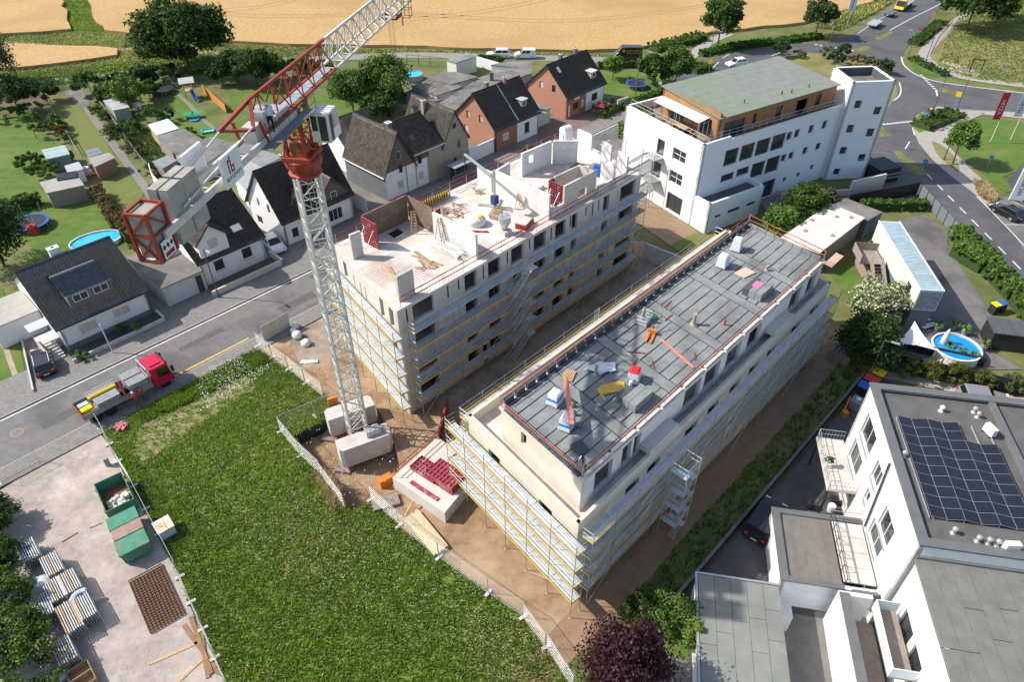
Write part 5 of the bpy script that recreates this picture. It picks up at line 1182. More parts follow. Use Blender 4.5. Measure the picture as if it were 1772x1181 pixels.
b=MB();b.M=MT;b.box(tx0+.1,tx0+1.2,ty0+.9,ty0+2.2,13.003,13.5,white_p);b.build('roof_hatch',TW)
b=MB();b.M=MT;b.box(tx0+.36,tx0+.4,ty0+.36,ty1-.36,13.0,14.1,bitumen_dk);b.box(tx1-.4,tx1-.36,ty0+.36,ty1-.36,13.0,14.1,bitumen_dk);b.box(tx0+.4,tx1-.4,ty1-.4,ty1-.36,13.0,14.1,bitumen_dk);b.build('parapet_lining',TW)
b=MB();b.M=MT
for z in(3.0,6.0,9.0,12.2):b.box(tx0+.01,tx1-.01,ty0-.005,ty0-.001,z,z+.03,MATS['panel_joint'])
for x in(1.9,3.9):b.box(tx0+x,tx0+x+.03,ty0-.005,ty0-.001,0,14.1,MATS['panel_joint'])
b.build('panel_joints',TW)
for o in wins:window(TW,(tx0,ty0),(tx1,ty0),o,MT,frame_d,bars=(0,0),depth=.2)
window(TW,(tx0,ty1),(tx0,ty0),(.6,1.6,10.2,12.4),MT,frame_w,bars=(0,1),depth=.15)
# office neighbours: garage, stacked container, yard
TGA=thing('flat_garage','long low garage with dusty cream flat roof and dark hatches behind the bitumen roof','garage',W(1450,420),R(46.5))
b=MB();c4p=[S(76.0,22.6),S(87.3,22.1),S(87.8,26.4),S(75.9,27.0)]
b.prism([(p.x,p.y)for p in c4p],0,2.85,timber_grey);b.build('walls',TGA,world=True)
b=MB();c4r=[S(75.7,22.35),S(87.5,21.85),S(88.0,26.65),S(75.6,27.3)];b.prism([(p.x,p.y)for p in c4r],2.853,3.0,mat('roof_cream',(.66,.58,.52),(.72,.65,.6),scale=.8,rough=.9,stain=((.45,.42,.42),.5,.5)));b.build('roof',TGA,world=True)
for u,v in((86.3,25.4),(84.9,24.3),(86.0,22.9),(82.0,26.2),(79.0,25.6),(80.2,22.7),(85.0,25.9)):
 b=MB();q=[S(u,v),S(u+.6,v),S(u+.6,v+.45),S(u,v+.45)];b.prism([(p.x,p.y)for p in q],3.003,3.05,timber_grey);b.build('hatch',TGA,world=True)
for u0 in(77.2,79.6,82.4,85):
 b=MB();q=[S(u0,22.5),S(u0+1.3,22.44),S(u0+1.3,22.54),S(u0,22.6)];b.prism([(p.x,p.y)for p in q],.1,2.3,white_p if u0 in(79.6,)else frame_d);b.build('door',TGA,world=True)
b=MB();c4r=[S(87.7,21.5),S(91.2,21.0),S(91.6,26.0),S(88.1,26.7)];b.prism([(p.x,p.y)for p in c4r],0,2.6,bitumen_old);single(b,'lean_to_shed','grey roofed lean-to at the end of the cream garage roof','shed')
CA=R(84.7);cp=Vector((44.7,59.7,0));
TCN=thing('stacked_container','cream shipping container with faded blue ribbed roof raised on a dark base','container',cp,CA)
b=MB();b.box(0,14.2,0,2.4,2.55,5.1,mat('container_cream',(.70,.68,.60),(.64,.62,.54),scale=.8,rough=.7,stain=((.5,.45,.36),.6,.4)));b.build('body',TCN)
ribm=mat('container_blue',(.33,.45,.50),(.42,.53,.57),scale=1.2,rough=.6,stain=((.36,.27,.2),.7,.75))
for k in range(46):
 b=MB();b.box(.15+k*.3,.31+k*.3,.12,2.28,5.103,5.15,ribm);b.build('roof_rib',TCN)
b=MB();b.box(.1,14.1,.1,2.3,5.101,5.108,ribm);b.build('roof_sheet',TCN)
b=MB();b.box(-.03,14.23,-.03,.09,5.05,5.18,white_p);b.box(-.03,14.23,2.31,2.43,5.05,5.18,white_p);b.box(-.03,.09,.09,2.31,5.05,5.18,white_p);b.build('roof_rail',TCN)
b=MB();b.box(.2,13.9,.15,2.3,0,2.54,mat('base_bluegrey',(.16,.19,.2),rough=.8));b.build('lower_unit',TCN)
b=MB();b.box(-.05,-.003,.1,2.3,2.7,4.95,mat('gabion_stone',(.22,.23,.25),(.42,.43,.44),scale=6,rough=.95,bump=1,bscale=6,lo=.45,hi=.55));b.build('stone_gabion_front',TCN)
b=MB();b.box(1.6,2.9,2.403,2.45,3.3,4.5,frame_w);f=b.build('window',TCN);b=MB();b.box(1.7,2.8,2.453,2.46,3.4,4.4,glass);b.build('pane',f)
b=MB();b.box(8.2,9.3,2.403,2.45,2.6,4.7,white_p);b.build('door',TCN)
TD=thing('timber_stair','weathered timber stair and deck balustrades beside the raised container','stairs',S(78.5,15.6),R(84.7))
for k in range(12):b=MB();b.box(-3.2+k*.33,-2.95+k*.33,.3,1.3,.2*k+.05,.2*k+.1,timber_grey);b.build('step',TD)
for y in(.2,1.4):
 b=MB()
 b.hexa([(-3.4,y,.1),(1.0,y,2.5),(1.0,y+.06,2.5),(-3.4,y+.06,.1)],[(-3.4,y,1.1),(1.0,y,3.5),(1.0,y+.06,3.5),(-3.4,y+.06,1.1)],timber_grey);b.build('balustrade',TD)
b=MB();b.box(1.0,4.0,-.2,2.6,2.4,2.5,timber_grey);b.build('deck',TD)
for(x0_,x1_,y0_,y1_)in((1,4,2.54,2.6),(3.94,4.0,-.2,2.54)):b=MB();b.box(x0_,x1_,y0_,y1_,2.5,3.5,timber_grey);b.build('balustrade',TD)
b=MB();wall(b,W(1478,455),W(1512,520),0,1.7,.08,timber_grey);wall(b,W(1512,425),W(1478,455),0,1.7,.08,timber_grey);single(b,'timber_fence','weathered timber board fence round the small lawn by the garage','fence')
TF=thing('panel_fence','slate blue panel fence with dark posts along the main road','fence',W(1598,372),0)
fa,fb=Vector((57.0,89.6,0)),Vector((56.9,78.2,0))
for k in range(7):
 p=fa.lerp(fb,k/6);b=MB();b.box(p.x-.05,p.x+.05,p.y-.05,p.y+.05,0,1.85,black);b.build('post',TF,world=True)
 if k<6:
  q=fa.lerp(fb,(k+1)/6);b=MB();b.box(p.x-.015,p.x+.015,q.y+.07,p.y-.07,.08,1.75,mat('panel_slate',(.16,.185,.20),rough=.7));b.build('panel',TF,world=True)
b=MB();wall(b,(45.8,86.5),(57.0,90.2),0,1.9,.1,black);single(b,'dark_screen_wall','dark screen wall behind the ivy hedge by the main road','wall')
TSG=thing('sign_shelter','black shelter box with pale lettering under the white stair tower','sign',(53.6,95.2,0),R(20))
b=MB();b.box(-1.8,2.0,-1.6,2.0,0,2.2,black);b.build('box',TSG)
b=MB()
for k in range(2):b.box(-.6,1.9,-1.64,-1.604,1.2-k*.55,1.45-k*.55,mat('faded_print',(.35,.36,.36),(.1,.1,.1),scale=9,lo=.45,hi=.55));
b.build('lettering',TSG)
# white residential block with solar roof
WA=R(80)
def X8(x,y,z=0.0):return rot(WA,x,y,z)
TWB=thing('residential_block','white residential block with grey flat roof and solar panels','building',X8(37,-28),WA)
M8=Matrix.Translation((-37,28,0))
def B8():b=MB();b.M=M8;return b
FY=-20.5;gx0,gx1=29.8,44.6;ZW=10.1
wop=[(gx1-43.0,gx1-40.2,6.4,8.6),(gx1-38.7,gx1-37.2,6.2,8.0),(gx1-35.0,gx1-32.7,5.3,7.4),(gx1-43.2,gx1-40.6,3.35,5.5),(gx1-38.2,gx1-37.4,4.2,5.4),(gx1-35.6,gx1-33.0,3.45,5.2),(gx1-42,gx1-40,.8,2.2)]
render8=mat('render_offwhite',(.66,.66,.64),(.62,.62,.60),scale=.7,rough=.8)
b=B8();wall(b,(gx1,FY),(gx0,FY),0,ZW,.3,render8,wop);b.build('wall',TWB)
for o in wop:window(TWB,(gx1,FY),(gx0,FY),o,M8,frame_w,bars=(1,0)if o[1]-o[0]>1.2 else(0,0),depth=.16,sill=galv)
b=B8();wall(b,(gx0,FY),(gx0,-34),0,ZW,.3,white_r);b.build('wall',TWB);b=B8();wall(b,(gx1,-34),(gx1,FY),0,ZW,.3,white_r);b.build('wall',TWB)
b=B8();b.box(gx0+.3,gx1-.3,-40,FY-.3,9.7,9.85,roof_felt);b.build('roof',TWB)
for(a0,a1,c0,c1)in((gx0-.1,gx1+.1,FY-.55,FY+.1),(gx0-.1,gx0+.55,-40,FY-.55),(gx1-.55,gx1+.1,-40,FY-.55)):
 b=B8();b.box(a0,a1,c0,c1,ZW,ZW+.14,coping_m);b.build('coping',TWB)
b=B8();b.box(gx0+.5,gx1-.5,-29.3,-28.9,9.85,10.2,coping_m);b.build('roof_divider',TWB)
b=B8();b.tube((36.9,FY+.12,9.6),(36.0,FY+.12,3.5),.07,frame_d,6);b.build('downpipe',TWB)
b=B8();b.box(39.3,45.0,FY+.003,FY+2.2,3.1,3.28,concrete_l);bal=b.build('balcony',TWB)
for x in(39.35,44.95):
 b=B8()
 for z in(3.8,4.3):b.tube((x,FY+.05,z),(x,FY+2.15,z),.025,galv,5)
 for k in range(9):b.tube((x,FY+.1+k*.25,3.28),(x,FY+.1+k*.25,4.3),.012,galv,4)
 b.build('balcony_railing',bal)
b=B8()
for z in(3.5,3.9,4.3):b.tube((39.35,FY+2.15,z),(44.95,FY+2.15,z),.025,galv,5)
for k in range(7):b.tube((39.35+k*.93,FY+2.15,3.28),(39.35+k*.93,FY+2.15,4.3),.025,galv,5)
b.build('balcony_railing',bal)
for x,y in((39.5,2.0),(44.8,2.0)):b=B8();b.tube((x,FY+y,0),(x,FY+y,3.1),.07,black,6);b.build('balcony_post',bal)
b=B8();wall(b,(30.6,-13.9),(30.6,-20.49),0,3.1,.3,white_panel);wall(b,(36.8,-13.9),(30.6,-13.9),0,3.1,.3,white_r);wall(b,(36.8,-20.49),(36.8,-13.9),0,3.1,.3,white_r);b.build('garage_wall',TWB)
for k in range(5):b=B8();y=-14.4-k*.74;b.box(30.95,36.45,y-.73,y,2.95,3.02,mat('terrace_sheet',(.16,.15,.135),(.195,.185,.165),scale=1.5,rough=.9,stain=((.2,.17,.13),.7,.6)));b.build('roof_sheet',TWB)
for(a0,a1,c0,c1)in((30.5,36.9,-14.4,-13.8),(30.5,30.95,-18.1,-14.4),(36.45,36.9,-20.4,-14.4)):b=B8();b.box(a0,a1,c0,c1,3.1,3.2,coping_m);b.build('coping',TWB)
for k in range(4):
 for j in range(2):b=B8();b.box(31.2+k*1.3,32.47+k*1.3,-19.25+j*-.02-j*1.1,-18.2-j*1.12,3.02,3.12,mat('terrace_slab',(.58,.55,.52),(.53,.5,.47),scale=2,rough=.85));b.build('terrace_slab',TWB)
b=B8()
for z in(3.6,4.1):b.tube((30.8,-18.1,z),(36.6,-18.1,z),.03,frame_d,5)
for k in range(6):b.tube((30.8+k*1.16,-18.1,3.05),(30.8+k*1.16,-18.1,4.1),.03,frame_d,5);b.tube((30.8+k*1.16,-18.1,4.1),(31.4+k*1.16 if k<5 else 36.6,-18.55,3.1),.02,frame_d,4)
for z in(3.6,4.1):b.tube((36.6,-18.1,z),(36.6,-20.3,z),.025,galv,5)
b.build('terrace_railing',TWB)
b=B8();b.box(30.3,30.58,-20.3,-18.6,2.6,3.3,coping_m);b.build('parapet_cap',TWB)
b=B8();wall(b,(29.7,-20.8),(14,-20.5),0,8.9,.3,white_r,[(1.6,3.4,3.5,5.7),(4.0,5.6,3.5,5.7),(7.5,9.5,3.5,5.7)]);b.build('wing_wall',TWB)
for o in[(1.6,3.4,3.5,5.7),(4.0,5.6,3.5,5.7),(7.5,9.5,3.5,5.7)]:window(TWB,(29.7,-20.8),(14,-20.5),o,M8,frame_d,bars=(1,0),depth=.15)
for k in range(12):
 b=B8();y=-20.55-k*1.02;cut=29.6-random.uniform(1.5,6)
 for(a,c)in((14,cut-.02),(cut+.02,29.62)):
  b=B8();b.box(a,c,y-1.0,y,8.7,8.92+random.uniform(0,.012),mat('wing_felt',(.165,.165,.148),(.2,.2,.18),scale=1,rough=.92,bump=.15,bscale=60));b.build('roof_sheet',TWB)
b=B8();b.box(29.62,29.8,-34,-20.6,8.9,9.1,coping_m);b.build('roof_flashing',TWB)
b=B8();b.box(23.8,28.4,-20.5,-19.0,4.6,4.75,timber_grey);wbal=b.build('balcony',TWB)
gl=mat('frosted_glass',(.60,.68,.68),rough=.2)
for(a0,a1,c0,c1)in((23.8,28.4,-19.03,-18.98),(23.8,23.85,-20.5,-19.03),(28.35,28.4,-20.5,-19.03)):b=B8();b.box(a0,a1,c0,c1,4.75,5.75,gl);b.build('glass_panel',wbal)
b=B8();wall(b,(29.6,-17.4),(16,-17.2),0,3.9,.7,white_r);wall(b,(29.9,-19.6),(29.9,-17.4),0,3.9,.3,white_r);b.build('screen_wall',TWB)
b=B8();b.box(16,29.75,-18.05,-17.4,3.903,4.0,coping_m);b.build('screen_wall_coping',TWB)
b=B8();b.box(16,29.5,-20.4,-18.2,.9,1.0,timber_grey);b.build('courtyard_deck',TWB)
TSP=thing('solar_array','black solar panels in zigzag rows on the grey roof','solar panels',X8(36.5,-25,9.86),WA)
M9=Matrix.Translation((-36.5,25,-9.86));pv=mat('solar_cell',(.012,.014,.024),(.018,.02,.032),scale=2,rough=.3,spec=.35,wav=('stack',.17,16,(.09,.095,.105),.006))
pm=[]
for tilt in(1,-1):
 b=MB();w_,l_=1.04,.912;za,zb=(.32,.14)if tilt>0 else(.14,.32)
 b.hexa([(0,0,za-.03),(l_,0,za-.03),(l_,-w_,zb-.03),(0,-w_,zb-.03)],[(0,0,za),(l_,0,za),(l_,-w_,zb),(0,-w_,zb)],galv)
 b.face([(.012,-.012,za+.003),(.012,-w_+.012,zb+.003),(l_-.012,-w_+.012,zb+.003),(l_-.012,-.012,za+.003)],pv);pm.append(b.mesh('panel'))
for c_ in range(6):
 for k in range(10):
  if c_>=4 and k>=8:continue
  child('panel',pm[c_%2],TSP,(32.2+k*.915-36.5,-21.7-c_*1.045+25,0))
for c_ in range(6,8):
 for k in range(3):child('panel',pm[c_%2],TSP,(32.0+k*.915-36.5,-21.7-c_*1.045+25,0))
b=MB()
for c_ in range(7):b.box(-4.3,4.85,3.3-c_*1.045-.02,3.3-c_*1.045+.02,.003,.13 if c_%2==0 else.13,galv)
b.build('mounting_rail',TSP)
def hvac(label,x,y,rz):
 T=thing('air_conditioner',label,'air conditioner',X8(x,y,9.86),WA+rz,'roof air conditioners');b=MB();b.box(-.45,.45,-.2,.2,.12,.8,white_p);b.build('casing',T,bevel=.03)
 b=MB();b.M=Matrix.Translation((-.1,-.205,.46))@Matrix.Rotation(math.pi/2,4,'X');b.lathe((0,0,0),[(.27,0),(.27,.015)],galv,16);b.build('fan_grille',T)
 for x_ in(-.35,.35):b=MB();b.box(x_-.04,x_+.04,-.25,.25,0,.12,dark);b.build('foot',T)
hvac('white air conditioner on the grey roof beside the solar rows',40.8,-27.9,.4);hvac('white air conditioner next to the row of roof cowls',30.5,-25.9,1.7)
for i,(x,y)in enumerate(((42.7,-25.2),(43.0,-27.6),(42.5,-27.7),(37.5,-21.35),(31.3,-22.9),(30.9,-24.2),(30.85,-24.8),(30.8,-25.3))):
 b=MB();p=X8(x,y,9.86);b.lathe(p,[(.2,0),(.1,.12),(.1,.35),(.19,.38),(.16,.5),(.05,.55)],galv if i else white_p,10)
 single(b,'roof_cowl','small metal vent cowl on the grey roof with the solar panels','vent','roof vent cowls on the solar roof',smooth=False)
TL=thing('low_outbuilding','low building with pale grey bitumen roof beside the copper-leaved tree','building',X8(26,-11),WA);M10=Matrix.Translation((-26,11,0))
b=MB();b.M=M10;b.box(18,30.2,-13.7,-8.1,0,2.7,white_r);b.build('walls',TL)
pg=mat('bitumen_pale',(.225,.235,.212),(.255,.265,.24),scale=1.3,rough=.92,bump=.15,bscale=70,c3=(.2,.21,.19),s3=.3)
for k in range(5):
 y=-8.15-k*1.11;xs=[18,21.2+(k%2)*1.4,25.0+(k%3)*1.0,28.2-(k%2)*.8,30.15]
 for a,c in zip(xs,xs[1:]):b=MB();b.M=M10;b.box(a+.012,c-.012,y-1.095,y-.01,2.703,2.9+random.uniform(0,.01),pg);b.build('roof_sheet',TL)
b=MB();b.M=M10;b.box(18,30.35,-8.1,-7.95,2.65,2.95,galv);b.box(30.2,30.35,-13.8,-8.1,2.65,2.95,galv);b.build('gutter',TL)
b=MB();p=X8(29.0,-14.35,0);b.M=Matrix.Translation(p)@Matrix.Rotation(WA,4,'Z');b.box(-.5,.5,-.35,.35,0,1.9,white_p);b.box(-.4,.4,-.37,-.352,.3,1.7,galv);single(b,'heat_pump','pale heat pump cabinet standing in the courtyard corner','heat pump')
# sheds and back buildings behind the houses
def flat_building(label,pts,h,wm,rm,name='outbuilding',cat='building',group=None,roof_t=.14,ov=.15,sheets=0,world_pts=False):
 P=[Vector((p[0],p[1]))for p in pts];c=sum(P,Vector((0,0)))/len(P)
 T=thing(name,label,cat,(c.x,c.y,0),0,group)
 b=MB();b.prism([(p.x,p.y)for p in P],0,h,wm);b.build('walls',T,world=True)
 Q=[c+(p-c)*(1+ov/max(.5,(p-c).length))for p in P]
 if sheets and len(Q)==4:
  for k in range(sheets):
   f0,f1=k/sheets+.004,(k+1)/sheets-.004;b=MB()
   b.prism([Q[0].lerp(Q[1],f0),Q[0].lerp(Q[1],f1),Q[3].lerp(Q[2],f1),Q[3].lerp(Q[2],f0)],h+.003,h+roof_t+random.uniform(0,.03),rm);b.build('roof_sheet',T,world=True)
 else:
  b=MB();b.prism(Q,h+.003,h+roof_t,rm);b.build('roof',T,world=True)
 return T
def q5(pts,z):return[W(620+x/5.9067,70+y/5.9067,z)for x,y in pts]
flat_building('weathered bitumen-roofed workshop with sagging eaves behind the beige gable house',q5([(550,465),(805,560),(1060,470),(790,370)],3.2),3.05,concrete,bitumen_old,sheets=4)
flat_building('dark grey flat roof behind the workshop towards the pool',q5([(700,390),(960,440),(1215,365),(1010,320),(900,320)],3.4),3.2,concrete,bitumen_old)
flat_building('wide grey flat roof between the brick double house and the workshops',q5([(830,640),(985,715),(1310,480),(1170,420)],2.9),2.75,concrete,bitumen_old,sheets=5)
flat_building('low ribbed roof shed beside the tall green tree',q5([(430,560),(700,640),(860,600),(560,490)],2.6),2.45,timber_grey,mat('ribbed_fibre',(.2,.18,.165),(.16,.145,.13),scale=1,rough=.9),sheets=6)
flat_building('grey flat roof joining the brick houses with a small dark chimney',q5([(1170,400),(1330,480),(1560,360),(1400,330)],2.9),2.75,concrete,bitumen_old)
flat_building('long grey felt roof behind the salmon brick house',q5([(1370,340),(1560,400),(1772,330),(1772,270),(1620,290)],3.0),2.85,concrete,bitumen_old)
flat_building('dark felt roof beside the field lane below the parked white cars',q5([(1360,250),(1560,265),(1772,300),(1772,210),(1500,215)],2.7),2.55,white_r,bitumen_old)
T=flat_building('small cream garden house with mono-pitch grey roof by the field lane',q5([(905,195),(1000,225),(1205,160),(1105,120)],2.9),2.75,mat('cream_board',(.66,.65,.58),rough=.8),bitumen,name='garden_house',cat='garden house')
b=MB();wall(b,q5([(1205,260)],0)[0],q5([(1440,330)],0)[0],0,1.9,.15,white_r);single(b,'white_garden_wall','white rendered garden wall running from the cream garden house','wall')
b=MB();p=q5([(1365,400)],3.0)[0];b.box(p.x-.3,p.x+.3,p.y-.3,p.y+.3,2.8,4.3,slate);single(b,'slate_chimney','dark slate chimney on the grey flat roof behind the brick double house','chimney')
def q2(pts,z):return[W(400+x/5.9067,220+y/5.9067,z)for x,y in pts]
flat_building('grey flat-roofed annex behind the white gable house with brown cross gable',q2([(30,500),(150,640),(310,410),(150,330)],3),2.85,white_r,mat('roof_palegrey',(.4,.4,.385),(.34,.34,.33),scale=1,rough=.9))
flat_building('pale flat roof strip beside the annex under the crane head',q2([(160,320),(320,400),(520,300),(330,240)],3.1),2.95,white_r,bitumen)
flat_building('dark timber carport roof with white awning in the vegetable garden',[W(180+x/5.9067,120+y/5.9067,2.6)for x,y in((540,680),(700,850),(1010,720),(820,610))],2.45,timber_grey,bitumen_old)
flat_building('long grey shed roof behind the house with the wall gable',[W(180+x/5.9067,120+y/5.9067,2.6)for x,y in((720,850),(1000,990),(1340,760),(1090,690))],2.45,concrete,bitumen_old)
hb=House('back_house','white house with mottled hipped roof behind the slate-clad house',53.5,84.0,6.0,6.0,4.6,7.2,white_r,tile_brown,ry=3,ov=.2)
b=MB();wall(b,S(48.2,72.5),S(48.6,80),0,2.2,.25,concrete);single(b,'passage_wall','concrete wall of the narrow passage left of the slate-clad house','wall')
def shed(label,px,z,h,wm,rm,n=3,group=None):return flat_building(label,[W(x,y,z)for x,y in px],h,wm,rm,name='garden_shed',cat='shed',sheets=n,group=group)
c6=lambda pts:[(x/5.9067,140+y/5.9067)for x,y in pts]
pol=mat('polycarbonate',(.46,.46,.44),(.4,.4,.38),scale=2,rough=.5)
shed('greenhouse with cloudy panes beside the garden path',c6([(1060,205),(1160,300),(1320,270),(1230,170)]),2.1,2.0,mat('green_panes',(.28,.30,.24),(.36,.38,.32),scale=3,rough=.5),pol,4)
shed('turquoise garden shed roof by the thin trees',c6([(430,705),(480,795),(705,745),(655,660)]),2.2,2.05,mat('turq_board',(.14,.20,.18),rough=.8),mat('turq_roof',(.36,.47,.46),(.3,.4,.4),scale=1.5,rough=.8),4)
shed('small shed with corrugated grey roof next to the lawn',c6([(910,785),(970,875),(1160,785),(1110,735)]),2.2,2.05,brick_brown,mat('shed_grey',(.33,.31,.28),rough=.8),4)
shed('low lean-to with pale panel roof by the small shed',c6([(665,870),(700,945),(845,900),(800,830)]),1.9,1.75,frame_w,mat('panel_blue',(.42,.44,.46),rough=.4),2)
shed('panel roof of a cold frame behind the small shed',c6([(875,715),(910,775),(1040,735),(1000,685)]),1.8,1.65,frame_w,mat('panel_dark',(.2,.22,.26),rough=.35),2)
shed('grey garden cabin roof with dark hot-water panel by the hedge',c6([(415,1035),(480,1140),(850,1060),(760,940)]),2.4,2.2,timber_grey,mat('cabin_felt',(.40,.37,.34),(.33,.31,.28),scale=1,rough=.9),3)
c9=lambda pts:[(180+x/5.9067,120+y/5.9067)for x,y in pts]
shed('white translucent awning roof above the vegetable garden',c9([(460,570),(545,670),(760,605),(650,510)]),2.3,2.2,timber,mat('awning_white',(.72,.76,.76),rough=.4),3)
shed('dark shed roof in the shadowed vegetable garden corner',c9([(500,940),(600,1010),(740,930),(650,880)]),2.0,1.85,timber_grey,bitumen,2)
# vegetation
def crown(c,rad,n,leaf,clumps=None,shell=.45,seed=0,box=False,drop=0.0):
 r=np.random.default_rng(seed);n=int(n*1.5);clumps=clumps or max(8,int(n/110));rad=np.array(rad,float);c=np.array(c,float)
 if box:
  q=r.uniform(-1,1,(clumps,3));ax=r.integers(0,3,clumps);sg=np.where(r.random(clumps)<.5,-1,1);ax[r.random(clumps)<.45]=2
  q[np.arange(clumps),ax]=sg*r.uniform(.72,1.0,clumps);q[:,2]=np.where(ax==2,np.abs(q[:,2]),q[:,2])
  cr=.35*min(rad)
 else:
  d=r.normal(size=(clumps,3));d/=np.linalg.norm(d,axis=1,keepdims=True);d[:,2]=np.where(d[:,2]<-.55,-d[:,2],d[:,2])
  q=d*(shell+(1-shell)*r.random(clumps)**.6)[:,None]*(1+.16*np.sin(d[:,0:1]*5+seed)*np.cos(d[:,1:2]*4+seed*2))
  cr=None
 k=r.integers(0,clumps,n);o=r.normal(size=(n,3));o/=np.linalg.norm(o,axis=1,keepdims=True)
 size=(r.uniform(.6,1.35,clumps)*(min(rad)*.40 if cr is None else cr))[k][:,None]
 p=c+q[k]*rad*(.86 if not box else 1)+o*size*(r.random(n)**.45)[:,None]*np.array([1,1,.75])
 if drop:p[:,2]-=drop*r.random(n)**2
 p[:,2]=np.maximum(p[:,2],c[2]-rad[2]*1.02)
 nn=o*.6+r.normal(size=(n,3))*.55+np.array([0,0,.35]);nn/=np.linalg.norm(nn,axis=1,keepdims=True)
 t=np.cross(nn,r.normal(size=(n,3)));t/=np.linalg.norm(t,axis=1,keepdims=True);b=np.cross(nn,t)
 s=(leaf*r.uniform(.55,1.25,n))[:,None]
 V=np.stack([p-t*s*.5,p+b*s*.42,p+t*s*.6,p-b*s*.42],1).reshape(-1,3)
 F=np.arange(4*n).reshape(-1,4);tone=np.clip(r.random(clumps)[k]*.55+r.random(n)*.45,0,1)
 return V,F,tone
def trunk_mesh(h,r0,top,rad,seed,m=bark,limbs=6):
 rr=random.Random(seed);b=MB();lean=Vector((rr.uniform(-.05,.05),rr.uniform(-.05,.05),1));pts=[]
 for k in range(5):t=k/4;pts.append(Vector((lean.x*h*t,lean.y*h*t,h*t)))
 for k in range(4):b.tube(pts[k],pts[k+1],r0*(1-.16*k),m,7,r0*(1-.16*(k+1)))
 for k in range(limbs):
  a=rr.uniform(0,6.28);st=pts[2].lerp(pts[4],rr.random());e=st+Vector((math.cos(a)*rad[0]*.6,math.sin(a)*rad[1]*.6,(top-h)*rr.uniform(.15,.5)))
  md=st.lerp(e,.5)+Vector((0,0,.08*rad[2]));b.tube(st,md,r0*.42,m,5,r0*.28);b.tube(md,e,r0*.28,m,5,r0*.1)
 return b
SEED=[100]
def plant(name,label,cat,pos,rad,z0,z1,m,n,leaf,group=None,trunk=True,tr=.16,clumps=None,shell=.45,extra=None,drop=0.0,box=False,rz=0.0,tname='trunk',cname='crown'):
 """crown between heights z0 and z1, on a tapered trunk with limbs"""
 SEED[0]+=1;sd_=SEED[0];pos=Vector((pos[0],pos[1],pos[2]if len(pos)>2 else 0))
 T=thing(name,label,cat,pos,rz,group);rx,ry=rad;rr=(rx,ry,(z1-z0)/2);c=(0,0,(z0+z1)/2)
 V,F,tn=crown(c,rr,n,leaf,clumps,shell,sd_,box,drop)
 me=npmesh(cname,V,F,[m]+([extra[0]]if extra else[]),tn,None if not extra else(np.random.default_rng(sd_).random(len(F))<extra[1]).astype(np.int32))
 child(cname,me,T)
 if trunk:trunk_mesh(z0+(z1-z0)*.45,tr,z1,rr,sd_).build(tname,T)
 return T
def tpx(name,label,bx,by,wpx,topy,m,n,leaf,cat='tree',z0=None,ry=None,**k):
 """size from the photo: base pixel, crown width in pixels, pixel row of the top"""
 p=W(bx,by);dist=math.sqrt(p.x**2+p.y**2+CAM_H**2);rx=wpx*dist/FPX/2
 lo,hi=0.0,40.0
 for _ in range(40):
  md=(lo+hi)/2;q=Vector((p.x,p.y+rx*.2,md))-Vector((0,0,CAM_H));yy=PH/2-FPX*q.dot(_up)/q.dot(_fw)
  if yy>topy:lo=md
  else:hi=md
 h=max(lo,.4)
 return plant(name,label,cat,p,(rx,ry or rx),z0 if z0 is not None else h*.16,h,m,n,leaf,tr=max(.04,h*.02),**k)
tpx('chestnut_tree','huge dense green tree at the edge of the wheat field',328,116,140,-2,L_DARK,15000,.62,z0=.6,shell=.5,clumps=150,extra=(L_MID,.3))
tpx('willow_tree','drooping willow with brownish foliage by the small wheat strip',-6,150,76,48,L_OLIVE,5000,.4,drop=2.5,extra=(L_RUST,.2))
tpx('spruce_tree','dark dense conifer at the garden end of the field lane',34,196,62,128,L_DARK,4500,.4)
tpx('spruce_tree','second dark conifer beside the felt-roofed shed of the back garden',82,176,40,140,L_DARK,2200,.38)
for i,(bx,by,w_,ty,m)in enumerate(((160,165,52,122,L_MID),(195,178,46,140,L_MID),(226,188,58,132,L_LIGHT),(252,150,46,112,L_DARK),(210,152,40,126,L_DARK),(284,142,60,112,L_DARK),(260,172,34,138,L_MID))):
 tpx('garden_tree',['leafy tree at the top of the garden drive','small leafy tree left of the greenhouse','light green bushy tree in front of the black trampoline','dark bush under the huge field-edge tree','dark green bush above the greenhouse','dark thicket below the huge field-edge tree','little tree beside the black trampoline'][i],bx,by,w_,ty,m,2600,.36,group='trees of the back gardens')
for i,(bx,by,w_,ty,m)in enumerate(((412,142,60,82,L_DARK),(446,150,66,84,L_DARK),(388,148,40,108,L_DARK),(478,140,46,96,L_MID),(520,126,50,98,L_MID),(560,130,40,104,L_DARK))):
 tpx('garden_tree',['tall dark tree behind the jib root of the crane','broad dark tree behind the orange board fence','dark shrub by the dirt heap','green tree seen through the red jib lattice','green bush below the white jib lattice','low bush on the verge under the jib'][i],bx,by,w_,ty,m,3400,.42,group='trees behind the crane jib')
for i,(bx,by,w_,ty,m,n)in enumerate(((668,186,84,94,L_LIGHT,6500),(612,196,74,118,L_MID,5000),(640,176,60,126,L_LIGHT,3500),(656,216,62,162,L_DARK,4200),(690,192,34,150,L_MID,2200),(592,168,44,128,L_DARK,2500))):
 tpx('garden_tree',['tall bright green tree next to the round blue pool','leafy tree between the lawn and the workshops','light green tree behind the round-roofed hut','dark bush behind the mottled roofs','slim tree with reddish tips by the ribbed shed','dark tree beside the red board hut'][i],bx,by,w_,ty,m,n,.4,group='trees by the pool garden',extra=(L_MID,.3))
tpx('apple_tree','round light green tree on the lawn beside the salmon brick house',1060,138,34,92,L_LIGHT,2200,.36)
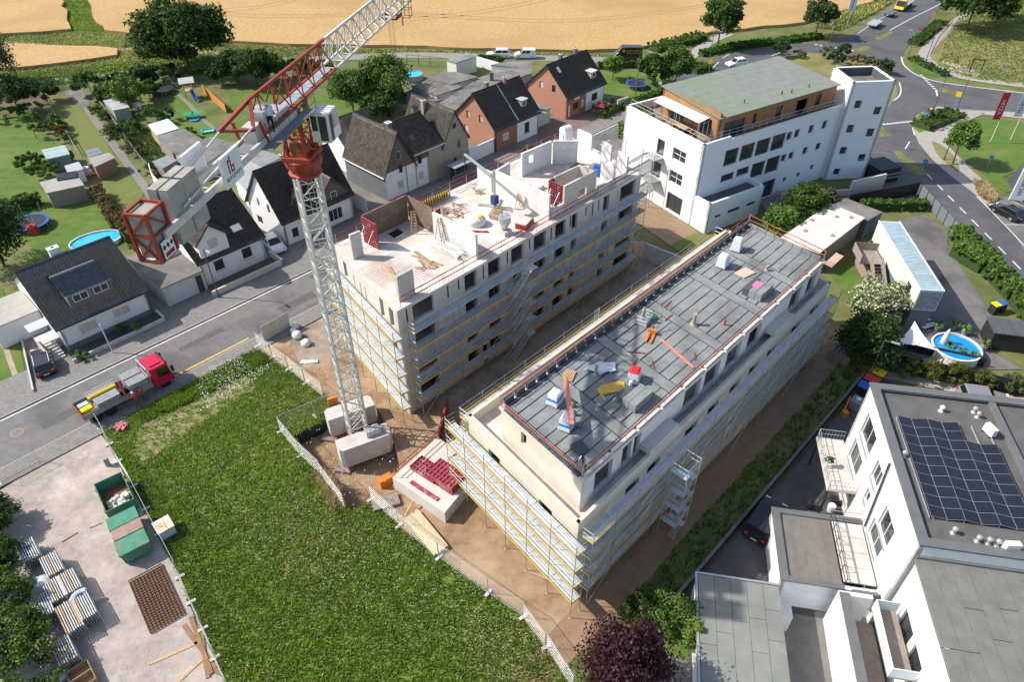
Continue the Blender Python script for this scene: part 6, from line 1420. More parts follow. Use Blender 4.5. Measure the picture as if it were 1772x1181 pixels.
tpx('lime_tree','broad dark tree on the lawn behind the blue trampoline',1132,148,60,92,L_DARK,4500,.42,extra=(L_MID,.3));tpx('lime_tree','bushy green tree at the corner of the trampoline lawn',1168,146,52,80,L_MID,4200,.42)
tpx('street_tree','oval dark green tree at the junction by the wheat field',1242,82,62,-6,L_DARK,5500,.5,z0=2.2,extra=(L_MID,.4));tpx('street_tree','oval speckled tree left of the white banner pole',1409,64,50,-4,L_DARK,4500,.5,z0=2.2,extra=(L_OLIVE,.3))
for i,(bx,by,w_,ty,m)in enumerate(((1350,98,32,68,L_DARK),(1432,100,34,78,L_OLIVE),(1456,100,24,74,L_DARK),(1448,110,30,90,L_DARK),(1490,112,40,94,L_RUST),(1510,118,34,98,L_OLIVE),(1528,128,22,100,L_DARK),(1380,98,26,86,L_OLIVE))):
 tpx('verge_bush',['round dark bush on the dry verge beyond the timber roof storey','grey green bush on the dry verge','small pointed bush on the dry verge','low dark bush between two bushes of the verge','reddish bush behind the white tower','olive bush next to the reddish bush','dark cone bush right behind the white tower','thin olive bush on the dry verge'][i],bx,by,w_,ty,m,1300,.32,cat='bush',group='bushes on the dry verge',z0=.1)
tpx('beech_tree','big dark tree above the path at the dry grass slope',1672,52,104,-60,L_DARK,9000,.6,z0=1.5,extra=(L_MID,.3));tpx('beech_tree','second big dark tree on the grass slope by the path',1716,34,70,-60,L_DARK,5000,.6)
tpx('young_tree','young light green tree on the lawn by the blue cycle sign',1648,284,44,205,L_LIGHT,2600,.34,z0=1.6)
tpx('young_tree','fresh green street tree at the corner of the white office',1078,256,26,206,L_LIGHT,1800,.3,z0=1.0)
tpx('garden_tree','light green shrub between the office lawn and the cream garage roof',1342,412,54,352,L_LIGHT,3800,.3,z0=.3);tpx('garden_tree','tall green shrub behind the cream garage roof',1384,386,64,318,L_MID,4500,.32,z0=.3);tpx('garden_tree','brownish shrub at the office ramp',1424,372,44,328,L_OLIVE,2600,.3,z0=.3);tpx('garden_tree','dark shrub in the gap behind the garage roof edge',1370,402,44,366,L_DARK,2400,.3,z0=.3)
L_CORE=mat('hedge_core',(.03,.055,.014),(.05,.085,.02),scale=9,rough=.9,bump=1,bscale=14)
def hedge(name,label,a,c,wd,h,m,n,leaf,group=None,z0=.05,extra=None,cat='hedge',lumps=None):
 a=Vector(a);c=Vector(c);d=c-a;mid=(a+c)/2
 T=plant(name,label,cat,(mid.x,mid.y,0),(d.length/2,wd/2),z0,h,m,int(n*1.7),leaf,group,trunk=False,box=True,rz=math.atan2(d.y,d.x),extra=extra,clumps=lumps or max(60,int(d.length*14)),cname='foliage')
 b=MB();L=d.length;k=max(3,int(L/1.2))
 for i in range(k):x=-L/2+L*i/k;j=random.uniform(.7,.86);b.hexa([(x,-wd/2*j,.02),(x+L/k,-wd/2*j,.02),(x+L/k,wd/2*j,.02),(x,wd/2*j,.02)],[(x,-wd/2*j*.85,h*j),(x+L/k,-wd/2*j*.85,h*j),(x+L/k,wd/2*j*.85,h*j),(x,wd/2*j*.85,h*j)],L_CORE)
 b.build('foliage_core',T);return T  # solid dark filler added inside the leaves against see-through, no branches modelled
hedge('laurel_hedge','bright green laurel hedge along the main road by the neighbour yard',W(1655,412),W(1790,560),2.6,1.9,L_LIGHT,9000,.26,extra=(L_MID,.4))
hedge('laurel_hedge','end of the laurel hedge next to the slate panel fence',W(1650,440),W(1700,470),2.4,1.8,L_LIGHT,2500,.26)
hedge('ivy_hedge','ivy hedge on a stone edge in front of the dark screen wall',W(1486,362),W(1600,362),1.2,1.3,L_MID,3600,.22,extra=(L_LIGHT,.3))
tpx('elder_shrub','cream flowering shrub below the raised container',1500,556,92,488,L_LIGHT,5200,.26,cat='shrub',z0=.2,extra=(L_CREAM,.55),trunk=False)
tpx('elder_shrub','white flowering shrub close to the timber stair',1545,545,60,492,L_MID,3200,.24,cat='shrub',z0=.2,extra=(L_CREAM,.4),trunk=False)
tpx('yew_tree','large dark clipped tree in the shade at the end of the scaffold',1490,628,88,540,L_DARK,8000,.26,z0=.3)
for i,(bx,by,w_,ty)in enumerate(((1566,652,34,622),(1605,656,36,624),(1649,661,34,630),(1696,669,38,640),(1748,676,32,648))):
 tpx('box_ball',['ball-shaped bush nearest the fan palm','second ball-shaped bush from the fan palm','middle ball-shaped bush of the row by the dark wall','ball-shaped bush beside the grey car roof','last ball-shaped bush of the row towards the yellow sheet'][i],bx,by,w_,ty,L_MID,1700,.17,cat='bush',group='ball bushes in the gravel bed',z0=.1,trunk=False,extra=(L_RUST,.25),shell=.7)
def palm(label,px,h,r,n=16,pot=True,group='potted palms by the pool',z=0.03):
 p=W(*px);T=thing('palm',label,'plant',(p.x,p.y,z),random.uniform(0,3),group)
 if pot:b=MB();b.lathe((0,0,0),[(.26,0),(.36,.5),(.36,.55)],mat('pot_grey',(.3,.31,.32),rough=.7),12);b.build('pot',T)
 V=[];F=[];tn=[]
 for k in range(n):
  a=2*math.pi*k/n+random.uniform(-.2,.2);rr=r*random.uniform(.7,1.1);hh=h+random.uniform(-.1,.3)
  d=np.array([math.cos(a),math.sin(a),0]);s=np.array([-d[1],d[0],0])*.1
  p0=np.array([0,0,.5]);p1=d*rr*.55+np.array([0,0,hh]);p2=d*rr+np.array([0,0,hh-.35]);i=len(V)
  V+=[p0-s*.3,p0+s*.3,p1+s,p1-s,p2];F+=[(i,i+1,i+2,i+3),(i+3,i+2,i+4,i+4)]
  tn+=[random.random()]*2
 me=bpy.data.meshes.new('fronds');me.from_pydata([tuple(x)for x in V],[],[f if f[2]!=f[3]else f[:3]for f in F]);me.materials.append(L_LIGHT)
 at_=me.attributes.new('tone','FLOAT','FACE');at_.data.foreach_set('value',tn);child('fronds',me,T);return T
for i,px in enumerate(((1620,572),(1648,570),(1668,580),(1700,606),(1640,612),(1660,620),(1680,628))):palm(['potted palm in front of the stone gabion','potted palm behind the pool ladder side','orange-potted palm behind the pool','tall palm at the far pool end','leafy palm in the bed below the pool','low palm between bed and pool','pale grass-like palm at the pool corner'][i],px,1.0,.75)
palm('fan palm with broad leaves beside the first ball bush',(1540,644),1.2,1.0,18,False,None)
tpx('copper_beech','dark purple leaved tree at the corner of the meadow',1072,1205,128,1082,L_PURPLE,9000,.2,z0=.4,clumps=160,extra=(leafmat('leaf_purple_light',(.075,.03,.035),(.1,.04,.045)),.3))
for i,(bx,by,w_,ty,m)in enumerate(((1152,1082,60,1036,L_LIGHT),(1190,1090,56,1040,L_LIGHT),(1120,1075,50,1040,L_DARK),(1196,1128,34,1080,L_LIGHT),(1100,1062,46,1030,L_DARK))):
 tpx('garden_shrub',['bright green shrub behind the copper tree','light green shrub at the corner of the pale grey roof','dark shrub under the scaffold corner','bright ivy bush along the low building','dark bush left of the bright shrubs'][i],bx,by,w_,ty,m,2600,.17,cat='shrub',group='shrubs by the low building',z0=.1)
for i,(bx,by,w_,h,m)in enumerate(((14,915,90,3.0,L_DARK),(10,990,120,3.2,L_DARK),(22,1060,130,3.2,L_MID),(40,1130,140,3.2,L_MID),(40,1200,170,3.2,L_MID),(-40,900,110,3.4,L_DARK),(-40,1080,150,3.4,L_DARK))):
 p=W(bx-16,by);plant('yard_shrub',['dark green shrub at the street end of the gravel yard','dense shrub beside the scaffold bundles','leafy shrub along the gravel yard with white sacks','broad green shrub at the lower yard edge','large green shrub beside the timber box','tall dark shrub behind the yard edge','tall dark shrub behind the leafy ones'][i],'shrub',p,(w_*.021,w_*.022),.1,h,m,4600,.2,'shrubs along the gravel yard',trunk=False,shell=.6,extra=(L_LIGHT,.25))
hedge('box_hedge','clipped bright hedge behind the blue trampoline by the dark tree',W(0,372),W(72,352),1.6,1.7,L_LIGHT,2200,.22)
tpx('fir_tree','large dark fir tree left of the white house with glazed tiles',8,460,96,340,L_DARK,7500,.3,z0=.4)
hedge('beech_hedge','rust brown beech hedge between two lawns',W(172,338),W(205,400),1.5,1.6,L_RUST,2800,.2,extra=(L_OLIVE,.3));hedge('beech_hedge','rust and green hedge running down to the counterweight',W(196,372),W(228,420),1.3,1.5,L_RUST,2200,.2,extra=(L_MID,.3))
for i,(bx,by,w_,ty,m,n)in enumerate(((20,208,52,184,L_MID,1800),(52,196,40,176,L_LIGHT,1200),(60,222,28,190,L_LIGHT,1000),(96,224,46,200,L_MID,1900),(108,236,24,216,L_RUST,800),(56,290,48,262,L_MID,1600),(80,302,50,278,L_MID,1600),(112,246,26,228,L_LIGHT,700),(64,240,14,208,L_LIGHT,600),(128,282,26,262,L_MID,700))):
 tpx('garden_shrub',['planted bed shrub behind the felt roof','yellow green shrub in the back bed','slim light shrub at the lawn edge','round shrub tree in the middle of the lawn','reddish shrub by the lawn fence','bushy shrub left of the turquoise shed','big leaved plants in front of the turquoise shed','light shrub at the foot of the round shrub tree','thin young tree on the lawn','shrub at the corner of the turquoise shed'][i],bx,by,w_,ty,m,n,.28,cat='shrub',group='shrubs of the left gardens',z0=.1)
for i,(bx,by,w_,ty,m)in enumerate(((168,202,26,180,L_LIGHT),(182,206,22,192,L_MID),(205,250,40,210,L_DARK),(232,230,36,206,L_MID),(262,214,60,184,L_MID),(290,212,34,188,L_DARK),(205,226,24,212,L_LIGHT),(236,268,30,250,L_OLIVE),(262,300,34,282,L_MID),(330,238,26,220,L_LIGHT),(268,330,18,318,L_LIGHT))):
 tpx('garden_shrub',['yellow flowering shrub at the bend of the garden path','shrub beside the greenhouse door','dark shrub below the greenhouse','vegetable patch shrub by the rails','leafy shrub near the parasol','dark shrub beside the swing lawn','low plants along the garden path','dry shrub in the vegetable patch','shrub in the shaded vegetable patch','leafy plant next to the turquoise sandbox','low plant at the curved white wall'][i],bx,by,w_,ty,m,1100,.24,cat='shrub',group='shrubs of the middle gardens',z0=.05,trunk=False)
hedge('box_hedge','low hedge along the cream garden house by the lane',W(826,103),W(870,108),1.0,1.0,L_MID,1500,.3);hedge('box_hedge','hedge between lane and lawn of the brick house',W(1035,118),W(1110,116),1.0,1.2,L_MID,2200,.3)
hedge('box_hedge','long hedge along the pavement beside the trampoline lawn',W(1080,192),W(1160,158),1.3,1.3,L_MID,3200,.26);hedge('box_hedge','squared hedge at the pink flowers by the garden gate',W(1040,206),W(1070,190),1.5,1.1,L_MID,1800,.22)
tpx('rose_bush','pink flowering bush in front of the white house half',1040,196,36,174,L_MID,1500,.26,cat='bush',z0=.05,extra=(L_PINK,.55),trunk=False);tpx('rose_bush','small pink flowering bush above the squared hedge',1058,182,18,170,L_MID,600,.24,cat='bush',z0=.05,extra=(L_PINK,.5),trunk=False)
hedge('verge_hedge','rounded hedge island at the give-way line of the junction',W(1592,222),W(1655,198),4.0,.9,L_MID,3600,.26);tpx('verge_bush','taller bush at the far end of the hedge island',1612,208,26,184,L_MID,900,.3,cat='bush',z0=.1,trunk=False)
hedge('verge_hedge','low hedge strip along the curved kerb of the junction',W(1578,102),W(1636,132),2.2,.7,L_MID,2600,.28);hedge('verge_hedge','low hedge strip beside the path under the big dark tree',W(1580,78),W(1628,40),2.8,.8,L_MID,2600,.32)
hedge('verge_hedge','hedge strip between path and road at the field corner',W(1212,96),W(1262,86),2.4,.9,L_MID,2200,.32);hedge('verge_hedge','long green verge hedge under the oval trees',W(1262,84),W(1420,64),3.0,.8,L_MID,3800,.4);hedge('verge_hedge','wild green hedge between wheat and path',W(1130,88),W(1215,66),4.0,1.2,L_LIGHT,3200,.4,extra=(L_MID,.4))
hedge('verge_hedge','small rounded hedge behind the yellow road sign',W(1198,126),W(1222,118),3.0,1.2,L_LIGHT,1200,.3)
for i,(px,w_)in enumerate((((143,624),22),((212,578),18),((240,574),18))):tpx('garden_shrub',['yellow green shrub in the corner of the front garden of the white house','dark small shrub at the grey plinth','yellow shrub at the front garden steps'][i],px[0],px[1],w_,px[1]-16,L_LIGHT if i!=1 else L_MID,900,.17,cat='shrub',z0=.05,trunk=False)
tpx('garden_shrub','low dry shrub in the front garden of the brick double house',915,268,30,252,L_OLIVE,900,.25,cat='shrub',z0=.02,trunk=False);tpx('garden_shrub','green shrub at the corner of the narrow white plot',232,436,22,420,L_LIGHT,700,.18,cat='shrub',z0=.05,trunk=False)
def inside(P,poly):
 poly=np.array([(p[0],p[1])for p in poly]);x,y=P[:,0],P[:,1];c=np.zeros(len(P),bool);j=len(poly)-1
 for i in range(len(poly)):
  xi,yi=poly[i];xj,yj=poly[j]
  k=((yi>y)!=(yj>y))&(x<(xj-xi)*(y-yi)/(yj-yi+1e-12)+xi);c^=k;j=i
 return c
def fnoise(P,s,seed=0):
 v=np.zeros(len(P));r=np.random.default_rng(seed)
 for k in range(6):
  a,b_,ph=r.normal(size=3);f=s*(1.7**k)/2;v+=np.sin((P[:,0]*a+P[:,1]*b_)*f+ph*9)/(1.25**k)
 return v/3
def tufts(name,poly,n,h0,h1,wd,m,seed,z=.0,thr=-9,label=None,m2=None,p2=0.0,blades=3,scale=.35,thin=None):
 r=np.random.default_rng(seed);A=np.array([(p[0],p[1])for p in poly]);lo,hi=A.min(0),A.max(0)
 P=r.uniform(lo,hi,(int(n*2.6),2));P=P[inside(P,poly)];nz=fnoise(P,scale,seed);P=P[nz>thr][:n];
 if thin is not None:P=P[~inside(P,thin)|(r.random(len(P))<.22)]
 nz=fnoise(P,scale,seed);k=len(P)
 V=[];tn=[];mi=[]
 for b_ in range(blades):
  a=r.uniform(0,6.28,k);ln=r.uniform(.2,.8,k);h=r.uniform(h0,h1,k)*(1+.35*nz);w_=wd*r.uniform(.6,1.4,k)
  o=r.normal(size=(k,2))*.12;base=np.stack([P[:,0]+o[:,0],P[:,1]+o[:,1],np.full(k,z)],1)
  s=np.stack([np.cos(a)*w_,np.sin(a)*w_,np.zeros(k)],1);tip=base+np.stack([-np.sin(a)*ln*h,np.cos(a)*ln*h,h],1)
  V.append(np.stack([base-s,base+s,tip],1));tn.append(np.clip(.5+.3*nz+r.normal(size=k)*.22,0,1));mi.append((r.random(k)<p2).astype(np.int32))
 V=np.concatenate(V).reshape(-1,3);F=np.arange(len(V)).reshape(-1,3)
 me=npmesh(name,V,F,[m]+([m2]if m2 else[]),np.concatenate(tn),np.concatenate(mi)if m2 else None)
 o=bpy.data.objects.new(name,me);col.objects.link(o);o['kind']='stuff';prop(o,label,name.replace('_',' '));return o
MP=Wl(MEADOW)
tufts('meadow_grass',MP,46000,.08,.26,.05,L_GRASS,11,.01,label='tall unmown grass of the meadow beside the building site',m2=L_STRAW,p2=.10,thr=-.9,scale=.32,thin=Wl([(238,742),(300,702),(345,672),(420,645),(446,668),(400,700),(345,735),(290,775),(238,806),(226,780)]))
def specks(name,poly,n,s,m,seed,z0,z1,label,thr=.1):
 r=np.random.default_rng(seed);A=np.array([(p[0],p[1])for p in poly]);P=r.uniform(A.min(0),A.max(0),(n*6,2));P=P[inside(P,poly)];P=P[fnoise(P,.5,seed)>thr][:n];k=len(P)
 c=np.stack([P[:,0],P[:,1],r.uniform(z0,z1,k)],1);a=r.uniform(0,6.28,k);ss=s*r.uniform(.5,1.3,k)
 t=np.stack([np.cos(a),np.sin(a),r.normal(size=k)*.3],1)*ss[:,None];b_=np.stack([-np.sin(a),np.cos(a),r.normal(size=k)*.3],1)*ss[:,None]
 V=np.stack([c-t,c-b_,c+t,c+b_],1).reshape(-1,3);me=npmesh(name,V,np.arange(4*k).reshape(-1,4),[m],r.random(k))
 o=bpy.data.objects.new(name,me);col.objects.link(o);o['kind']='stuff';prop(o,label,name.replace('_',' '));return o
fl=mat('daisy_white',(.75,.76,.70),rough=.8)
specks('meadow_flowers',MP,1700,.026,fl,5,.2,.42,'white wild flowers scattered over the meadow',thr=.12)
specks('meadow_flowers',Wl([(330,690),(360,640),(440,612),(470,640),(400,690),(350,715)]),700,.045,fl,8,.2,.4,'dense patch of white wild flowers by the street edge of the meadow',thr=-.3)
tufts('street_weeds',Wl([(230,718),(330,668),(440,606),(470,622),(400,660),(320,700),(250,732)]),4500,.2,.5,.06,L_GRASS,12,.01,label='lush weeds along the street edge of the meadow')
tufts('strip_weeds',[S(10,10.8),S(66,10.8),S(66,13),S(10,13)],5200,.15,.6,.07,L_GRASS,13,.01,label='weeds on the strip between scaffold and car park',m2=L_MID,p2=.5)
tufts('pit_weeds',Wl([(545,815),(575,830),(600,880),(580,884),(556,850)]),500,.3,.8,.03,L_STRAW,14,.0,label='dry stalks on the edge of the crane pit')
vg=Wl([(-80,62),(124,55),(186,57),(330,74),(500,81),(700,85),(850,90),(1050,93),(1050,98),(850,93),(700,90),(560,96),(420,104),(300,112),(200,120),(60,138),(-80,146)])
tufts('field_verge_grass',vg,12000,.12,.4,.12,L_GRASS,15,-.05,label='rough grass and weeds on the verge along the wheat',m2=L_STRAW,p2=.4,scale=.12)
tufts('field_verge_grass',Wl([(108,0),(152,0),(166,32),(186,56),(124,54)]),2200,.1,.3,.12,L_GRASS,16,-.05,label='green strip between the two wheat fields')
tufts('slope_grass',Wl([(1660,30),(1800,-10),(1800,150),(1720,142),(1660,132),(1622,112),(1640,60)]),9000,.1,.35,.1,L_STRAW,17,0,label='tall dry grass on the slope above the junction',m2=L_GRASS,p2=.7,scale=.12)
tufts('road_verge_grass',Wl([(1410,48),(1450,26),(1500,6),(1560,-20),(1540,6),(1500,30),(1450,54)]),3000,.3,.9,.15,L_STRAW,18,0,label='dry verge grass beside the lay-by with trailers',m2=L_GRASS,p2=.5)
tufts('road_verge_grass',Wl([(1686,312),(1702,318),(1726,344),(1714,352),(1694,338)]),900,.3,.7,.08,L_STRAW,19,.02,label='clump of dry grass at the kerb opposite the fence')
tufts('bed_plants',Wl([(166,168),(230,200),(300,260),(300,310),(260,290),(200,230),(170,190)]),2500,.15,.5,.12,L_MID,20,0,label='low plants of the vegetable beds')
tufts('orchard_grass',Wl([(-20,134),(120,118),(260,104),(420,100),(540,104),(560,118),(420,128),(300,128),(200,136),(60,150),(-20,156)]),5000,.1,.35,.12,L_GRASS,21,-.05,label='rough grass behind the garden ends',m2=L_MID,p2=.5)
def pebbles(name,poly,n,s0,s1,m,seed,label,z=0.0):
 r=np.random.default_rng(seed);A=np.array([(p[0],p[1])for p in poly]);P=r.uniform(A.min(0),A.max(0),(n*5,2));P=P[inside(P,poly)][:n];k=len(P)
 base=np.array([(1,0,0),(0,1,0),(-1,0,0),(0,-1,0),(0,0,.8)]);s=r.uniform(s0,s1,k)**1;a=r.uniform(0,6.28,k)
 q=base[None]*(1+r.normal(size=(k,5,3))*.25);x=q[...,0]*np.cos(a)[:,None]-q[...,1]*np.sin(a)[:,None];y=q[...,0]*np.sin(a)[:,None]+q[...,1]*np.cos(a)[:,None]
 V=np.stack([P[:,0:1]+x*s[:,None],P[:,1:2]+y*s[:,None],z+q[...,2]*s[:,None]],2).reshape(-1,3)
 f=np.array([(0,1,4),(1,2,4),(2,3,4),(3,0,4)]);F=(np.arange(k)[:,None,None]*5+f[None]).reshape(-1,3)
 me=npmesh(name,V,F,[m]);o=bpy.data.objects.new(name,me);col.objects.link(o);o['kind']='stuff';prop(o,label,'rubble');return o
pebbles('site_rubble',[S(12,28.8),S(28,30),S(28,52),S(22,50),S(14,36)],500,.02,.08,concrete_l,31,'stones and crumbs of concrete on the brown soil of the site')
pebbles('site_rubble',[S(30,29.6),S(66,29.6),S(66,38.4),S(30,38.4)],1100,.02,.1,concrete,32,'crumbs and offcuts on the yard between the shells')
pebbles('yard_gravel',Wl([(20,880),(172,755),(222,840),(300,985),(390,1185),(120,1185),(60,1000)]),5000,.02,.06,mat('stone_pale',(.55,.47,.41),(.4,.33,.28),scale=3),33,'loose stones on the gravel yard')
# vehicles
def car(label,pos,rz,L=4.5,Wd=1.8,H=1.48,m=None,style='wagon',name='parked_car',cat='car',group=None,rails=False,z=0.0):
 T=thing(name,label,cat,(pos[0],pos[1],z),rz,group);h=Wd/2
 bl=.62*H
 if style=='van':prof=[(-L/2,.32),(-L/2,1.0),(-L/2+.05,bl),(L/2-1.0,bl),(L/2-.1,.88),(L/2,.7),(L/2,.32)]
 else:prof=[(-L/2+.06,.3),(-L/2,.62),(-L/2+.06,bl),(L/2-1.45,bl+.02),(L/2-.35,bl-.16),(L/2-.04,.62),(L/2,.34)]
 b=MB();n=len(prof);ys=[(-h,.94),(-h*.93,1.0),(h*.93,1.0),(h,.94)]
 k0=len(b.v);i=b.mi(m)
 for y,f in ys:
  for x,zz in prof:b.v.append((x*(f if abs(x)>L/2-.4 else 1),y,.3+(zz-.3)*(f if zz>.4 else 1)))
 for s in range(3):
  for j in range(n):
   q=(j+1)%n;b.f.append((k0+s*n+j,k0+(s+1)*n+j,k0+(s+1)*n+q,k0+s*n+q));b.m.append(i)
 b.f.append(tuple(k0+j for j in range(n)));b.m.append(i);b.f.append(tuple(k0+3*n+j for j in range(n))[::-1]);b.m.append(i)
 body=b.build('body',T,bevel=.04)
 if style=='van':xr0,xr1,xt0,xt1=-L/2+.05,L/2-1.0,-L/2+.16,L/2-1.75
 elif style=='jeep':xr0,xr1,xt0,xt1=-L/2+.08,L/2-1.5,-L/2+.12,L/2-1.75
 elif style=='hatch':xr0,xr1,xt0,xt1=-L/2+.12,L/2-1.15,-L/2+.65,L/2-1.95
 else:xr0,xr1,xt0,xt1=-L/2+.1,L/2-1.35,-L/2+.5,L/2-2.1
 tw=h*(.93 if style in('van','jeep')else.78);bw_=h*.95;zt=H
 B_=[(xr0,-bw_,bl-.03),(xr1,-bw_,bl-.03),(xr1,bw_,bl-.03),(xr0,bw_,bl-.03)];T_=[(xt0,-tw,zt),(xt1,-tw,zt),(xt1,tw,zt),(xt0,tw,zt)]
 b=MB();b.hexa(B_,T_,m);b.build('roof',T,bevel=.06)
 def pane(nm,c,e=.012,a0=.06,a1=.94,c0=.16,c1=.86):
  A,Bq,C,D=[Vector(q)for q in c];nrm=(Bq-A).cross(D-A).normalized()*e
  P=lambda s,t:(A.lerp(Bq,s)).lerp(D.lerp(C,s),t)+nrm
  b=MB();b.face([P(a0,c0),P(a1,c0),P(a1,c1),P(a0,c1)],glass_car);b.build(nm,T)
 V=Vector
 pane('windscreen',[B_[1],B_[2],T_[2],T_[1]],a0=.05,a1=.95,c0=.05,c1=.9);pane('rear_window',[B_[3],B_[0],T_[0],T_[3]],c0=.2)
 segs=((.07,.46),(.5,.93))if style not in('van',)else((.72,.95),(.4,.68))
 for a0,a1 in segs:
  pane('side_window',[B_[0],B_[1],T_[1],T_[0]],a0=a0,a1=a1,c0=.18 if style!='van' else.12,c1=.85);pane('side_window',[B_[2],B_[3],T_[3],T_[2]],a0=1-a1,a1=1-a0,c0=.18 if style!='van' else.12,c1=.85)
 if rails:
  for y in(-tw+.05,tw-.05):b=MB();b.tube((xt0+.1,y,zt+.06),(xt1-.1,y,zt+.06),.025,galv,5);b.build('roof_rail',T)
 r=.33 if style!='jeep' else.4
 for x in(-L/2+.82,L/2-.86):
  for y in(-h+.1,h-.1):
   b=MB();b.M=Matrix.Translation((x,y-.11,r))@Matrix.Rotation(-math.pi/2,4,'X');b.lathe((0,0,0),[(r*.8,0),(r,.04),(r,.18),(r*.8,.22)],rubber,16);wh=b.build('wheel',T)
   b=MB();sg=1 if y>0 else-1;b.M=Matrix.Translation((x,y+sg*.112,r))@Matrix.Rotation(-math.pi/2,4,'X');b.lathe((0,0,-.005),[(r*.62,0),(r*.62,.01)],alloy,12);b.build('rim',wh)
 for y in(-h*.72,h*.72):
  b=MB();b.box(L/2-.16,L/2+.005,y-.2,y+.2,.6,.76,white_p);b.build('headlight',T)
  b=MB();b.box(-L/2-.008,-L/2+.08,y-.13,y+.13,.72,.95,signred);b.build('tail_light',T)
 b=MB();b.box(-L/2-.012,-L/2+.02,-.26,.26,.5,.61,white_p);b.build('number_plate',T)
 return T
pb=mat('paint_black',(.012,.012,.014),rough=.22,spec=.6,coat=.6);pw=mat('paint_white',(.78,.79,.80),rough=.3,coat=.4);pnv=mat('paint_anthracite',(.02,.023,.03),rough=.3,coat=.4);pg_=mat('paint_grey',(.22,.23,.23),rough=.35,coat=.4)
a1=math.atan2(56.0-52.0,-48.9+46.2)
car('black estate car parked nose-in on the paved drive of the glazed-tile house',(-47.4,53.9),a1,4.7,1.85,1.5,pb,rails=True)
car('white hatchback parked beside the house with the wall gable',(-29.9,76.2),R(-51),4.1,1.8,1.5,pw,'hatch')
car('white sport utility car parked on the field lane beside the wheat',(-2.8,148.6),math.pi,4.9,1.95,1.75,pw,rails=True,group='vehicles parked on the field lane')
car('white high-roofed van with two side windows parked behind the sport utility car',(2.7,148.3),math.pi,4.4,1.85,1.85,pw,'van',name='parked_van',cat='van',group='vehicles parked on the field lane')
tv=car('black panel van with orange round emblem and stripes parked on the field lane',(23.3,147.6),math.pi,5.9,2.05,2.6,pb,'van',name='parked_van',cat='van',group='vehicles parked on the field lane')
og=mat('van_gold',(.62,.33,.05),rough=.5)
b=MB();b.M=Matrix.Translation((.9,1.03,1.95))@Matrix.Rotation(-math.pi/2,4,'X');b.lathe((0,0,0),[(.3,0),(.3,.02)],og,16);b.build('emblem',tv)
for zz in(2.0,1.75,1.4):b=MB();b.box(-2.2,.4,1.03,1.045,zz,zz+.07,og);b.build('stripe',tv)
car('black hatchback parked in the bay of the main road',(66.4,84.3),R(112),4.3,1.8,1.5,pb,'hatch',z=.02)
car('dark off-road car with boxy hard top parked between the shaded strip and the white garage',(20.3,34.6),R(52),4.6,1.95,1.9,pnv,'jeep',z=.02)
car('grey car with flat roof parked behind the solar-roofed block',(45.0,48.6),R(-12),4.6,1.85,1.5,pg_,z=.02)
car('white car waiting in the side road behind the office roof',(44.6,143.6),R(200),4.3,1.8,1.48,pw,'hatch')
TT=thing('flatbed_lorry','flatbed lorry with red cab, loading crane and scaffold frames parked at the kerb','truck',S(10.2,60.6),ANG)
redcab=mat('cab_red',(.55,.012,.05),rough=.3,coat=.5)
b=MB();b.box(-4.2,4.3,-.45,.45,.6,.9,black);b.build('chassis',TT)
b=MB();b.hexa([(2.3,-1.2,.55),(4.35,-1.2,.55),(4.35,1.2,.55),(2.3,1.2,.55)],[(2.3,-1.15,2.75),(4.0,-1.15,2.75),(4.0,1.15,2.75),(2.3,1.15,2.75)],redcab);cb_=b.build('cab',TT,bevel=.1)
b=MB();b.face([(4.33,-1.05,1.45),(4.33,1.05,1.45),(4.12,1.02,2.55),(4.12,-1.02,2.55)],glass_car);b.build('windscreen',cb_)
for y,s_ in((-1.2,-1),(1.2,1)):
 b=MB();q=[(2.9,y+.0*s_,1.5),(4.05,y,1.5),(3.9,y-.02*s_,2.45),(2.9,y-.02*s_,2.45)];q=[(a,yy+.015*s_,zz)for a,yy,zz in q];b.face(q if s_<0 else q[::-1],glass_car);b.build('side_window',cb_)
 b=MB();b.box(4.2,4.45,y+s_*.05,y+s_*.28,1.7,2.3,dark);b.build('mirror',cb_)
b=MB();b.box(2.6,3.7,-.7,.7,2.78,2.84,redcab);b.build('roof_hatch',cb_);b=MB();b.box(3.95,4.1,-1.1,1.1,2.55,2.85,dark);b.build('sun_visor',cb_)
b=MB();b.box(-4.25,2.2,-1.22,1.22,.95,1.08,timber_grey);b.build('load_bed',TT)
for(x0_,x1_,y0_,y1_)in((-4.25,2.2,-1.25,-1.2),(-4.25,2.2,1.2,1.25),(-4.28,-4.22,-1.25,1.25)):b=MB();b.box(x0_,x1_,y0_,y1_,1.0,1.55,mat('sideboard_grey',(.25,.27,.26),rough=.6)if x0_!=-4.28 else redpaint);b.build('side_board',TT)
b=MB()
for y in(-1.1,1.1):b.beam((2.15,y,1.0),(2.15,y,3.0),.1,.1,galv)
b.beam((2.15,-1.1,3.0),(2.15,1.1,3.0),.1,.1,galv);b.beam((2.15,-1.1,2.0),(2.15,1.1,2.0),.08,.08,galv);b.build('headboard',TT)
for x in(-3.2,-2.0,3.3):
 for y in(-1.02,1.02):b=MB();b.M=Matrix.Translation((x,y-.15,.5))@Matrix.Rotation(-math.pi/2,4,'X');b.lathe((0,0,0),[(.42,0),(.5,.06),(.5,.25),(.42,.3)],rubber,18);b.build('wheel',TT)
b=MB();b.tube((-.2,-.2,1.1),(-.2,-.2,2.6),.14,redpaint,8);b.beam((-.2,-.2,2.5),(-.4,-1.3,1.5),.16,.16,redpaint);b.box(-.6,.2,-.5,.1,1.08,1.5,dark);b.build('loading_crane',TT)
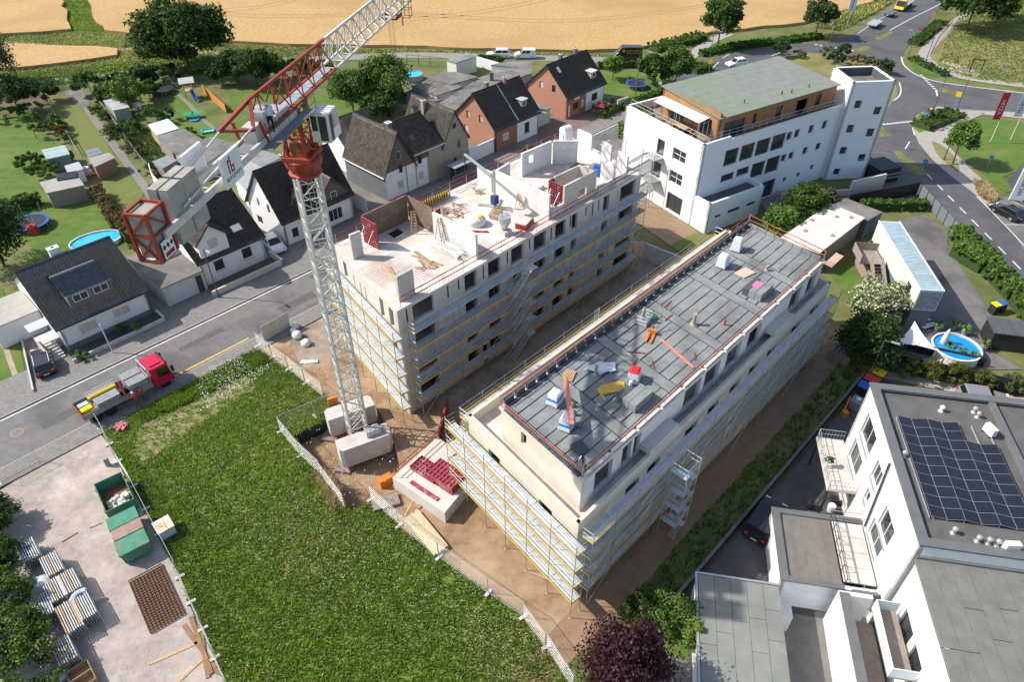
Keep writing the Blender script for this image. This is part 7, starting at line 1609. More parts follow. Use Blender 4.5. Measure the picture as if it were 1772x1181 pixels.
def bundle_on(T,x0_,x1_,y0_,y1_,z0,z1,m,nm,nx=6,nz=4):
 b=MB()
 for k in range(nx):
  for j in range(nz):
   y=y0_+(y1_-y0_)*(k+.5)/nx;zz=z0+(z1-z0)*(j+.5)/nz;b.box(x0_,x1_,y-(y1_-y0_)/nx*.42,y+(y1_-y0_)/nx*.42,zz-(z1-z0)/nz*.42,zz+(z1-z0)/nz*.42,m)
 o=b.build(nm,T);o['kind']='stuff';return o
bundle_on(TT,.2,2.0,-1.15,-.1,1.09,2.2,MATS.get('load_grey')or mat('load_grey',(.26,.28,.28),(.34,.36,.36),scale=3,rough=.6),'frame_stack');bundle_on(TT,.2,2.0,.1,1.15,1.09,2.2,MATS['load_grey'],'frame_stack');bundle_on(TT,-2.8,-.7,-1.15,-.1,1.09,1.95,mat('load_grey',(.26,.28,.28),(.34,.36,.36),scale=3,rough=.6),'deck_stack',3,7);bundle_on(TT,-3.0,-.4,.65,1.15,1.09,1.6,yellow,'toe_board_stack',4,3)
b=MB()
for k in range(10):b.beam((-3.0+k*.25,.66,2.0),(-3.0+k*.25,1.14,2.0),.04,.04,galv)
for y in(.68,1.12):b.beam((-3.1,y,2.03),(-.3,y,2.03),.05,.05,galv)
b.build('ladder_stack',TT)
for(x,y,s_,m)in((-3.6,-.3,.5,yellow_p),(-3.6,.5,.45,galv),(-3.0,-.6,.35,ply),(-3.9,0,.3,dark)):b=MB();b.box(x-s_,x+s_,y-s_*.6,y+s_*.6,1.09,1.09+s_*.9,m);b.build('crate',TT,bevel=.02)
def trailer(label,p,rz,L,Wd,z,m):
 T=thing('trailer',label,'trailer',(p[0],p[1],0),rz,'trailers in the lay-by');b=MB();b.box(-L/2,L/2,-Wd/2,Wd/2,z,z+.25,m);b.build('load_bed',T,bevel=.03)
 b=MB();b.beam((L/2,0,z),(L/2+1.2,0,z-.15),.1,.1,black);b.tube((L/2+1.2,0,0),(L/2+1.2,0,z),.05,galv);b.build('drawbar',T)
 for y in(-Wd/2+.1,Wd/2-.1):b=MB();b.M=Matrix.Translation((-.2,y-.1,.32))@Matrix.Rotation(-math.pi/2,4,'X');b.lathe((0,0,0),[(.32,0),(.32,.2)],rubber,14);b.build('wheel',T)
trailer('flat trailer with pale cover parked at the lay-by entrance',W(1512,46),R(50),4.6,2.2,.75,mat('cover_grey',(.36,.40,.38),rough=.6));trailer('small trailer with glossy dark cover between flat trailer and yellow truck',W(1538,28),R(50),3.0,1.9,.7,mat('cover_dark',(.1,.11,.12),rough=.25))
p=W(1562,14);TY=thing('recovery_truck','yellow recovery truck parked in the lay-by by the wheat','truck',(p.x,p.y,0),R(230))
ye=mat('truck_yellow',(.78,.52,.02),rough=.35,coat=.3)
b=MB();b.hexa([(1.6,-1.1,.5),(3.8,-1.1,.5),(3.8,1.1,.5),(1.6,1.1,.5)],[(1.6,-1.05,2.5),(3.1,-1.05,2.5),(3.1,1.05,2.5),(1.6,1.05,2.5)],ye);c_=b.build('cab',TY,bevel=.1);b=MB();b.face([(3.72,-.95,1.3),(3.72,.95,1.3),(3.25,.92,2.35),(3.25,-.92,2.35)],glass_car);b.build('windscreen',c_)
b=MB();b.box(-4.2,1.5,-1.15,1.15,.9,1.1,galv);b.build('load_bed',TY)
for x in(-2.6,2.8):
 for y in(-1.0,1.0):b=MB();b.M=Matrix.Translation((x,y-.12,.42))@Matrix.Rotation(-math.pi/2,4,'X');b.lathe((0,0,0),[(.42,0),(.42,.24)],rubber,14);b.build('wheel',TY)
# people
def person(label,pos,rz,shirt,trousers,hat,pose='stand',bend=0.0,z=0.0):
 """one continuous skinned figure; helmet and hair are children"""
 J={};P=[(0,0,.95)];rad=[.13];E=[];tag=[0]
 def add(p,r,par,t):P.append(p);rad.append(r);tag.append(t);E.append((par,len(P)-1));return len(P)-1
 fb=math.sin(bend);ub=math.cos(bend)
 def up_(h,x=0,y=0):return(x+fb*h,y,.95+ub*h)
 wst=add(up_(.18),.125,0,1);ch=add(up_(.42),.155,wst,1);nk=add(up_(.57),.065,ch,2);hd=add(up_(.66,.02),.085,nk,2);top=add(up_(.78,.03),.08,hd,2)
 for s in(-1,1):
  sh=add(up_(.5,0,s*.19),.065,ch,1)
  if pose=='work':el=add((fb*.5+.16,s*.26,.95+ub*.5-.22),.05,sh,1);wr=add((fb*.5+.36,s*.16,.95+ub*.5-.34),.036,el,2)
  else:el=add((fb*.3+.02,s*.25,.95+ub*.5-.27),.05,sh,1);wr=add((fb*.3+.12,s*.26,.95+ub*.5-.52),.036,el,2)
  w=Vector(P[wr]);pm_=add(tuple(w+Vector((.05,0,-.05))),.04,wr,2)
  for k,dy in enumerate((-.03,-.01,.012,.032)):add(tuple(w+Vector((.1-.006*abs(k-1),dy,-.11+.004*k))),.011,pm_,2)
  add(tuple(w+Vector((.07,-s*.05,-.055))),.013,wr,2)
  hp=add((0,s*.1,.88),.095,0,3);st=.08*s if pose!='stand' else.02*s
  kn=add((st+.04,s*.11,.5),.066,hp,3);an=add((st,s*.11,.09),.048,kn,3);add((st+.15,s*.12,.04),.042,an,4)
 me=bpy.data.meshes.new('body');me.from_pydata(P,E,[]);o=bpy.data.objects.new('body',me);col.objects.link(o)
 md=o.modifiers.new('skin','SKIN');sv=me.skin_vertices[0].data
 for i,r in enumerate(rad):sv[i].radius=(r,r)
 sv[0].use_root=True;o.modifiers.new('sub','SUBSURF').levels=1
 dg=bpy.context.evaluated_depsgraph_get();m2=bpy.data.meshes.new_from_object(o.evaluated_get(dg));bpy.data.objects.remove(o)
 for m in(shirt,skin,trousers,dark):m2.materials.append(m)
 A=np.array(P)[[e[0]for e in E]];B_=np.array(P)[[e[1]for e in E]];tg=np.array([tag[e[1]]for e in E])
 for pl in m2.polygons:
  c=np.array(pl.center);d=B_-A;t=np.clip(((c-A)*d).sum(1)/((d*d).sum(1)+1e-9),0,1);k=int(np.argmin(np.linalg.norm(A+d*t[:,None]-c,axis=1)))
  pl.material_index={0:2,1:0,2:1,3:2,4:3}[int(tg[k])];pl.use_smooth=True
 T=thing('person',label,'person',(pos[0],pos[1],z),rz);child('body',m2,T)
 hp_=Vector(up_(.75,.03));b=MB();b.lathe(hp_,[(.125,-.02),(.13,0),(.115,.06),(.07,.11),(.02,.125)],hat,12);b.build('helmet',T,smooth=True)
 b=MB();b.box(hp_.x+.06,hp_.x+.17,-.07,.07,hp_.z-.02,hp_.z-.008,hat);b.build('helmet_brim',T)
 return T
shirt_w=mat('shirt_white',(.68,.72,.80),rough=.8);shirt_r=mat('shirt_red',(.42,.05,.06),rough=.8);jeans=mat('jeans',(.05,.08,.16),rough=.9);work_d=mat('work_trousers',(.02,.022,.03),rough=.9)
def crane_pt(x,y,z):
 v=Matrix.Rotation(JA,3,'Z')@Vector((x,y,0));return Vector((MAST.x+v.x,MAST.y+v.y,z))
cp_=crane_pt(-4.2,-.62,30.64);person('worker in pale shirt and white helmet leaning over machinery on the crane platform',cp_,JA+R(40),shirt_w,work_d,white_p,'work',.55,cp_.z)
person('worker in red clothing with white helmet standing beside the lorry load',S(10.4,58.7),ANG+R(100),shirt_r,mat('trousers_red',(.3,.04,.05),rough=.8),white_p,'work',.25,.1)
person('worker in red top and blue jeans bending at the lorry side',S(11.2,58.9),ANG+R(120),shirt_r,jeans,signred,'work',.5,.1)
person('worker in white shirt and dark cap crouching at the corner of the bitumen roof',S(25.7,17.8),ANG+R(200),shirt_w,work_d,dark,'work',.7,ZR+.02)
# building-site objects
def box_thing(name,label,cat,p,rz,a,c,h,m,z=0.0,group=None,bevel=.02,z0=0.0):
 b=MB();b.M=Matrix.Translation((p[0],p[1],z))@Matrix.Rotation(rz,4,'Z');b.box(-a/2,a/2,-c/2,c/2,z0,h,m);return single(b,name,label,cat,group,bevel=bevel)
def fence_run(label,pts,z=0.0,sheet=None,group='construction fence panels'):
 pts=[Vector((p[0],p[1]))for p in pts]
 for a,c in zip(pts,pts[1:]):
  L=(c-a).length;n=max(1,round(L/3.4));d=(c-a)/L
  for k in range(n):
   p=a.lerp(c,k/n);l=L/n-.06
   T=thing('fence_panel',label,'fence panel',(p.x,p.y,z),math.atan2(d.y,d.x)+random.uniform(-.03,.03),group)
   b=MB()
   for x in(0,l):b.tube((x,0,0),(x,0,2.0),.021,galv,5)
   for zz in(.12,1.98):b.tube((0,0,zz),(l,0,zz),.021,galv,5)
   b.build('frame',T);b=MB()
   for j in range(14):b.tube((l*(j+1)/15,0,.12),(l*(j+1)/15,0,1.98),.006,galv,3)
   for j in range(5):b.tube((0,0,.4+j*.33),(l,0,.4+j*.33),.006,galv,3)
   o=b.build('wire_mesh',T);o['kind']='stuff'
   b=MB();b.box(-.12,.12,-.35,.35,0,.14,concrete);b.build('foot',T)
   if sheet:b=MB();b.box(.05,l-.05,-.012,-.008,.15,1.9,sheet);b.build('screen',T)
fence_run('wire fence panel between gravel yard and meadow',Wl([(176,742),(205,800),(232,842),(275,925),(312,1000),(352,1090),(395,1195)]))
fence_run('wire fence panel along the rim of the crane pit',Wl([(600,702),(545,722),(486,748),(520,790),(556,826),(600,882)]))
fence_run('wire fence panel between meadow and brown site soil',Wl([(642,866),(690,912),(760,966),(845,1028),(905,1070),(945,1122),(992,1195)]))
fence_run('wire fence panel by the street end of the site',Wl([(446,600),(500,640),(560,690)]))
fence_run('wire fence panel standing in the street gate of the gravel yard',Wl([(0,838),(70,800)]))
b=MB();a_,c_=W(458,592),W(503,566);wall(b,a_,c_,.1,2.0,.04,mat('site_board',(.56,.52,.45),(.5,.46,.39),scale=2));single(b,'site_board','pale site board leaning in the fence at the street','sign board')
def skip(label,px,rz,L,Wd,h,fill=None,lid=False):
 p=W(*px);T=thing('skip_container',label,'skip',(p.x,p.y,0),rz,'green skips on the gravel yard');t=.06
 if lid:
  b=MB();b.hexa([(-L/2+.15,-Wd/2+.1,.12),(L/2-.15,-Wd/2+.1,.12),(L/2-.15,Wd/2-.1,.12),(-L/2+.15,Wd/2-.1,.12)],[(-L/2,-Wd/2,h),(L/2,-Wd/2,h),(L/2,Wd/2,h),(-L/2,Wd/2,h)],green_p);b.build('tub',T)
  b=MB();b.box(-L/2-.03,L/2+.03,-Wd/2-.03,Wd/2+.03,h+.003,h+.07,lid);b.build('lid',T)
 else:
  for(x0_,x1_,y0_,y1_)in((-L/2,L/2,-Wd/2,-Wd/2+t),(-L/2,L/2,Wd/2-t,Wd/2),(-L/2,-L/2+t,-Wd/2+t,Wd/2-t),(L/2-t,L/2,-Wd/2+t,Wd/2-t)):b=MB();b.box(x0_,x1_,y0_,y1_,.1,h,green_p);b.build('side',T)
  b=MB();b.box(-L/2+t,L/2-t,-Wd/2+t,Wd/2-t,.1,.16,rust);b.build('floor',T)
  if fill:
   b=MB();
   for k in range(60):x,y=random.uniform(-L/2+.3,0),random.uniform(-Wd/2+.3,Wd/2-.3);s_=random.uniform(.08,.25);b.box(x-s_,x+s_,y-s_,y+s_*.8,.16,.2+random.uniform(.1,.55),fill)
   o=b.build('rubble',T);o['kind']='stuff'
 for y in(-Wd/2-.05,Wd/2+.05):b=MB();b.tube((-L/2+.3,y,h*.7),(-L/2+.6,y,h*.7),.06,rust,6);b.tube((L/2-.6,y,h*.7),(L/2-.3,y,h*.7),.06,rust,6);b.build('lifting_lug',T)
 return T
sa=math.atan2((W(200,850)-W(245,950)).y,(W(200,850)-W(245,950)).x)
skip('open green skip half full of pale rubble',(206,868),sa,3.6,2.2,1.3,concrete_l)
skip('green skip with worn green lid below the open skip',(222,916),sa,1.25,2.15,1.35,lid=green_p);skip('skip with rusty pink lid between two green ones',(230,934),sa,1.1,2.1,1.3,lid=mat('lid_pink',(.36,.25,.2),(.28,.2,.15),scale=2,rough=.8));skip('green skip with scratched lid at the end of the skip row',(239,958),sa,1.5,2.15,1.4,lid=green_p)
p=W(289,922);T=thing('tool_box','white metal box with orange stain standing in the meadow grass','box',(p.x,p.y,0),sa+.05);b=MB();b.box(-.65,.65,-.6,.6,0,.95,mat('box_grey',(.5,.53,.54),rough=.6));b.build('body',T,bevel=.02);b=MB();b.box(-.7,.7,-.65,.65,.953,1.05,mat('box_lid',(.72,.68,.62),(.7,.45,.2),scale=1.2,lo=.5,hi=.6));b.build('lid',T)
rebar=mat('rebar_rust',(.30,.155,.07),(.22,.115,.055),scale=3,rough=.9)
T=thing('reinforcement_mats','stack of rusty steel reinforcement mats lying on the gravel','steel mats',W(270,1036),sa)
for j in range(3):
 b=MB()
 for k in range(11):b.tube((-2.6,-1.2+k*.24,.05+j*.06),(2.6,-1.2+k*.24,.05+j*.06),.024,rebar,3)
 for k in range(22):b.tube((-2.6+k*.247,-1.2,.08+j*.06),(-2.6+k*.247,1.2,.08+j*.06),.024,rebar,3)
 o=b.build('mat',T,kind='stuff');o.location=(random.uniform(-.04,.04),random.uniform(-.03,.03),0)
def bundle(label,px,rz,L=1.9,Wd=1.2,n=8,layers=6):
 p=W(*px);T=thing('scaffold_bundle',label,'scaffold parts',(p.x,p.y,0),rz,'bundles of scaffold frames on the gravel yard')
 for x in(-L*.3,L*.3):b=MB();b.box(x-.05,x+.05,-Wd/2,Wd/2,0,.1,timber_grey);b.build('bearer',T)
 for j in range(layers):
  b=MB()
  for k in range(n):y=-Wd/2+Wd*(k+.5)/n;b.tube((-L/2+random.uniform(-.06,.06),y,.17+j*.2),(L/2+random.uniform(-.06,.06),y,.17+j*.2),.055,mat('bundle_steel',(.40,.42,.42),(.5,.52,.52),scale=3,rough=.5,metal=.4)if random.random()>.12 else timber,6)
  b.build('tube_layer',T)
ba=sa+.08
for i,px in enumerate(((100,992),(106,1036),(130,1022),(84,1064),(131,1082),(156,1066),(122,1140),(60,968))):
 bundle(['bundle of scaffold frames nearest the street gate','middle bundle of scaffold frames beside the white tarpaulin sack','bundle of scaffold frames with yellow ends','bundle of scaffold frames touching the shrubs','long bundle of scaffold frames','bundle of scaffold frames below the pale foil roll','lone bundle of scaffold frames by the timber box','bundle of tubes half under the dark shrub'][i],px,ba,2.7 if i==4 else 2.1)
def sack(label,px,r,h,m,z=0.0,group=None,name='sack',cat='sack',wp=None):
 p=Vector(wp)if wp is not None else W(*px);b=MB();n=10;prof=[(r*.9,0),(r*1.05,h*.35),(r*.95,h*.75),(r*.6,h),(r*.2,h*1.05)]
 k0=len(b.v);b.lathe((p.x,p.y,z),prof,m,n);b.v=[(x+random.uniform(-.12,.12)*r,y+random.uniform(-.12,.12)*r,zz+random.uniform(-.05,.05)*h)for x,y,zz in b.v]
 return single(b,name,label,cat,group,smooth=True)
sack('white tarpaulin sack among the scaffold bundles',(74,1020),.9,.8,foil);sack('torn white sack at the lower end of the yard',(108,1168),.6,.5,foil)
b=MB();pts=Wl([(134,1056),(140,1044),(150,1038),(158,1036)]);
for a,c in zip(pts,pts[1:]):b.tube(Vector((a.x,a.y,1.05)),Vector((c.x,c.y,1.05)),.22,foil,8)
single(b,'foil_roll','curved roll of pale foil lying on a scaffold bundle','foil')
p=W(146,1178);b=MB();b.M=Matrix.Translation(p)@Matrix.Rotation(ba,4,'Z')
for(x0_,x1_,y0_,y1_)in((-.9,.9,-.7,-.65),(-.9,.9,.65,.7),(-.9,-.85,-.65,.65),(.85,.9,-.65,.65),(-.03,.03,-.65,.65)):b.box(x0_,x1_,y0_,y1_,0,.7,ply)
b.box(-.85,.85,-.65,.65,0,.08,timber);single(b,'timber_crate','open timber crate with scaffold couplers','crate')
def planks(label,px,rz,n,L,wd,m,z=0.0,group=None,name='plank',wp=None,t=.05,spread=.3):
 p=Vector(wp)if wp is not None else W(*px)
 for k in range(n):
  b=MB();b.M=Matrix.Translation((p.x+random.uniform(-spread,spread),p.y+random.uniform(-spread,spread),z+t*k*.0))@Matrix.Rotation(rz+random.uniform(-.25,.25)*(spread>.05),4,'Z');b.box(-L/2,L/2,-wd/2,wd/2,k*t*.6,k*t*.6+t,m)
  single(b,name,label,'plank',group or 'loose planks')
planks('loose plank on the gravel yard',(170,914),.4,1,.9,.1,timber_grey);planks('dark loose plank on the gravel yard',(124,936),.75,1,1.2,.1,rust)
planks('long timber plank lying across the lower gravel yard',(300,1132),.5,1,3.2,.22,timber,spread=0);planks('timber plank by the fence of the lower gravel yard',(326,1165),.95,1,2.2,.2,timber,spread=0)
planks('rusty boards along the foot of the yard fence',(350,1120),sa,3,5.0,.3,mat('rust_board',(.33,.19,.1),(.25,.14,.08),scale=2,rough=.9),spread=.15)
def stack(name,label,cat,wp,rz,L,Wd,rows,cols,t,m,z=0.0,group=None,jit=.02,pname='board'):
 T=thing(name,label,cat,(wp[0],wp[1],z),rz,group)
 for j in range(rows):
  for k in range(cols):
   b=MB();w_=Wd/cols;y=-Wd/2+w_*k;x=random.uniform(-jit,jit)*3;b.box(-L/2+x,L/2+x,y+.008,y+w_-.008,j*t+.002,(j+1)*t-.004,m);b.build(pname,T)
 return T
stack('timber_stack','stack of long yellowish timber boards on the brown soil','timber',W(738,925),S(1,0).to_2d().angle_signed(Vector((1,0)))+R(78)if False else R(-52),4.4,1.3,4,7,.09,mat('timber_yellow',(.62,.52,.32),(.54,.44,.26),scale=3,rough=.85))
stack('timber_stack','weathered timber beams in the yard between the shells','timber',S(28.5,33.4),ANG+.1,4.2,1.0,3,5,.16,timber_grey);stack('timber_stack','brown planks stacked by the wall of the crane pit','timber',W(668,872),R(20),2.2,1.2,3,6,.1,timber_grey,.0)
b=MB();b.beam(W(701,896)+Vector((0,0,.2)),W(716,876)+Vector((0,0,.7)),.12,.12,timber);single(b,'timber_beam','single timber beam leaning on the board stack','beam')
def form_stack(label,wp,rz,L,Wd,n,z):
 T=thing('formwork_stack',label,'formwork',(wp[0],wp[1],z),rz,'stacked formwork panels')
 for k in range(n):
  b=MB();z0=k*.13
  b.box(-L/2,L/2,-Wd/2,Wd/2,z0,z0+.02,form_red if k==n-1 else plydark)
  for j in range(5):y=-Wd/2+Wd*j/4;b.box(-L/2,L/2,max(-Wd/2,y-.04),min(Wd/2,y+.04),z0+.021,z0+.12,form_red)
  for j in range(9):x=-L/2+L*j/8;b.box(max(-L/2,x-.035),min(L/2,x+.035),-Wd/2+.041,Wd/2-.041,z0+.021,z0+.11,form_red)
  o=b.build('panel',T);o.location=(random.uniform(-.05,.05),random.uniform(-.05,.05),0)
form_stack('tall stack of red formwork panels on the podium by the yellow-boarded scaffold',S(23.9,30.2),ANG+R(96),2.9,1.9,6,1.353);form_stack('flat stack of red formwork panels on the podium beside the red rail',S(23.4,32.0),ANG+R(96),2.7,1.5,3,1.353)
form_stack('single row of narrow red formwork on the podium edge',S(21.8,30.6),ANG+R(96),3.0,.35,1,1.353);form_stack('dark red formwork stack in the shaded yard',S(47.5,31.6),ANG,3.6,1.6,5,.02);form_stack('second dark red formwork stack in the shaded yard',S(44.3,32.6),ANG,2.6,1.4,4,.02)
edge_rail('edge_guard_rail','red rail along the pit side of the concrete podium',[S(21.1,33.5,0),S(26.4,34.1,0)],1.35,.9)
P0=W(745,765);b=MB();wall(b,S(26.7,34.3),S(30.5,37.2),0,1.3,.2,redpaint);single(b,'red_barrier','red steel barrier at the entrance of the shaded yard','barrier')
for i,(u,v,a,c,h,m,lb,nm)in enumerate(((36.4,32.6,1.8,1.3,1.0,dark,'dark steel bin full of couplers in the yard','steel_bin'),(40.3,33.2,2.4,1.2,.5,ply,'plywood offcuts heaped in the yard','plywood_pile'),(58.2,34.0,2.0,1.5,.9,dark,'dark lattice crate with props at the far yard end','prop_crate'),(60.5,31.5,3.0,1.0,.8,mat('board_redbrown',(.3,.13,.08),rough=.8),'red brown shutter boards against the retaining wall','shutter_boards'),(33.0,31.0,2.2,.9,.5,timber_grey,'timber blocks beside the yard scaffold','timber_blocks'),(53.5,33.0,1.6,.9,.6,rust,'heap of rusty couplers in the yard','coupler_heap'))):
 T=thing(nm,lb,nm.replace('_',' '),S(u,v,.012),ANG+random.uniform(-.2,.2))
 for k in range(5):b=MB();x=-a/2+a*k/5;b.box(x+.02,x+a/5-.02,-c/2+random.uniform(0,.15),c/2-random.uniform(0,.15),0,h*random.uniform(.7,1),m);b.build('piece',T)
box_thing('generator','orange generator beside the crane ballast','generator',W(668,838,PD),.6,1.2,.7,.9,orange_p,PD);box_thing('generator','orange plastic barrier at the foot of the mast on the meadow side','barrier',W(577,700),.5,.9,.3,.9,orange_p)
T=thing('chip_crate','grey crate of stone chips standing on the crane ballast','crate',(*(MAST+Matrix.Rotation(R(297.5),3,'Z')@Vector((1.95,.9,0))).to_2d(),PD+.75+5*.44),R(27.5));b=MB();b.box(-.65,.65,-.45,.45,.002,.5,galv);b.build('tub',T);b=MB();b.box(-.6,.6,-.4,.4,.503,.56,MATS['gabion_stone']);b.build('chips',T)
for i,(px,r,h,m)in enumerate((((512,568),.4,.6,white_p),((515,584),.55,.7,foil),((508,575),.35,.5,white_p),((530,597),.5,.6,white_p))):sack(['white sack at the site board','blue-white foil bag beside the sacks','small white sack on the site soil','square white sack by the mast'][i],px,r,h,m,group='sacks by the street end of the site')
for i in range(16):planks('offcut of pale timber along the street end fence',(452+i*4.5,595+i*3.2),random.uniform(0,3),1,random.uniform(.5,1.4),.1,timber,group='timber offcuts along the fence',spread=.3)
b=MB();p=W(534,628);b.sheet(ragged([(p.x-1,p.y-.3),(p.x+1,p.y-.1),(p.x+.9,p.y+.4),(p.x-.8,p.y+.3)],.1,.3),.03,foil);b.v=[(x,y,z+random.uniform(0,.12))for x,y,z in b.v];single(b,'foil_sheet','crumpled foil sheet on the brown soil behind the crane','foil')
b=MB();p=W(212,742)
for k in range(14):b.beam(p+Vector((random.uniform(-.5,.5),random.uniform(-.5,.5),.25)),p+Vector((random.uniform(-.6,.6),random.uniform(-.6,.6),.4)),.12,.05,L_PINK if False else mat('pink_plastic',(.66,.2,.26),rough=.6))
single(b,'plastic_heap','pink plastic remnants in the grass behind the lorry','litter');box_thing('orange_board','orange stained board lying in the grass','board',W(208,766),.4,.8,.4,.06,mat('board_orange',(.62,.42,.22),rough=.8))
box_thing('survey_pump','yellow capped hand pump leaning at the yard fence','pump',W(188,806),.4,.35,.3,.9,mat('pump_grey',(.3,.3,.28),rough=.7))
Zd=ZT+.003
T=thing('portable_toilet','white portable toilet cabin standing at the far end of the open deck','toilet',S(61.6,49.8,Zd),ANG+R(-10));b=MB();b.box(-.55,.55,-.55,.55,.1,2.05,white_p);b.build('cabin',T,bevel=.05);b=MB();b.M=Matrix.Rotation(math.pi/2,4,'Y')@Matrix.Identity(4);b.M=Matrix.Translation((-.57,0,2.05))@Matrix.Rotation(math.pi/2,4,'Y');b.lathe((0,0,0),[(.54,0),(.54,1.14)],white_p,20);b.build('domed_roof',T);b=MB();b.box(-.57,-.553,-.33,-.13,.2,1.9,mat('wc_teal',(.1,.3,.33),rough=.5));b.build('door_edge',T);b=MB();b.box(-.5,.5,-.5,.5,0,.1,dark);b.build('base',T)
T=thing('placing_boom','grey concrete placing boom with long horizontal arm on the open deck','boom',S(45.5,45.6,Zd),ANG);b=MB();b.tube((0,0,0),(0,0,4.2),.13,galv,8);b.build('mast',T);b=MB();b.box(-.3,.3,-.3,.3,.5,1.4,mat('boom_blue',(.03,.05,.2),rough=.5));b.build('slew_drive',T)
b=MB()
for a in(0.4,2.0,3.6,5.1):b.beam((0,0,.3),(1.7*math.cos(a),1.7*math.sin(a),.15),.14,.14,galv);b.lathe((1.7*math.cos(a),1.7*math.sin(a),0),[(.2,0),(.2,.1)],galv,8)
b.build('outriggers',T);b=MB();b.beam((-1.0,-.6,4.2),(1.6,5.9,3.4),.18,.22,galv);b.tube((1.6,5.9,3.4),(1.6,6.0,.8),.06,dark,6);b.build('boom_arm',T)
T=thing('concrete_bucket','grey concrete bucket with curved chute on the open deck','bucket',S(42.6,41.4,Zd),ANG);b=MB();b.lathe((0,0,0),[(.2,.5),(.62,1.3),(.62,1.9)],galv,14);b.build('hopper',T);b=MB();b.box(-.5,.5,-.5,.5,0,.45,concrete_l);b.build('plinth',T);b=MB();b.tube((-.3,0,.5),(-.3,0,2.2),.05,galv);b.tube((.3,0,.5),(.3,0,2.2),.05,galv);b.build('bail',T)
T=thing('mortar_tub','red edged tub with mortar and bags at the deck rail','tub',S(45.0,41.0,Zd),ANG+.3);b=MB();b.box(-.9,.9,-.6,.6,0,.5,redpaint);b.build('tub',T);b=MB();b.box(-.8,.8,-.5,.5,.503,.6,concrete_l);b.build('contents',T)
sack('white big bag with yellow straps on the open deck',None,.85,.9,mat('bigbag',(.76,.77,.74),(.68,.69,.68),scale=3,rough=.7,bump=.8,bscale=4),Zd,wp=S(42.0,44.6));box_thing('yellow_straps','yellow sling straps lying on the big bag','straps',S(42.1,44.3),1.0,.7,.35,1.0,yellow_p,Zd,z0=.85)
stack('barrier_board','red and white barrier board lying on the open deck','barrier',S(40.9,43.6),ANG+R(-50),2.4,.3,1,1,.12,form_red,Zd)
for(n,uv,spread,lb)in((26,(42.0,48.3),1.3,'timber offcut in the heap on the open deck'),(9,(33.6,42.6),.7,'brown timber offcut near the block wall panel'),(8,(46.8,49.2),.6,'yellow timber offcut near the street rail')):
 for k in range(n):planks(lb,None,random.uniform(0,3),1,random.uniform(.4,1.6),.11,random.choice([timber,timber_grey,ply]),Zd+random.uniform(0,.2),group=lb+'s',spread=spread,wp=S(*uv))
planks('long brown plank laid across the reinforcement of the open deck',None,ANG+R(-88),3,3.4,.28,ply,Zd,spread=.12,wp=S(34.3,43.4));planks('pale timber bar on the near corner of the open deck',None,ANG+R(-105),4,3.2,.12,timber,Zd,spread=.25,wp=S(30.4,43.5))
T=thing('steel_prop_heap','heap of galvanised props and frames beside the white block wall','props',S(36.7,43.1,Zd),ANG+R(-92))
for k in range(26):b=MB();y=random.uniform(-.6,.6);zz=random.uniform(.05,.5);b.tube((-1.9+random.uniform(-.3,.3),y,zz),(1.6+random.uniform(-.4,.4),y+random.uniform(-.3,.3),zz+random.uniform(-.05,.1)),.035,galv,5);b.build('prop',T)
def ladder(label,P,rz,h,lean=.35,A=True):
 T=thing('step_ladder',label,'ladder',P,rz,'ladders on the open deck')
 for sgn in((-1,1)if A else(1,)):
  b=MB()
  for y in(-.25,.25):b.beam((sgn*h*lean,y,0),(0,y*.7,h),.07,.03,timber)
  for k in range(int(h/.28)):t=(k+1)*.28/h;b.beam((sgn*h*lean*(1-t),-.25+.07*t,h*t),(sgn*h*lean*(1-t),.25-.07*t,h*t),.05,.03,timber)
  b.build('ladder_leg',T)
ladder('pale step ladder inside the brown formwork box',S(36.8,47.9,Zd),ANG+R(40),2.3,.2);ladder('timber trestle leaning at the block wall',S(37.3,44.7,Zd),ANG+R(80),2.6,.25);ladder('small step ladder beside the long block wall',S(47.0,43.6,Zd),ANG,1.7,.25)
b=MB();wall(b,S(38.4,50.7),S(44.0,50.9),Zd,Zd+1.0,.03,plydark);T=single(b,'shutter_wall','low shutter wall with upright yellow beams along the street side of the deck','formwork')
T=thing('shutter_beams','row of yellowish timber beams bracing the low shutter wall','beams',S(38.4,50.6,Zd),ANG)
for k in range(19):b=MB();b.box(k*.3,k*.3+.09,-.12,-.002,0,1.0,yellow if k%3 else timber);b.build('beam',T)
b=MB();b.prism([S(34.7,48.2),S(35.9,48.3),S(36.0,49.5),S(34.8,49.5)],Zd,Zd+.04,dark);single(b,'stairwell_cover','dark stairwell opening cover inside the formwork box','cover');b=MB();wall(b,S(34.6,48.1),S(36.0,48.2),Zd,Zd+.22,.1,concrete_l);wall(b,S(36.0,48.2),S(36.1,49.6),Zd,Zd+.22,.1,concrete_l);single(b,'stairwell_kerb','raised concrete kerb round the stairwell opening','kerb')
for i,(u,v,m,lb)in enumerate(((59.5,43.6,ply,'timber pallets stacked inside the white walls'),(58.6,42.6,blue_p,'blue barrel inside the white walls'),(57.9,45.0,dark,'dark mixer behind the lift shaft'),(46.4,42.2,concrete_l,'pale block stack on pallet by the long block wall'),(51.6,45.2,frame_w,'heap of white blocks in front of the room wall'),(44.3,44.2,ply,'yellow trestle with boards on the deck'))):
 T=thing('deck_material',lb,'material',S(u,v,Zd),ANG+random.uniform(-.3,.3),'materials on the open deck')
 for k in range(4):b=MB();b.box(-.6+k*.3,-.33+k*.3,-.45,.45,0,.35+random.uniform(0,.3)+(.5 if i==1 else 0),m);b.build('piece',T)
Zb=ZR+.02
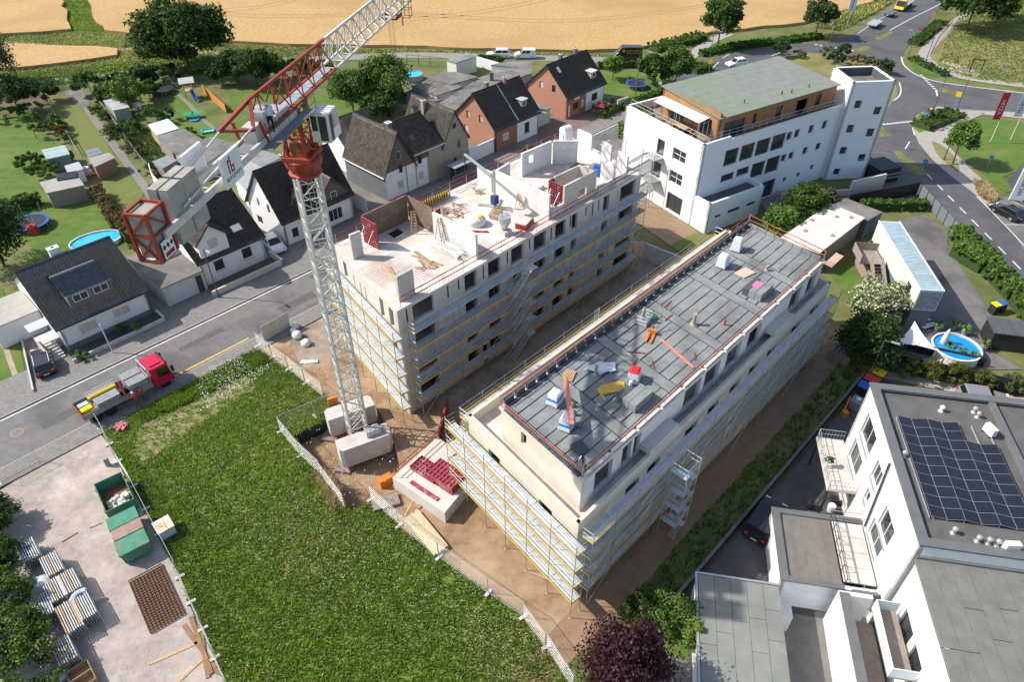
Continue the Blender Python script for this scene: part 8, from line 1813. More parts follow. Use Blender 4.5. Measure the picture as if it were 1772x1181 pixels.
wrap=mat('wrapped_foil',(.70,.75,.80),(.58,.66,.76),scale=5,rough=.35,bump=.5,bscale=8);stripe=mat('print_blue',(.10,.25,.50),rough=.5)
def wrapped(label,u,v,rz=0,h=1.15,cap=None,print_=True):
 T=thing('wrapped_pallet',label,'pallet',S(u,v,Zb),ANG+rz,'foil-wrapped roof rolls');b=MB()
 for k in range(3):b.box(-.5,.5,-.4+k*.33,-.26+k*.33,0,.12,timber)
 b.build('pallet',T);b=MB();b.hexa([(-.58,-.48,.12),(.58,-.48,.12),(.58,.48,.12),(-.58,.48,.12)],[(-.46,-.38,h),(.46,-.38,h),(.46,.38,h),(-.46,.38,h)],wrap);b.build('wrapped_rolls',T,bevel=.06)
 if print_:
  b=MB();b.box(-.535,.535,-.437,.437,.5,.72,stripe);b.build('printed_band',T)
 b=MB();b.hexa([(-.47,-.39,h+.003),(.47,-.39,h+.003),(.47,.39,h+.003),(-.47,.39,h+.003)],[(-.3,-.25,h+.1),(.3,-.25,h+.1),(.3,.25,h+.1),(-.3,.25,h+.1)],cap or white_p);b.build('cap',T)
wrapped('wrapped roll pallet at the office end of the bitumen roof',56.6,24.2,.2,1.2,print_=False);wrapped('second wrapped roll pallet near the office end',53.2,23.7,.1,1.2,print_=False)
wrapped('wrapped pallet with red print beside the blue coil',35.0,20.5,.4,.95,cap=signred,print_=False);wrapped('blue-white wrapped pallet under the pink boards',29.0,23.2,.2,1.0);wrapped('blue-white wrapped pallet with sagging foil at the end of the pink boards',27.7,21.0,.3,1.05)
def block_stack(label,u,v,n):
 T=thing('insulation_stack',label,'stack',S(u,v,Zb),ANG,'wrapped stacks on the bitumen roof')
 for k in range(n):b=MB();b.box(-1.1,1.1,-.6*n/2+k*.6+.01,-.6*n/2+(k+1)*.6-.01,0,.75,bitumen if k<n-1 else bitumen_dk);b.build('wrapped_block',T,bevel=.03)
 b=MB();b.box(-.4,.6,-.2,.5,.753,.77,mat('label_pink',(.6,.2,.35),rough=.6));b.build('label_patch',T)if u>45 else None
block_stack('dark wrapped insulation stack near the driveway rail',33.2,19.2,3);block_stack('dark wrapped insulation stack with pink label near the office end',51.6,19.3,3)
def pallet(label,u,v,rz):
 T=thing('timber_pallet',label,'pallet',S(u,v,Zb),ANG+rz)
 for k in range(6):b=MB();b.box(-.6,.6,-.4+k*.14,-.3+k*.14,.1,.125,timber);b.build('slat',T)
 for k in range(3):b=MB();b.box(-.6+k*.55,-.5+k*.55,-.4,.4,0,.1,timber);b.build('bearer',T)
pallet('bare timber pallet on the bitumen roof',31.9,24.3,.4)
b=MB();b.sheet(ragged([S(32.0,21.0),S(33.7,20.1),S(34.2,21.0),S(33.1,21.7),S(32.2,21.9),S(31.6,20.5)],.12,.3),Zb+.02,mat('tarp_yellow',(.62,.40,.08),(.52,.32,.06),scale=2,rough=.5,bump=.6,bscale=5));b.v=[(x,y,z+random.uniform(0,.1))for x,y,z in b.v];single(b,'yellow_tarpaulin','crumpled yellow tarpaulin on the bitumen roof','tarpaulin')
b=MB();b.sheet(ragged([S(33.2,23.9),S(34.6,23.5),S(35.6,22.6),S(34.6,22.0),S(33.6,22.7)],.14,.3),Zb+.03,foil);b.v=[(x,y,z+random.uniform(0,.25))for x,y,z in b.v];single(b,'white_foil','crumpled white foil next to the roof pipe','foil')
for k in range(4):
 b=MB();o_=(k-1.5)*.11;a=S(30.6,23.6+o_*.3,Zb+1.12+.03*k);c=S(27.2,20.2+o_*.3,Zb+1.2);d=(c-a).normalized();pp=Vector((-d.y,d.x,0))*o_;b.beam(a+pp,c+pp,.1,.05,mat('board_pink',(.66,.26,.19),(.6,.2,.15),scale=3,rough=.7));single(b,'pink_board','pinkish red board laid over two wrapped pallets','board','pink boards on the wrapped pallets')
b=MB();b.beam(S(40.4,21.7,Zb+.04),S(39.2,17.9,Zb+.06),.2,.06,MATS['board_pink']);single(b,'pink_board','long pinkish board lying alone across the roof seams','board')
for i,(u,v,L_,a)in enumerate(((44.8,24.0,1.2,.1),(43.2,22.9,1.1,.0),(37.7,22.2,1.4,-1.0),(37.4,20.4,.9,.8),(40.5,18.6,.9,.6),(36.7,21.6,.8,.3))):b=MB();b.M=Matrix.Translation(S(u,v,Zb))@Matrix.Rotation(ANG+a,4,'Z');b.box(-L_/2,L_/2,-.05,.05,0,.05,redpaint);single(b,'red_bar','short red bar lying loose on the bitumen sheets','bar','loose red bars on the roof')
T=thing('pallet_truck','orange hand pallet truck on the bitumen roof','pallet truck',S(40.3,22.6,Zb),ANG+R(200))
for y in(-.2,.2):b=MB();b.box(-.1,1.1,y-.08,y+.08,.05,.13,orange_p);b.build('fork',T)
b=MB();b.box(-.35,-.1,-.3,.3,.05,.45,orange_p);b.build('body',T);b=MB();b.beam((-.3,0,.4),(-.9,0,1.2),.06,.06,dark);b.beam((-.9,-.2,1.2),(-.9,.2,1.2),.06,.06,dark);b.build('handle',T)
T=thing('gas_cage','open steel cage with brown gas bottle and hoses on the bitumen roof','cage',S(41.4,24.1,Zb),ANG+.2);b=MB()
for x in(-.6,.6):
 for y in(-.45,.45):b.tube((x,y,0),(x,y,.8),.03,galv,5)
for zz in(.1,.45,.8):
 for p_,q_ in(((-.6,-.45),(.6,-.45)),((.6,-.45),(.6,.45)),((.6,.45),(-.6,.45)),((-.6,.45),(-.6,-.45))):b.tube((*p_,zz),(*q_,zz),.025,galv,4)
b.box(-.58,.58,-.43,.43,0,.3,galv);b.build('cage',T);b=MB();b.lathe((-.1,.1,.3),[(.16,0),(.16,.9),(.08,1.05),(.05,1.15)],mat('gas_brown',(.35,.3,.22),rough=.6),10);b.build('gas_bottle',T);b=MB();b.lathe((.9,-.3,0),[(.5,0),(.5,.08),(.2,.1)],mat('hose_green',(.03,.16,.1),rough=.6),14);b.build('hose_coil',T)
def roofpipe(label,u,v,h,r=.13):b=MB();b.lathe(S(u,v,Zb),[(r*1.7,0),(r*1.2,.1),(r,.15),(r,h),(r*.8,h)],mat('pipe_tan',(.46,.38,.26),(.38,.31,.21),scale=3,rough=.8),10);single(b,'roof_pipe',label,'pipe','pipes through the bitumen roof')
roofpipe('tan roof pipe standing by the crumpled white foil',33.4,22.9,1.0);roofpipe('tall tan roof pipe in the middle of the bitumen roof',43.9,20.9,1.1,.17);roofpipe('short tan roof pipe near the wrapped pallets',30.6,20.5,.55);roofpipe('small tan roof pipe close to the office end',55.4,20.4,.5);b=MB();b.tube(S(45.6,19.0,Zb),S(45.6,19.0,Zb+.6),.09,signred,8);single(b,'red_canister','small red canister standing on the bitumen sheets','canister')
b=MB();b.lathe(S(34.4,20.2,Zb),[(.35,0),(.35,.12),(.15,.14)],blue_p,14);single(b,'blue_coil','blue hose coil beside the wrapped pallet with red print','hose');b=MB();b.lathe(S(33.6,19.9,Zb+.77),[(.14,0),(.14,.35),(.05,.36)],white_p,10);single(b,'white_bucket','white bucket standing on the dark insulation stack','bucket')
for i,(u,v)in enumerate(((29.6,22.0),(29.0,21.4),(28.4,20.4))):b=MB();b.lathe(S(u,v,Zb),[(.16,0),(.18,.2),(.1,.42),(.04,.5)],mat('olive_bag',(.22,.24,.17),rough=.8),9);single(b,'gas_burner','small olive gas bottle with hose among the wrapped pallets','gas bottle','gas bottles by the pallets')
b=MB();b.prism([S(52.8,21.2),S(54.3,20.9),S(54.4,22.0),S(52.9,22.3)],Zb,Zb+.1,mat('board_peach',(.62,.45,.33),rough=.8));single(b,'peach_board','peach coloured board lying by the insulation stack','board')
b=MB();b.hexa([S(26.2,18.6,Zb),S(27.1,18.4,Zb),S(27.2,19.3,Zb),S(26.3,19.5,Zb)],[S(26.2,18.6,Zb+.04),S(27.1,18.4,Zb+.04),S(27.2,19.3,Zb+.5),S(26.3,19.5,Zb+.5)],bitumen_dk);single(b,'curled_sheet','curled loose bitumen sheet beside the crouching worker','sheet')
stack('orange_trestle','pinkish timber trestle sticking out at the office end of the scaffold','trestle',S(62.6,17.0),ANG,2.6,.8,1,4,.1,mat('trestle_pink',(.62,.40,.30),rough=.8),10.6)
# street furniture and garden things
def lamp(label,px,h,arm=(1.0,0),group='street lamps',m=None):
 p=W(*px);T=thing('street_lamp',label,'street lamp',(p.x,p.y,0),0,group);m=m or mat('lamp_grey',(.10,.105,.11),rough=.5)
 b=MB();b.tube((0,0,0),(0,0,h),.085,m,8,.05);b.build('pole',T);b=MB();b.lathe((0,0,0),[(.16,0),(.12,.5)],m,10);b.build('base',T)
 b=MB();e=Vector((arm[0],arm[1],h+.12));b.tube((0,0,h-.02),e,.04,m,6);b.build('arm',T);d=Vector((arm[0],arm[1],0)).normalized();b=MB();b.beam(e,e+d*.75,.24,.1,galv);b.build('lamp_head',T);return T
dS=S(0,-1).normalized()
lamp('street lamp in front of the white house with the wall gable',(379,516),6.6,(dS.x*.8,dS.y*.8));lamp('street lamp in front of the white half of the brick double house',(929,256),6.0,(dS.x,dS.y));lamp('street lamp beside the trampoline lawn',(1098,180),9.0,(dS.x*.5+.8,dS.y*.5))
lamp('lamp post at the junction near the give-way kerb',(1570,102),5.4,(-.8,.2));lamp('lamp post standing in the low hedge strip',(1598,116),7.4,(.9,.1));lamp('lamp post in the hedge island',(1614,194),6.7,(.6,.2));lamp('lamp post at the end of the hedge island',(1655,190),5.4,(.6,.2));lamp('lamp post next to the young tree',(1633,276),5.6,(.6,.3));lamp('lamp post at the field lane corner',(1226,112),6.2,(.9,0));lamp('white lamp above the dark yew by the pool garden',(1500,660),5.2,(.5,-.3))
lamp('thin lamp post behind the oval speckled tree',(1436,74),4.5,(-.4,0))
def sign(label,px,h,shape,m,r=.35,back=None,name='traffic_sign',yaw=None,group=None):
 p=W(*px);T=thing(name,label,'traffic sign',(p.x,p.y,0),yaw if yaw is not None else math.atan2(-p.y,-p.x),group);b=MB();b.tube((0,0,0),(0,0,h),.035,galv,6);b.build('pole',T)
 b=MB();n={'disc':20,'tri':3,'box':4}[shape];a0={'disc':0,'tri':-math.pi/2,'box':math.pi/4}[shape]
 pts=[(.05,r*math.cos(a0+2*math.pi*k/n),h-r*.4+r*math.sin(a0+2*math.pi*k/n))for k in range(n)];b.hexa([(x-.02,y,z)for x,y,z in pts],pts,m);pl=b.build('plate',T)
 if shape=='tri':
  b=MB();q=[(.054,y*.62,h-r*.4+(z-(h-r*.4))*.62)for x,y,z in pts];b.face(q,frame_w);b.build('plate_centre',pl)
 if shape=='disc' and m is signblue:
  b=MB();hz=h-r*.4;b.face([(.054,r*.5,hz+.1),(.054,-.2*r,hz-.35*r),(.054,-.35*r,hz-.15*r),(.054,r*.35,hz+.3*r)],frame_w);b.face([(.054,-.5*r,hz-.5*r),(.054,.1*r,hz-.55*r),(.054,-.45*r,hz+.1*r)],frame_w);b.build('arrow',pl)
 return T
signblue=mat('sign_blue',(.02,.16,.55),rough=.4)
sign('blue keep-right sign on the hedge island',(1597,213),1.9,'disc',signblue);sign('give-way triangle above the keep-right sign of the hedge island',(1602,212),2.6,'tri',signred,.42);sign('blue keep-right sign on the splitter island of the main road',(1595,296),1.7,'disc',signblue);sign('light blue cycle route sign on the lawn',(1707,292),2.0,'disc',sky_blue,.3)
sign('round no-entry style sign by the upper path',(1610,40),2.2,'disc',mat('sign_pinkred',(.6,.2,.24),rough=.4),.38);sign('red round sign at the kerb of the junction curve',(1586,68),2.2,'disc',signred,.32);sign('yellow direction sign seen at the splitter island',(1651,184),2.4,'box',yellow_p,.6);sign('yellow sign at the side road behind the office roof',(1226,128),2.6,'box',yellow_p,.55);sign('white board sign at the bus shelter',(740,308),2.4,'box',frame_w,.5)
sign('white parking sign at the hedge of the trampoline lawn',(1140,164),2.3,'box',frame_w,.4);sign('light blue hydrant sign in the dry slope',(1732,132),1.4,'box',sky_blue,.3)
b=MB();p=W(1570,258);b.hexa([(p.x-.3,p.y,0),(p.x+.3,p.y,0),(p.x+.3,p.y+.2,0),(p.x-.3,p.y+.2,0)],[(p.x-.02,p.y,1.2),(p.x+.02,p.y,1.2),(p.x+.02,p.y+.2,1.2),(p.x-.02,p.y+.2,1.2)],frame_w);single(b,'white_marker','white pointed marker at the splitter island','marker')
def flag(label,px,h,m,txt,tm,logo=None):
 p=W(*px);T=thing('banner_flag',label,'flag',(p.x,p.y,0),0,'banner flags on the lawn');b=MB();b.tube((0,0,0),(0,0,h),.05,white_p,6);b.build('pole',T);b=MB();b.tube((0,0,h-.05),(-1.25,0,h-.02),.03,white_p,5);b.build('outrigger',T)
 b=MB();n=8;z0,z1=h*.46,h-.1
 for k in range(n):
  xa,xb=-1.25*k/n-.04,-1.25*(k+1)/n-.04;ya,yb=.06*math.sin(k*1.3),.06*math.sin((k+1)*1.3)
  b.hexa([(xa,ya,z0),(xb,yb,z0),(xb,yb+.01,z0),(xa,ya+.01,z0)],[(xa,ya,z1),(xb,yb,z1),(xb,yb+.01,z1),(xa,ya+.01,z1)],m)
 cl=b.build('cloth',T)
 Mx=Matrix.Translation((-.72,-.085,(z0+z1)/2-.15))@Matrix.Rotation(math.pi/2,4,'X')@Matrix.Rotation(-math.pi/2,4,'Z');text_part(txt,.8,Mx,tm,cl)
 if logo:b=MB();b.box(-1.0,-.4,-.09,-.08,z1-.8,z1-.2,logo);b.build('emblem',cl)
flag('red banner flag with white lettering on the lawn',(1713,246),8.1,mat('flag_red',(.62,.035,.05),rough=.7),'HITZA',frame_w);flag('white banner flag with grey lettering and red emblem on the lawn',(1748,242),8.4,mat('flag_white',(.72,.73,.76),rough=.7),'WÜRTH',mat('flag_grey',(.12,.12,.15),rough=.7),signred)
p=W(1748,346);T=thing('advertising_pylon','slim grey advertising pylon with dark lettering by the parking bay','sign',(p.x,p.y,0),R(-20));b=MB();b.box(-.1,1.5,-.12,.12,.1,7.0,mat('pylon_grey',(.52,.55,.60),rough=.5));bd_=b.build('body',T);b=MB();b.tube((-.15,0,0),(-.15,0,7.2),.1,white_p,8);b.build('edge_tube',T);text_part('WÜRTH',.85,Matrix.Translation((.7,-.13,2.4))@Matrix.Rotation(math.pi/2,4,'X')@Matrix.Rotation(math.pi/2,4,'Z'),mat('pylon_navy',(.03,.03,.08),rough=.5),bd_);b=MB();b.M=Matrix.Translation((.7,-.125,4.6))@Matrix.Rotation(math.pi/2,4,'X');b.lathe((0,0,0),[(.42,0),(.42,.02)],mat('pylon_magenta',(.45,.03,.15),rough=.5),18);b.build('emblem',bd_)
p=W(1462,56);T=thing('banner_mast','white banner on a pole at the edge of the wheat','flag',(p.x,p.y,0),0);b=MB();b.tube((0,0,0),(0,0,8.5),.06,galv,6);b.build('pole',T);b=MB();b.box(-.75,.75,-.03,.03,4.6,8.2,mat('banner_white',(.72,.74,.78),rough=.6));bn_=b.build('banner',T);b=MB();b.box(-.12,.12,-.04,-.032,5.0,7.8,blue_p);b.build('print',bn_)
T=thing('bus_shelter','green framed bus shelter with grey roof in front of the beige house','bus shelter',S(62.2,70.2),ANG)
for x in(0,3.6):
 for y in(0,1.3):b=MB();b.tube((x,y,.1),(x,y,2.4),.05,green_t,6);b.build('post',T)
b=MB();b.box(-.2,3.8,-.2,1.5,2.4,2.5,mat('shelter_roof',(.33,.34,.33),rough=.7));b.build('roof',T);b=MB();b.box(0,3.6,1.28,1.32,.3,2.2,glass);b.build('back_pane',T);b=MB();b.box(.4,3.2,.9,1.2,.5,.56,timber);b.build('bench',T)
p=W(1686,126);T=thing('empty_signboard','empty dark sign frame at the foot of the dry slope','frame',(p.x,p.y,0),R(-15));b=MB()
for x in(-1.0,1.0):b.tube((x,0,0),(x,0,2.6),.1,black,6)
b.beam((-1,0,2.5),(1,0,2.5),.15,.15,black);b.build('frame',T)
for i,px in enumerate(((1612,60),(1640,44),(1655,108),(1674,118))):p=W(*px);b=MB();b.tube((p.x,p.y,0),(p.x,p.y,1.4),.06,black,6);single(b,'bollard_post','dark thin post along the path at the dry slope','post','dark posts along the upper path')
b=MB()
pr=[W(*q)for q in((1612,92),(1622,72),(1646,44))]
for a,c in zip(pr,pr[1:]):
 for zz in(.6,1.1):b.tube(a+Vector((0,0,zz)),c+Vector((0,0,zz)),.05,black,5)
 b.tube(a,a+Vector((0,0,1.15)),.05,black,5)
single(b,'path_railing','dark railing beside the upper path','railing')
T=thing('retaining_kerb','low dark retaining wall with grey coping along the car park','wall',S(40,10.5),ANG)
for k in range(16):b=MB();b.box(-31+k*3.3,-27.75+k*3.3,-.08,.08,0,.75,black);pz=b.build('panel',T);b=MB();b.box(-31+k*3.3,-27.75+k*3.3,-.12,.12,.753,.8,coping_m);b.build('coping',T)
b=MB();wall(b,W(1532,634),W(1790,690),0,1.7,.12,mat('wall_anthracite',(.035,.037,.042),rough=.7));single(b,'dark_garden_wall','long anthracite wall between pool garden and ball bushes','wall')
b=MB();wall(b,W(1560,606),W(1700,636),0,1.2,.1,mat('wall_anthracite',(.035,.037,.042)));single(b,'dark_garden_wall','inner anthracite wall right below the pool','wall')
def bin_(label,u,v,lid):
 T=thing('wheeled_bin',label,'bin',S(u,v,.02),ANG+R(90),'wheeled bins by the car park');b=MB();b.hexa([(-.5,-.4,.15),(.5,-.4,.15),(.5,.4,.15),(-.5,.4,.15)],[(-.65,-.52,1.15),(.65,-.52,1.15),(.65,.52,1.15),(-.65,.52,1.15)],dark);b.build('body',T);b=MB();b.box(-.68,.68,-.55,.55,1.153,1.24,lid);b.build('lid',T,bevel=.02)
 for x in(-.4,.4):b=MB();b.lathe((x,0,0),[(.12,0),(.12,.14)],rubber,8);b.build('wheel',T)
bin_('wheeled bin with yellow lid at the end of the bin row',62.2,9.5,yellow_p);bin_('wheeled bin with red lid beside the yellow one',60.8,9.5,mat('lid_red',(.55,.06,.07),rough=.5));bin_('wheeled bin with blue lid beside the red one',59.4,9.5,blue_p)
T=thing('oil_container','grey box with white cap next to the bins','container',S(57.2,9.3,.02),ANG);b=MB();b.box(-.6,.6,-.55,.55,0,1.0,mat('box_midgrey',(.22,.23,.23),rough=.7));b.build('box',T,bevel=.03);b=MB();b.lathe((.1,0,1.003),[(.22,0),(.22,.08),(.1,.12)],white_p,12);b.build('cap',T)
b=MB();b.beam(S(55.6,9.8,.5),S(57.0,10.0,1.0),.1,.35,orange_p);b.box(*sorted((S(55.4,9.6).x-.25,S(55.4,9.6).x+.25)),*sorted((S(55.4,9.6).y-.25,S(55.4,9.6).y+.25)),0,.6,orange_p);single(b,'orange_sweeper','orange sweeper handle and head leaning by the grey box','sweeper')
T=thing('timber_pallets','brown timber lattice standing at the end of the shaded strip','pallet',S(62.8,13.4),ANG+R(90))
for k in range(5):b=MB();b.box(-1.0+k*.42,-.75+k*.42,-.6,.6,1.2,1.28,timber_grey);b.build('slat',T)
for y in(-.6,.6):b=MB();b.box(-1.1,1.1,y-.05,y+.05,0,1.2,timber_grey);b.build('bearer',T)
p=W(1766,730);b=MB();b.box(p.x-1.2,p.x+2.0,p.y-.4,p.y+1.8,.3,.45,mat('bright_yellow',(.78,.62,.03),rough=.5));b.box(p.x-1.1,p.x-.95,p.y-.3,p.y+1.7,0,.3,dark);single(b,'yellow_trailer_cover','bright yellow flat cover behind the solar-roofed block','cover')
b=MB();p=W(1745,596);b.M=Matrix.Translation(p)@Matrix.Rotation(R(-12),4,'Z')
for k in range(5):b.box(-2.6+k*1.05,-1.6+k*1.05,-1.4,1.4,2.1,2.2,bitumen_dk)
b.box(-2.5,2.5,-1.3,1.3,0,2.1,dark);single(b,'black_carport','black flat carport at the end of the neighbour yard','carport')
bin3=W(1722,540)
T=thing('wheeled_bin','pair of dark bins with yellow and blue lids at the laurel hedge','bin',(bin3.x,bin3.y,0),.3)
for x,l in((-.4,yellow_p),(.5,blue_p)):b=MB();b.box(x-.35,x+.35,-.4,.4,0,1.1,dark);q=b.build('body',T);b=MB();b.box(x-.38,x+.38,-.43,.43,1.103,1.2,l);b.build('lid',T)
p=W(1432,808,3.28);T=thing('potted_plant','leafy plant in a square white pot on the balcony','plant',(p.x,p.y,3.29),0);b=MB();b.box(-.2,.2,-.2,.2,0,.4,frame_w);b.build('pot',T);V,F,tn=crown((0,0,.75),(.35,.35,.4),350,.16,14,seed=77);child('foliage',npmesh('foliage',V,F,[L_LIGHT],tn),T)
for i,px in enumerate(((1400,880),(1440,872),(1436,885))):p=W(*px);b=MB();b.lathe((p.x,p.y,.02),[(.25,0),(.32,.5),(.3,.75)],[dark,dark,white_p][i],10);single(b,'garden_urn',['dark urn by the white garage corner','dark planter under the balcony','white round pot under the balcony'][i],'pot')
def pool(label,px,rx,ry,h,wm,rim,rz=0.0,z=0.0):
 p=W(*px,h);T=thing('garden_pool',label,'pool',(p.x,p.y,z),rz);n=32
 def ring(r,zz):return[((rx+r)*math.cos(2*math.pi*k/n),(ry+r)*math.sin(2*math.pi*k/n),zz)for k in range(n)]
 a0,a1,i0,i1=ring(0,0),ring(0,h),ring(-.09,0),ring(-.09,h);b=MB()
 for k in range(n):
  q=(k+1)%n;b.face([a0[k],a0[q],a1[q],a1[k]],wm);b.face([i0[q],i0[k],i1[k],i1[q]],rim)
 b.build('wall',T);b=MB();o0,o1=ring(.05,h),ring(-.12,h+.02)
 for k in range(n):
  q=(k+1)%n;b.face([o0[k],o0[q],o1[q],o1[k]],rim);b.face([o0[q],o0[k],ring(.05,h-.08)[k],ring(.05,h-.08)[q]],rim)
 b.build('rim',T);b=MB();b.face([(x*.985,y*.985,h-.16)for x,y,zz in ring(-.1,0)],water if rim is not frame_w or True else water);b.build('water',T);return T
pool('oval turquoise garden pool behind the house with glazed tiles',(166,414),3.1,2.1,.5,white_p,mat('pool_rim_white',(.7,.72,.74),rough=.5),.5);t_=pool('round blue pool with white rim beside the shade sail',(1656,600),2.35,2.3,1.1,white_p,frame_w);[o for o in t_.children if o.name.startswith('water')][0].data.materials[0]=water_deep
pool('round bright blue pool behind the tall green tree',(712,127),2.1,1.9,1.1,mat('pool_grey',(.35,.38,.4),rough=.6),galv)
sail=Wl([(1583,566),(1550,590),(1622,604)],1.9);b=MB();A_,B_,C_=[Vector(q)for q in(sail[0],sail[1],sail[2])];B_.z=1.6;C_.z=1.7;A_.z=2.8;A_=W(1583,556,2.8);n=8;g_={}
for i in range(n+1):
 for j in range(n+1-i):
  a=i/n;c=j/n;q=A_*a+B_*c+C_*(1-a-c);ctr=(A_+B_+C_)/3;pull=1-.55*(a*c+c*(1-a-c)+a*(1-a-c))*0;e=min(a,c,1-a-c);bow=.16*(1-3*e)*(27*a*c*(1-a-c)**0*0+4*max(a*c,c*(1-a-c),a*(1-a-c)));q=q.lerp(ctr,bow);q.z-=.35*27*a*c*(1-a-c);g_[i,j]=q
sm_=mat('sail_white',(.76,.74,.76),rough=.7)
for i in range(n):
 for j in range(n-i):
  b.face([g_[i,j],g_[i+1,j],g_[i,j+1]],sm_)
  if i+j<n-1:b.face([g_[i+1,j],g_[i+1,j+1],g_[i,j+1]],sm_)
T=thing('shade_sail','white triangular shade sail with curved edges by the round blue pool','shade sail',((A_+B_+C_)/3-Vector((0,0,2))),0);b.build('cloth',T,world=True)
for q in(A_,B_,C_):b=MB();b.tube(Vector((q.x,q.y,0)),q,.05,galv,6);b.build('post',T,world=True)
p=W(1626,606);b=MB();b.lathe((p.x,p.y,.2),[(.05,0),(.3,.4),(.34,1.2),(.2,2.2),(.04,2.6)],mat('parasol_cream',(.66,.6,.54),rough=.8),10);single(b,'closed_parasol','closed cream parasol leaning at the pool rim','parasol',smooth=True)
T=thing('sun_lounger','two pale loungers on the dark terrace by the shade sail','lounger',W(1600,562),.3)
for y in(-.5,.5):b=MB();b.box(-.9,.9,y-.3,y+.3,.25,.32,white_p);b.box(-.8,-.7,y-.25,y+.25,0,.25,galv);b.box(.7,.8,y-.25,y+.25,0,.25,galv);b.build('lounger_bed',T)
def trampoline(label,px,r,m,net=True):
 p=W(*px,.8);T=thing('trampoline',label,'trampoline',(p.x,p.y,0),0,'garden trampolines');n=24;b=MB();pts=[Vector((r*math.cos(2*math.pi*k/n),r*math.sin(2*math.pi*k/n),.8))for k in range(n+1)]
 for a,c in zip(pts,pts[1:]):b.beam(a,c,.35,.06,m)
 b.build('padding',T);b=MB();b.lathe((0,0,.77),[(r*.92,0),(r*.92,.01)],dark,24);b.build('jumping_mat',T);b=MB()
 for k in range(6):a=k*math.pi/3;b.tube((r*math.cos(a),r*math.sin(a),0),(r*math.cos(a),r*math.sin(a),.8),.04,galv,5)
 b.build('legs',T)
 if net:
  b=MB()
  for k in range(6):a=k*math.pi/3+.3;b.tube((r*1.05*math.cos(a),r*1.05*math.sin(a),.1),(r*1.05*math.cos(a),r*1.05*math.sin(a),2.5),.03,galv,5)
  b.build('net_poles',T)
trampoline('blue rimmed trampoline with net poles by the clipped hedge',(52,384),2.1,mat('pad_blue',(.03,.12,.4),rough=.5));trampoline('black trampoline on the middle lawn',(276,154),2.2,dark);trampoline('blue trampoline on the lawn of the brick double house',(1101,144),1.8,mat('pad_blue',(.03,.12,.4)))
p=W(330,168);T=thing('play_tower','timber play tower with grey roof and blue slide','play tower',(p.x,p.y,0),.4)
for x in(-.7,.7):
 for y in(-.7,.7):b=MB();b.beam((x,y,0),(x,y,2.9),.12,.12,timber);b.build('post',T)
b=MB();b.box(-.8,.8,-.8,.8,1.3,1.4,timber);b.build('platform',T);b=MB();b.hexa([(-1.3,-1.2,2.8),(1.3,-1.2,2.8),(1.3,1.2,3.1),(-1.3,1.2,3.1)],[(-1.3,-1.2,2.88),(1.3,-1.2,2.88),(1.3,1.2,3.18),(-1.3,1.2,3.18)],mat('roof_pale',(.42,.41,.38),rough=.8));b.build('roof',T);b=MB();b.beam((.4,-.8,1.4),(.9,-3.2,.25),.5,.06,blue_p);b.beam((.13,-.8,1.5),(.63,-3.2,.35),.05,.2,blue_p);b.beam((.67,-.8,1.5),(1.17,-3.2,.35),.05,.2,blue_p);b.build('slide',T)
b=MB();wall(b,W(352,160),W(392,195),0,1.5,.06,timber_orange);single(b,'orange_board_fence','orange board fence beside the play tower','fence')
p=W(332,196,.76);T=thing('table_tennis_table','green table tennis table on the lawn','table',(p.x,p.y,0),.3);b=MB();b.box(-1.37,1.37,-.76,.76,.72,.76,green_t);b.build('table_top',T);b=MB();b.box(-.01,.01,-.8,.8,.763,.9,dark);b.build('net',T)
for x in(-1.0,1.0):b=MB();b.box(x-.04,x+.04,-.6,.6,0,.72,galv);b.build('leg',T)
for px,r,m,lb,nm in(((337,208),.7,sky_blue,'small blue paddling bowl beside the table tennis table','paddling_pool'),):p=W(*px);b=MB();b.lathe((p.x,p.y,0),[(r,0),(r*1.1,.2),(r*.9,.22),(r*.85,.1)],m,16);single(b,nm,lb,'pool')
p=W(360,228);b=MB();b.M=Matrix.Translation(p)@Matrix.Rotation(.4,4,'Z')
for(x0_,x1_,y0_,y1_)in((-1,1,-.8,-.6),(-1,1,.6,.8),(-1,-.8,-.6,.6),(.8,1,-.6,.6)):b.box(x0_,x1_,y0_,y1_,0,.3,mat('turquoise_plastic',(.05,.45,.38),rough=.5))
b.box(-.8,.8,-.6,.6,0,.12,mat('sand',(.5,.4,.28),rough=.9));single(b,'sandbox','turquoise sandbox on the lawn beside the shed roofs','sandbox')
p=W(240,190);b=MB();b.lathe((p.x,p.y,.2),[(.2,0),(.75,.5),(.6,1.0),(.1,1.3)],white_p,10);b.tube((p.x,p.y,1.4),(p.x-.6,p.y+.5,3.4),.1,mat('pole_brown',(.4,.3,.27),rough=.8),6);single(b,'garden_parasol','white bundled garden parasol with brown pole','parasol')
b=MB();q=smoothpts([W(*c)for c in((262,300),(268,318),(285,335),(310,345))],5)
for a,c in zip(q,q[1:]):wall(b,a,c,0,1.6,.12,white_r)
single(b,'curved_white_wall','curved white garden wall beside the rusty hedge','wall')
p=W(72,148+92,0);T=thing('solar_collector','dark tilted solar collector on the grey garden cabin roof','solar panel',(*W(117,306,2.5).to_2d(),2.42),.4);b=MB();b.hexa([(-1.3,-.6,.0),(1.3,-.6,0),(1.3,.6,0),(-1.3,.6,0)],[(-1.3,-.6,.1),(1.3,-.6,.1),(1.3,.6,.5),(-1.3,.6,.5)],pv);b.build('panel',T)
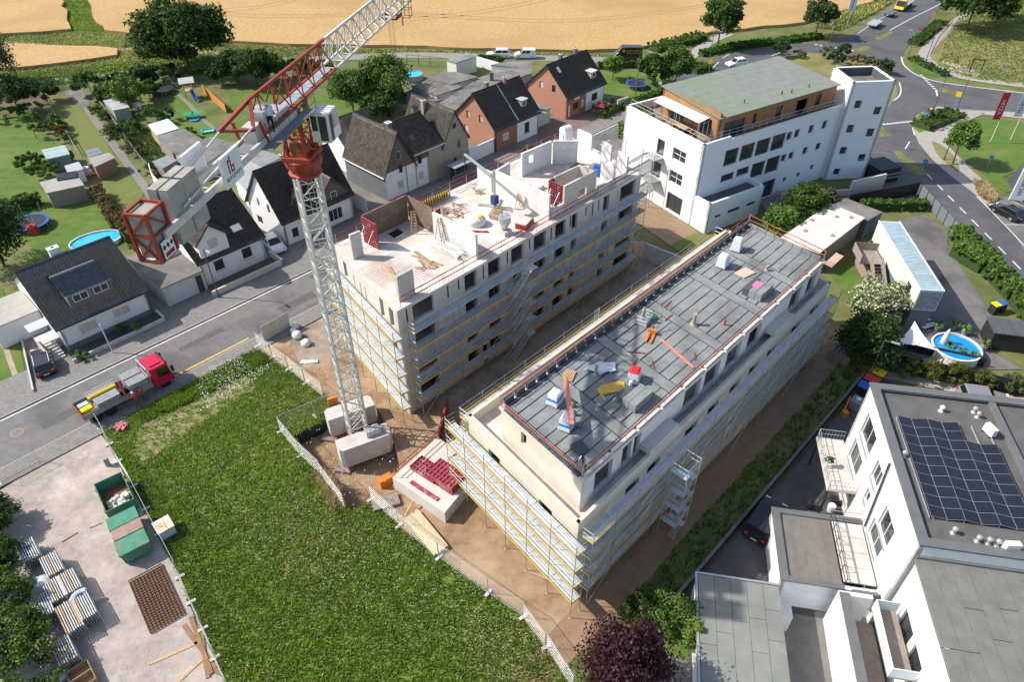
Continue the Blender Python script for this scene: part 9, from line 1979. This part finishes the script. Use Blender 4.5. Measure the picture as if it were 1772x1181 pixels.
for i,(px,m,lb)in enumerate((((118,338),blue_p,'blue toy car in the carport shade'),((135,340),orange_p,'orange toy digger in the carport shade'),((60,404),mat('toy_red',(.5,.05,.05)),'red and blue play house near the trampoline'),((152,302),white_p,'white garden boxes behind the small shed'),((160,296),mat('steel_dark',(.15,.16,.16)),'dark garden boxes behind the small shed'))):p=W(*px);b=MB();b.box(p.x-.7,p.x+.7,p.y-.4,p.y+.4,0,.7,m);b.box(p.x-.3,p.x+.5,p.y-.35,p.y+.35,.703,1.2,m);single(b,'garden_toy' if i<3 else 'garden_box',lb,'toy' if i<3 else 'box',bevel=.08)
T=thing('rail_fence','weathered rail fence along the vegetable garden','fence',W(180,200),0)
fp=[W(*c)for c in((172,178),(196,210),(222,248),(245,280),(262,298))]
for a,c in zip(fp,fp[1:]):
 for zz in(.5,1.0):b=MB();b.beam(a+Vector((0,0,zz)),c+Vector((0,0,zz)),.06,.1,timber_grey);b.build('rail',T,world=True)
 b=MB();b.beam(a,a+Vector((0,0,1.1)),.1,.1,timber_grey);b.build('post',T,world=True)
T=thing('rail_fence','second weathered rail fence between lawn strips','fence',W(90,200),0);fp=[W(*c)for c in((72,166),(96,202),(118,236),(138,272))]
for a,c in zip(fp,fp[1:]):
 for zz in(.5,1.0):b=MB();b.beam(a+Vector((0,0,zz)),c+Vector((0,0,zz)),.06,.1,timber_grey);b.build('rail',T,world=True)
 b=MB();b.beam(a,a+Vector((0,0,1.1)),.1,.1,timber_grey);b.build('post',T,world=True)
def opt(x,y,z=10.16):v=rot(OA,x,y,z);return v
T=thing('terrace_table','long timber table on the office roof terrace','table',opt(65.2,63.2),OA+R(90));b=MB();b.box(-1.1,1.1,-.45,.45,.7,.76,timber);b.build('table_top',T)
for x in(-.95,.95):b=MB();b.box(x-.05,x+.05,-.4,.4,0,.7,dark);b.build('leg',T)
for i,(x,y)in enumerate(((64.3,62.6),(64.3,63.7),(66.0,62.6),(66.0,63.7),(64.6,67.6),(65.4,69.4))):v=opt(x,y);T=thing('terrace_chair','dark terrace chair on the office roof','chair',v,OA+(0 if x<65 else math.pi),'dark chairs on the office terrace');b=MB();b.box(-.25,.25,-.25,.25,.4,.46,dark);b.build('seat',T);b=MB();b.box(-.27,-.22,-.25,.25,.46,.9,dark);b.build('backrest',T);b=MB();[b.box(a-.02,a+.02,c-.02,c+.02,0,.4,dark)for a in(-.22,.22)for c in(-.22,.22)];b.build('legs',T)
for i,(x,y,m)in enumerate(((64.2,57.8,L_OLIVE),(64.4,60.0,L_OLIVE),(64.1,65.6,L_OLIVE),(64.0,66.6,L_STRAW),(64.2,70.6,L_MID),(65.6,71.0,L_MID),(66.0,58.0,L_OLIVE))):plant('terrace_plant',['feathery grass in the terrace corner','dry feathery grass beside the terrace table','pale grass near the canopy post','straw coloured grass along the terrace rail','green shrub in the far terrace corner','leafy shrub by the timber wall','olive grass below the corner window'][i],'plant',opt(x,y),(.55,.55),.05,1.0,m,260,.2,'plants on the office terrace',trunk=False,cname='foliage')
b=MB();wall(b,S(8.6,69.6),S(18.4,69.6),0,.5,.18,concrete_l);wall(b,S(18.4,69.6),S(18.4,71.8),0,.5,.18,concrete_l);single(b,'low_front_wall','low grey front garden wall of the house with glazed tiles','wall');b=MB();b.prism([S(8.8,69.8),S(18.2,69.8),S(18.2,71.8),S(8.8,71.8)],.03,.12,mat('bed_gravel_dark',(.07,.07,.072),(.1,.1,.1),scale=5,rough=.95));single(b,'front_bed','dark gravel front bed of the house with glazed tiles','bed')
b=MB();q0=W(0,500);wall(b,W(30,556),W(58,680),0,.35,.15,concrete);single(b,'drive_edging','pale edging along the drive beside the grass track','edging');
p=W(196,612);b=MB();b.tube((p.x,p.y,0),(p.x,p.y,3.8),.06,white_p,6);single(b,'white_pole','white pole in the front bed of the house with glazed tiles','pole')
b=MB();wall(b,W(1068,190),W(1086,184),.0,1.7,.25,concrete);single(b,'garden_gate','grey stone garden gate pillars beside the squared hedge','gate');T=thing('wire_fence','dark wire fence behind the round pool and garden house','fence',W(760,115),0)
fp=[W(*c)for c in((705,112),(725,113),(745,115),(765,117))]
for a,c in zip(fp,fp[1:]):b=MB();b.tube(a,a+Vector((0,0,2.0)),.05,black,5);b.build('post',T,world=True);b=MB();b.tube(a+Vector((0,0,1.9)),c+Vector((0,0,1.9)),.04,black,4);b.tube(a+Vector((0,0,.9)),c+Vector((0,0,.9)),.02,black,4);b.build('rail',T,world=True)
p=W(703,105);b=MB();b.tube((p.x,p.y,0),(p.x,p.y,8.5),.05,white_p,6);b.box(p.x-.15,p.x+.15,p.y-.02,p.y+.02,6.8,8.3,signred);single(b,'flag_pole','white flag pole with red pennant by the round pool','flag pole')
b=MB();p=S(46,58.6);b.box(p.x-1.4,p.x+1.4,p.y-.3,p.y+.3,.1,.4,galv);single(b,'kerb_box','grey cable box on the pavement beside the open-topped block','box')
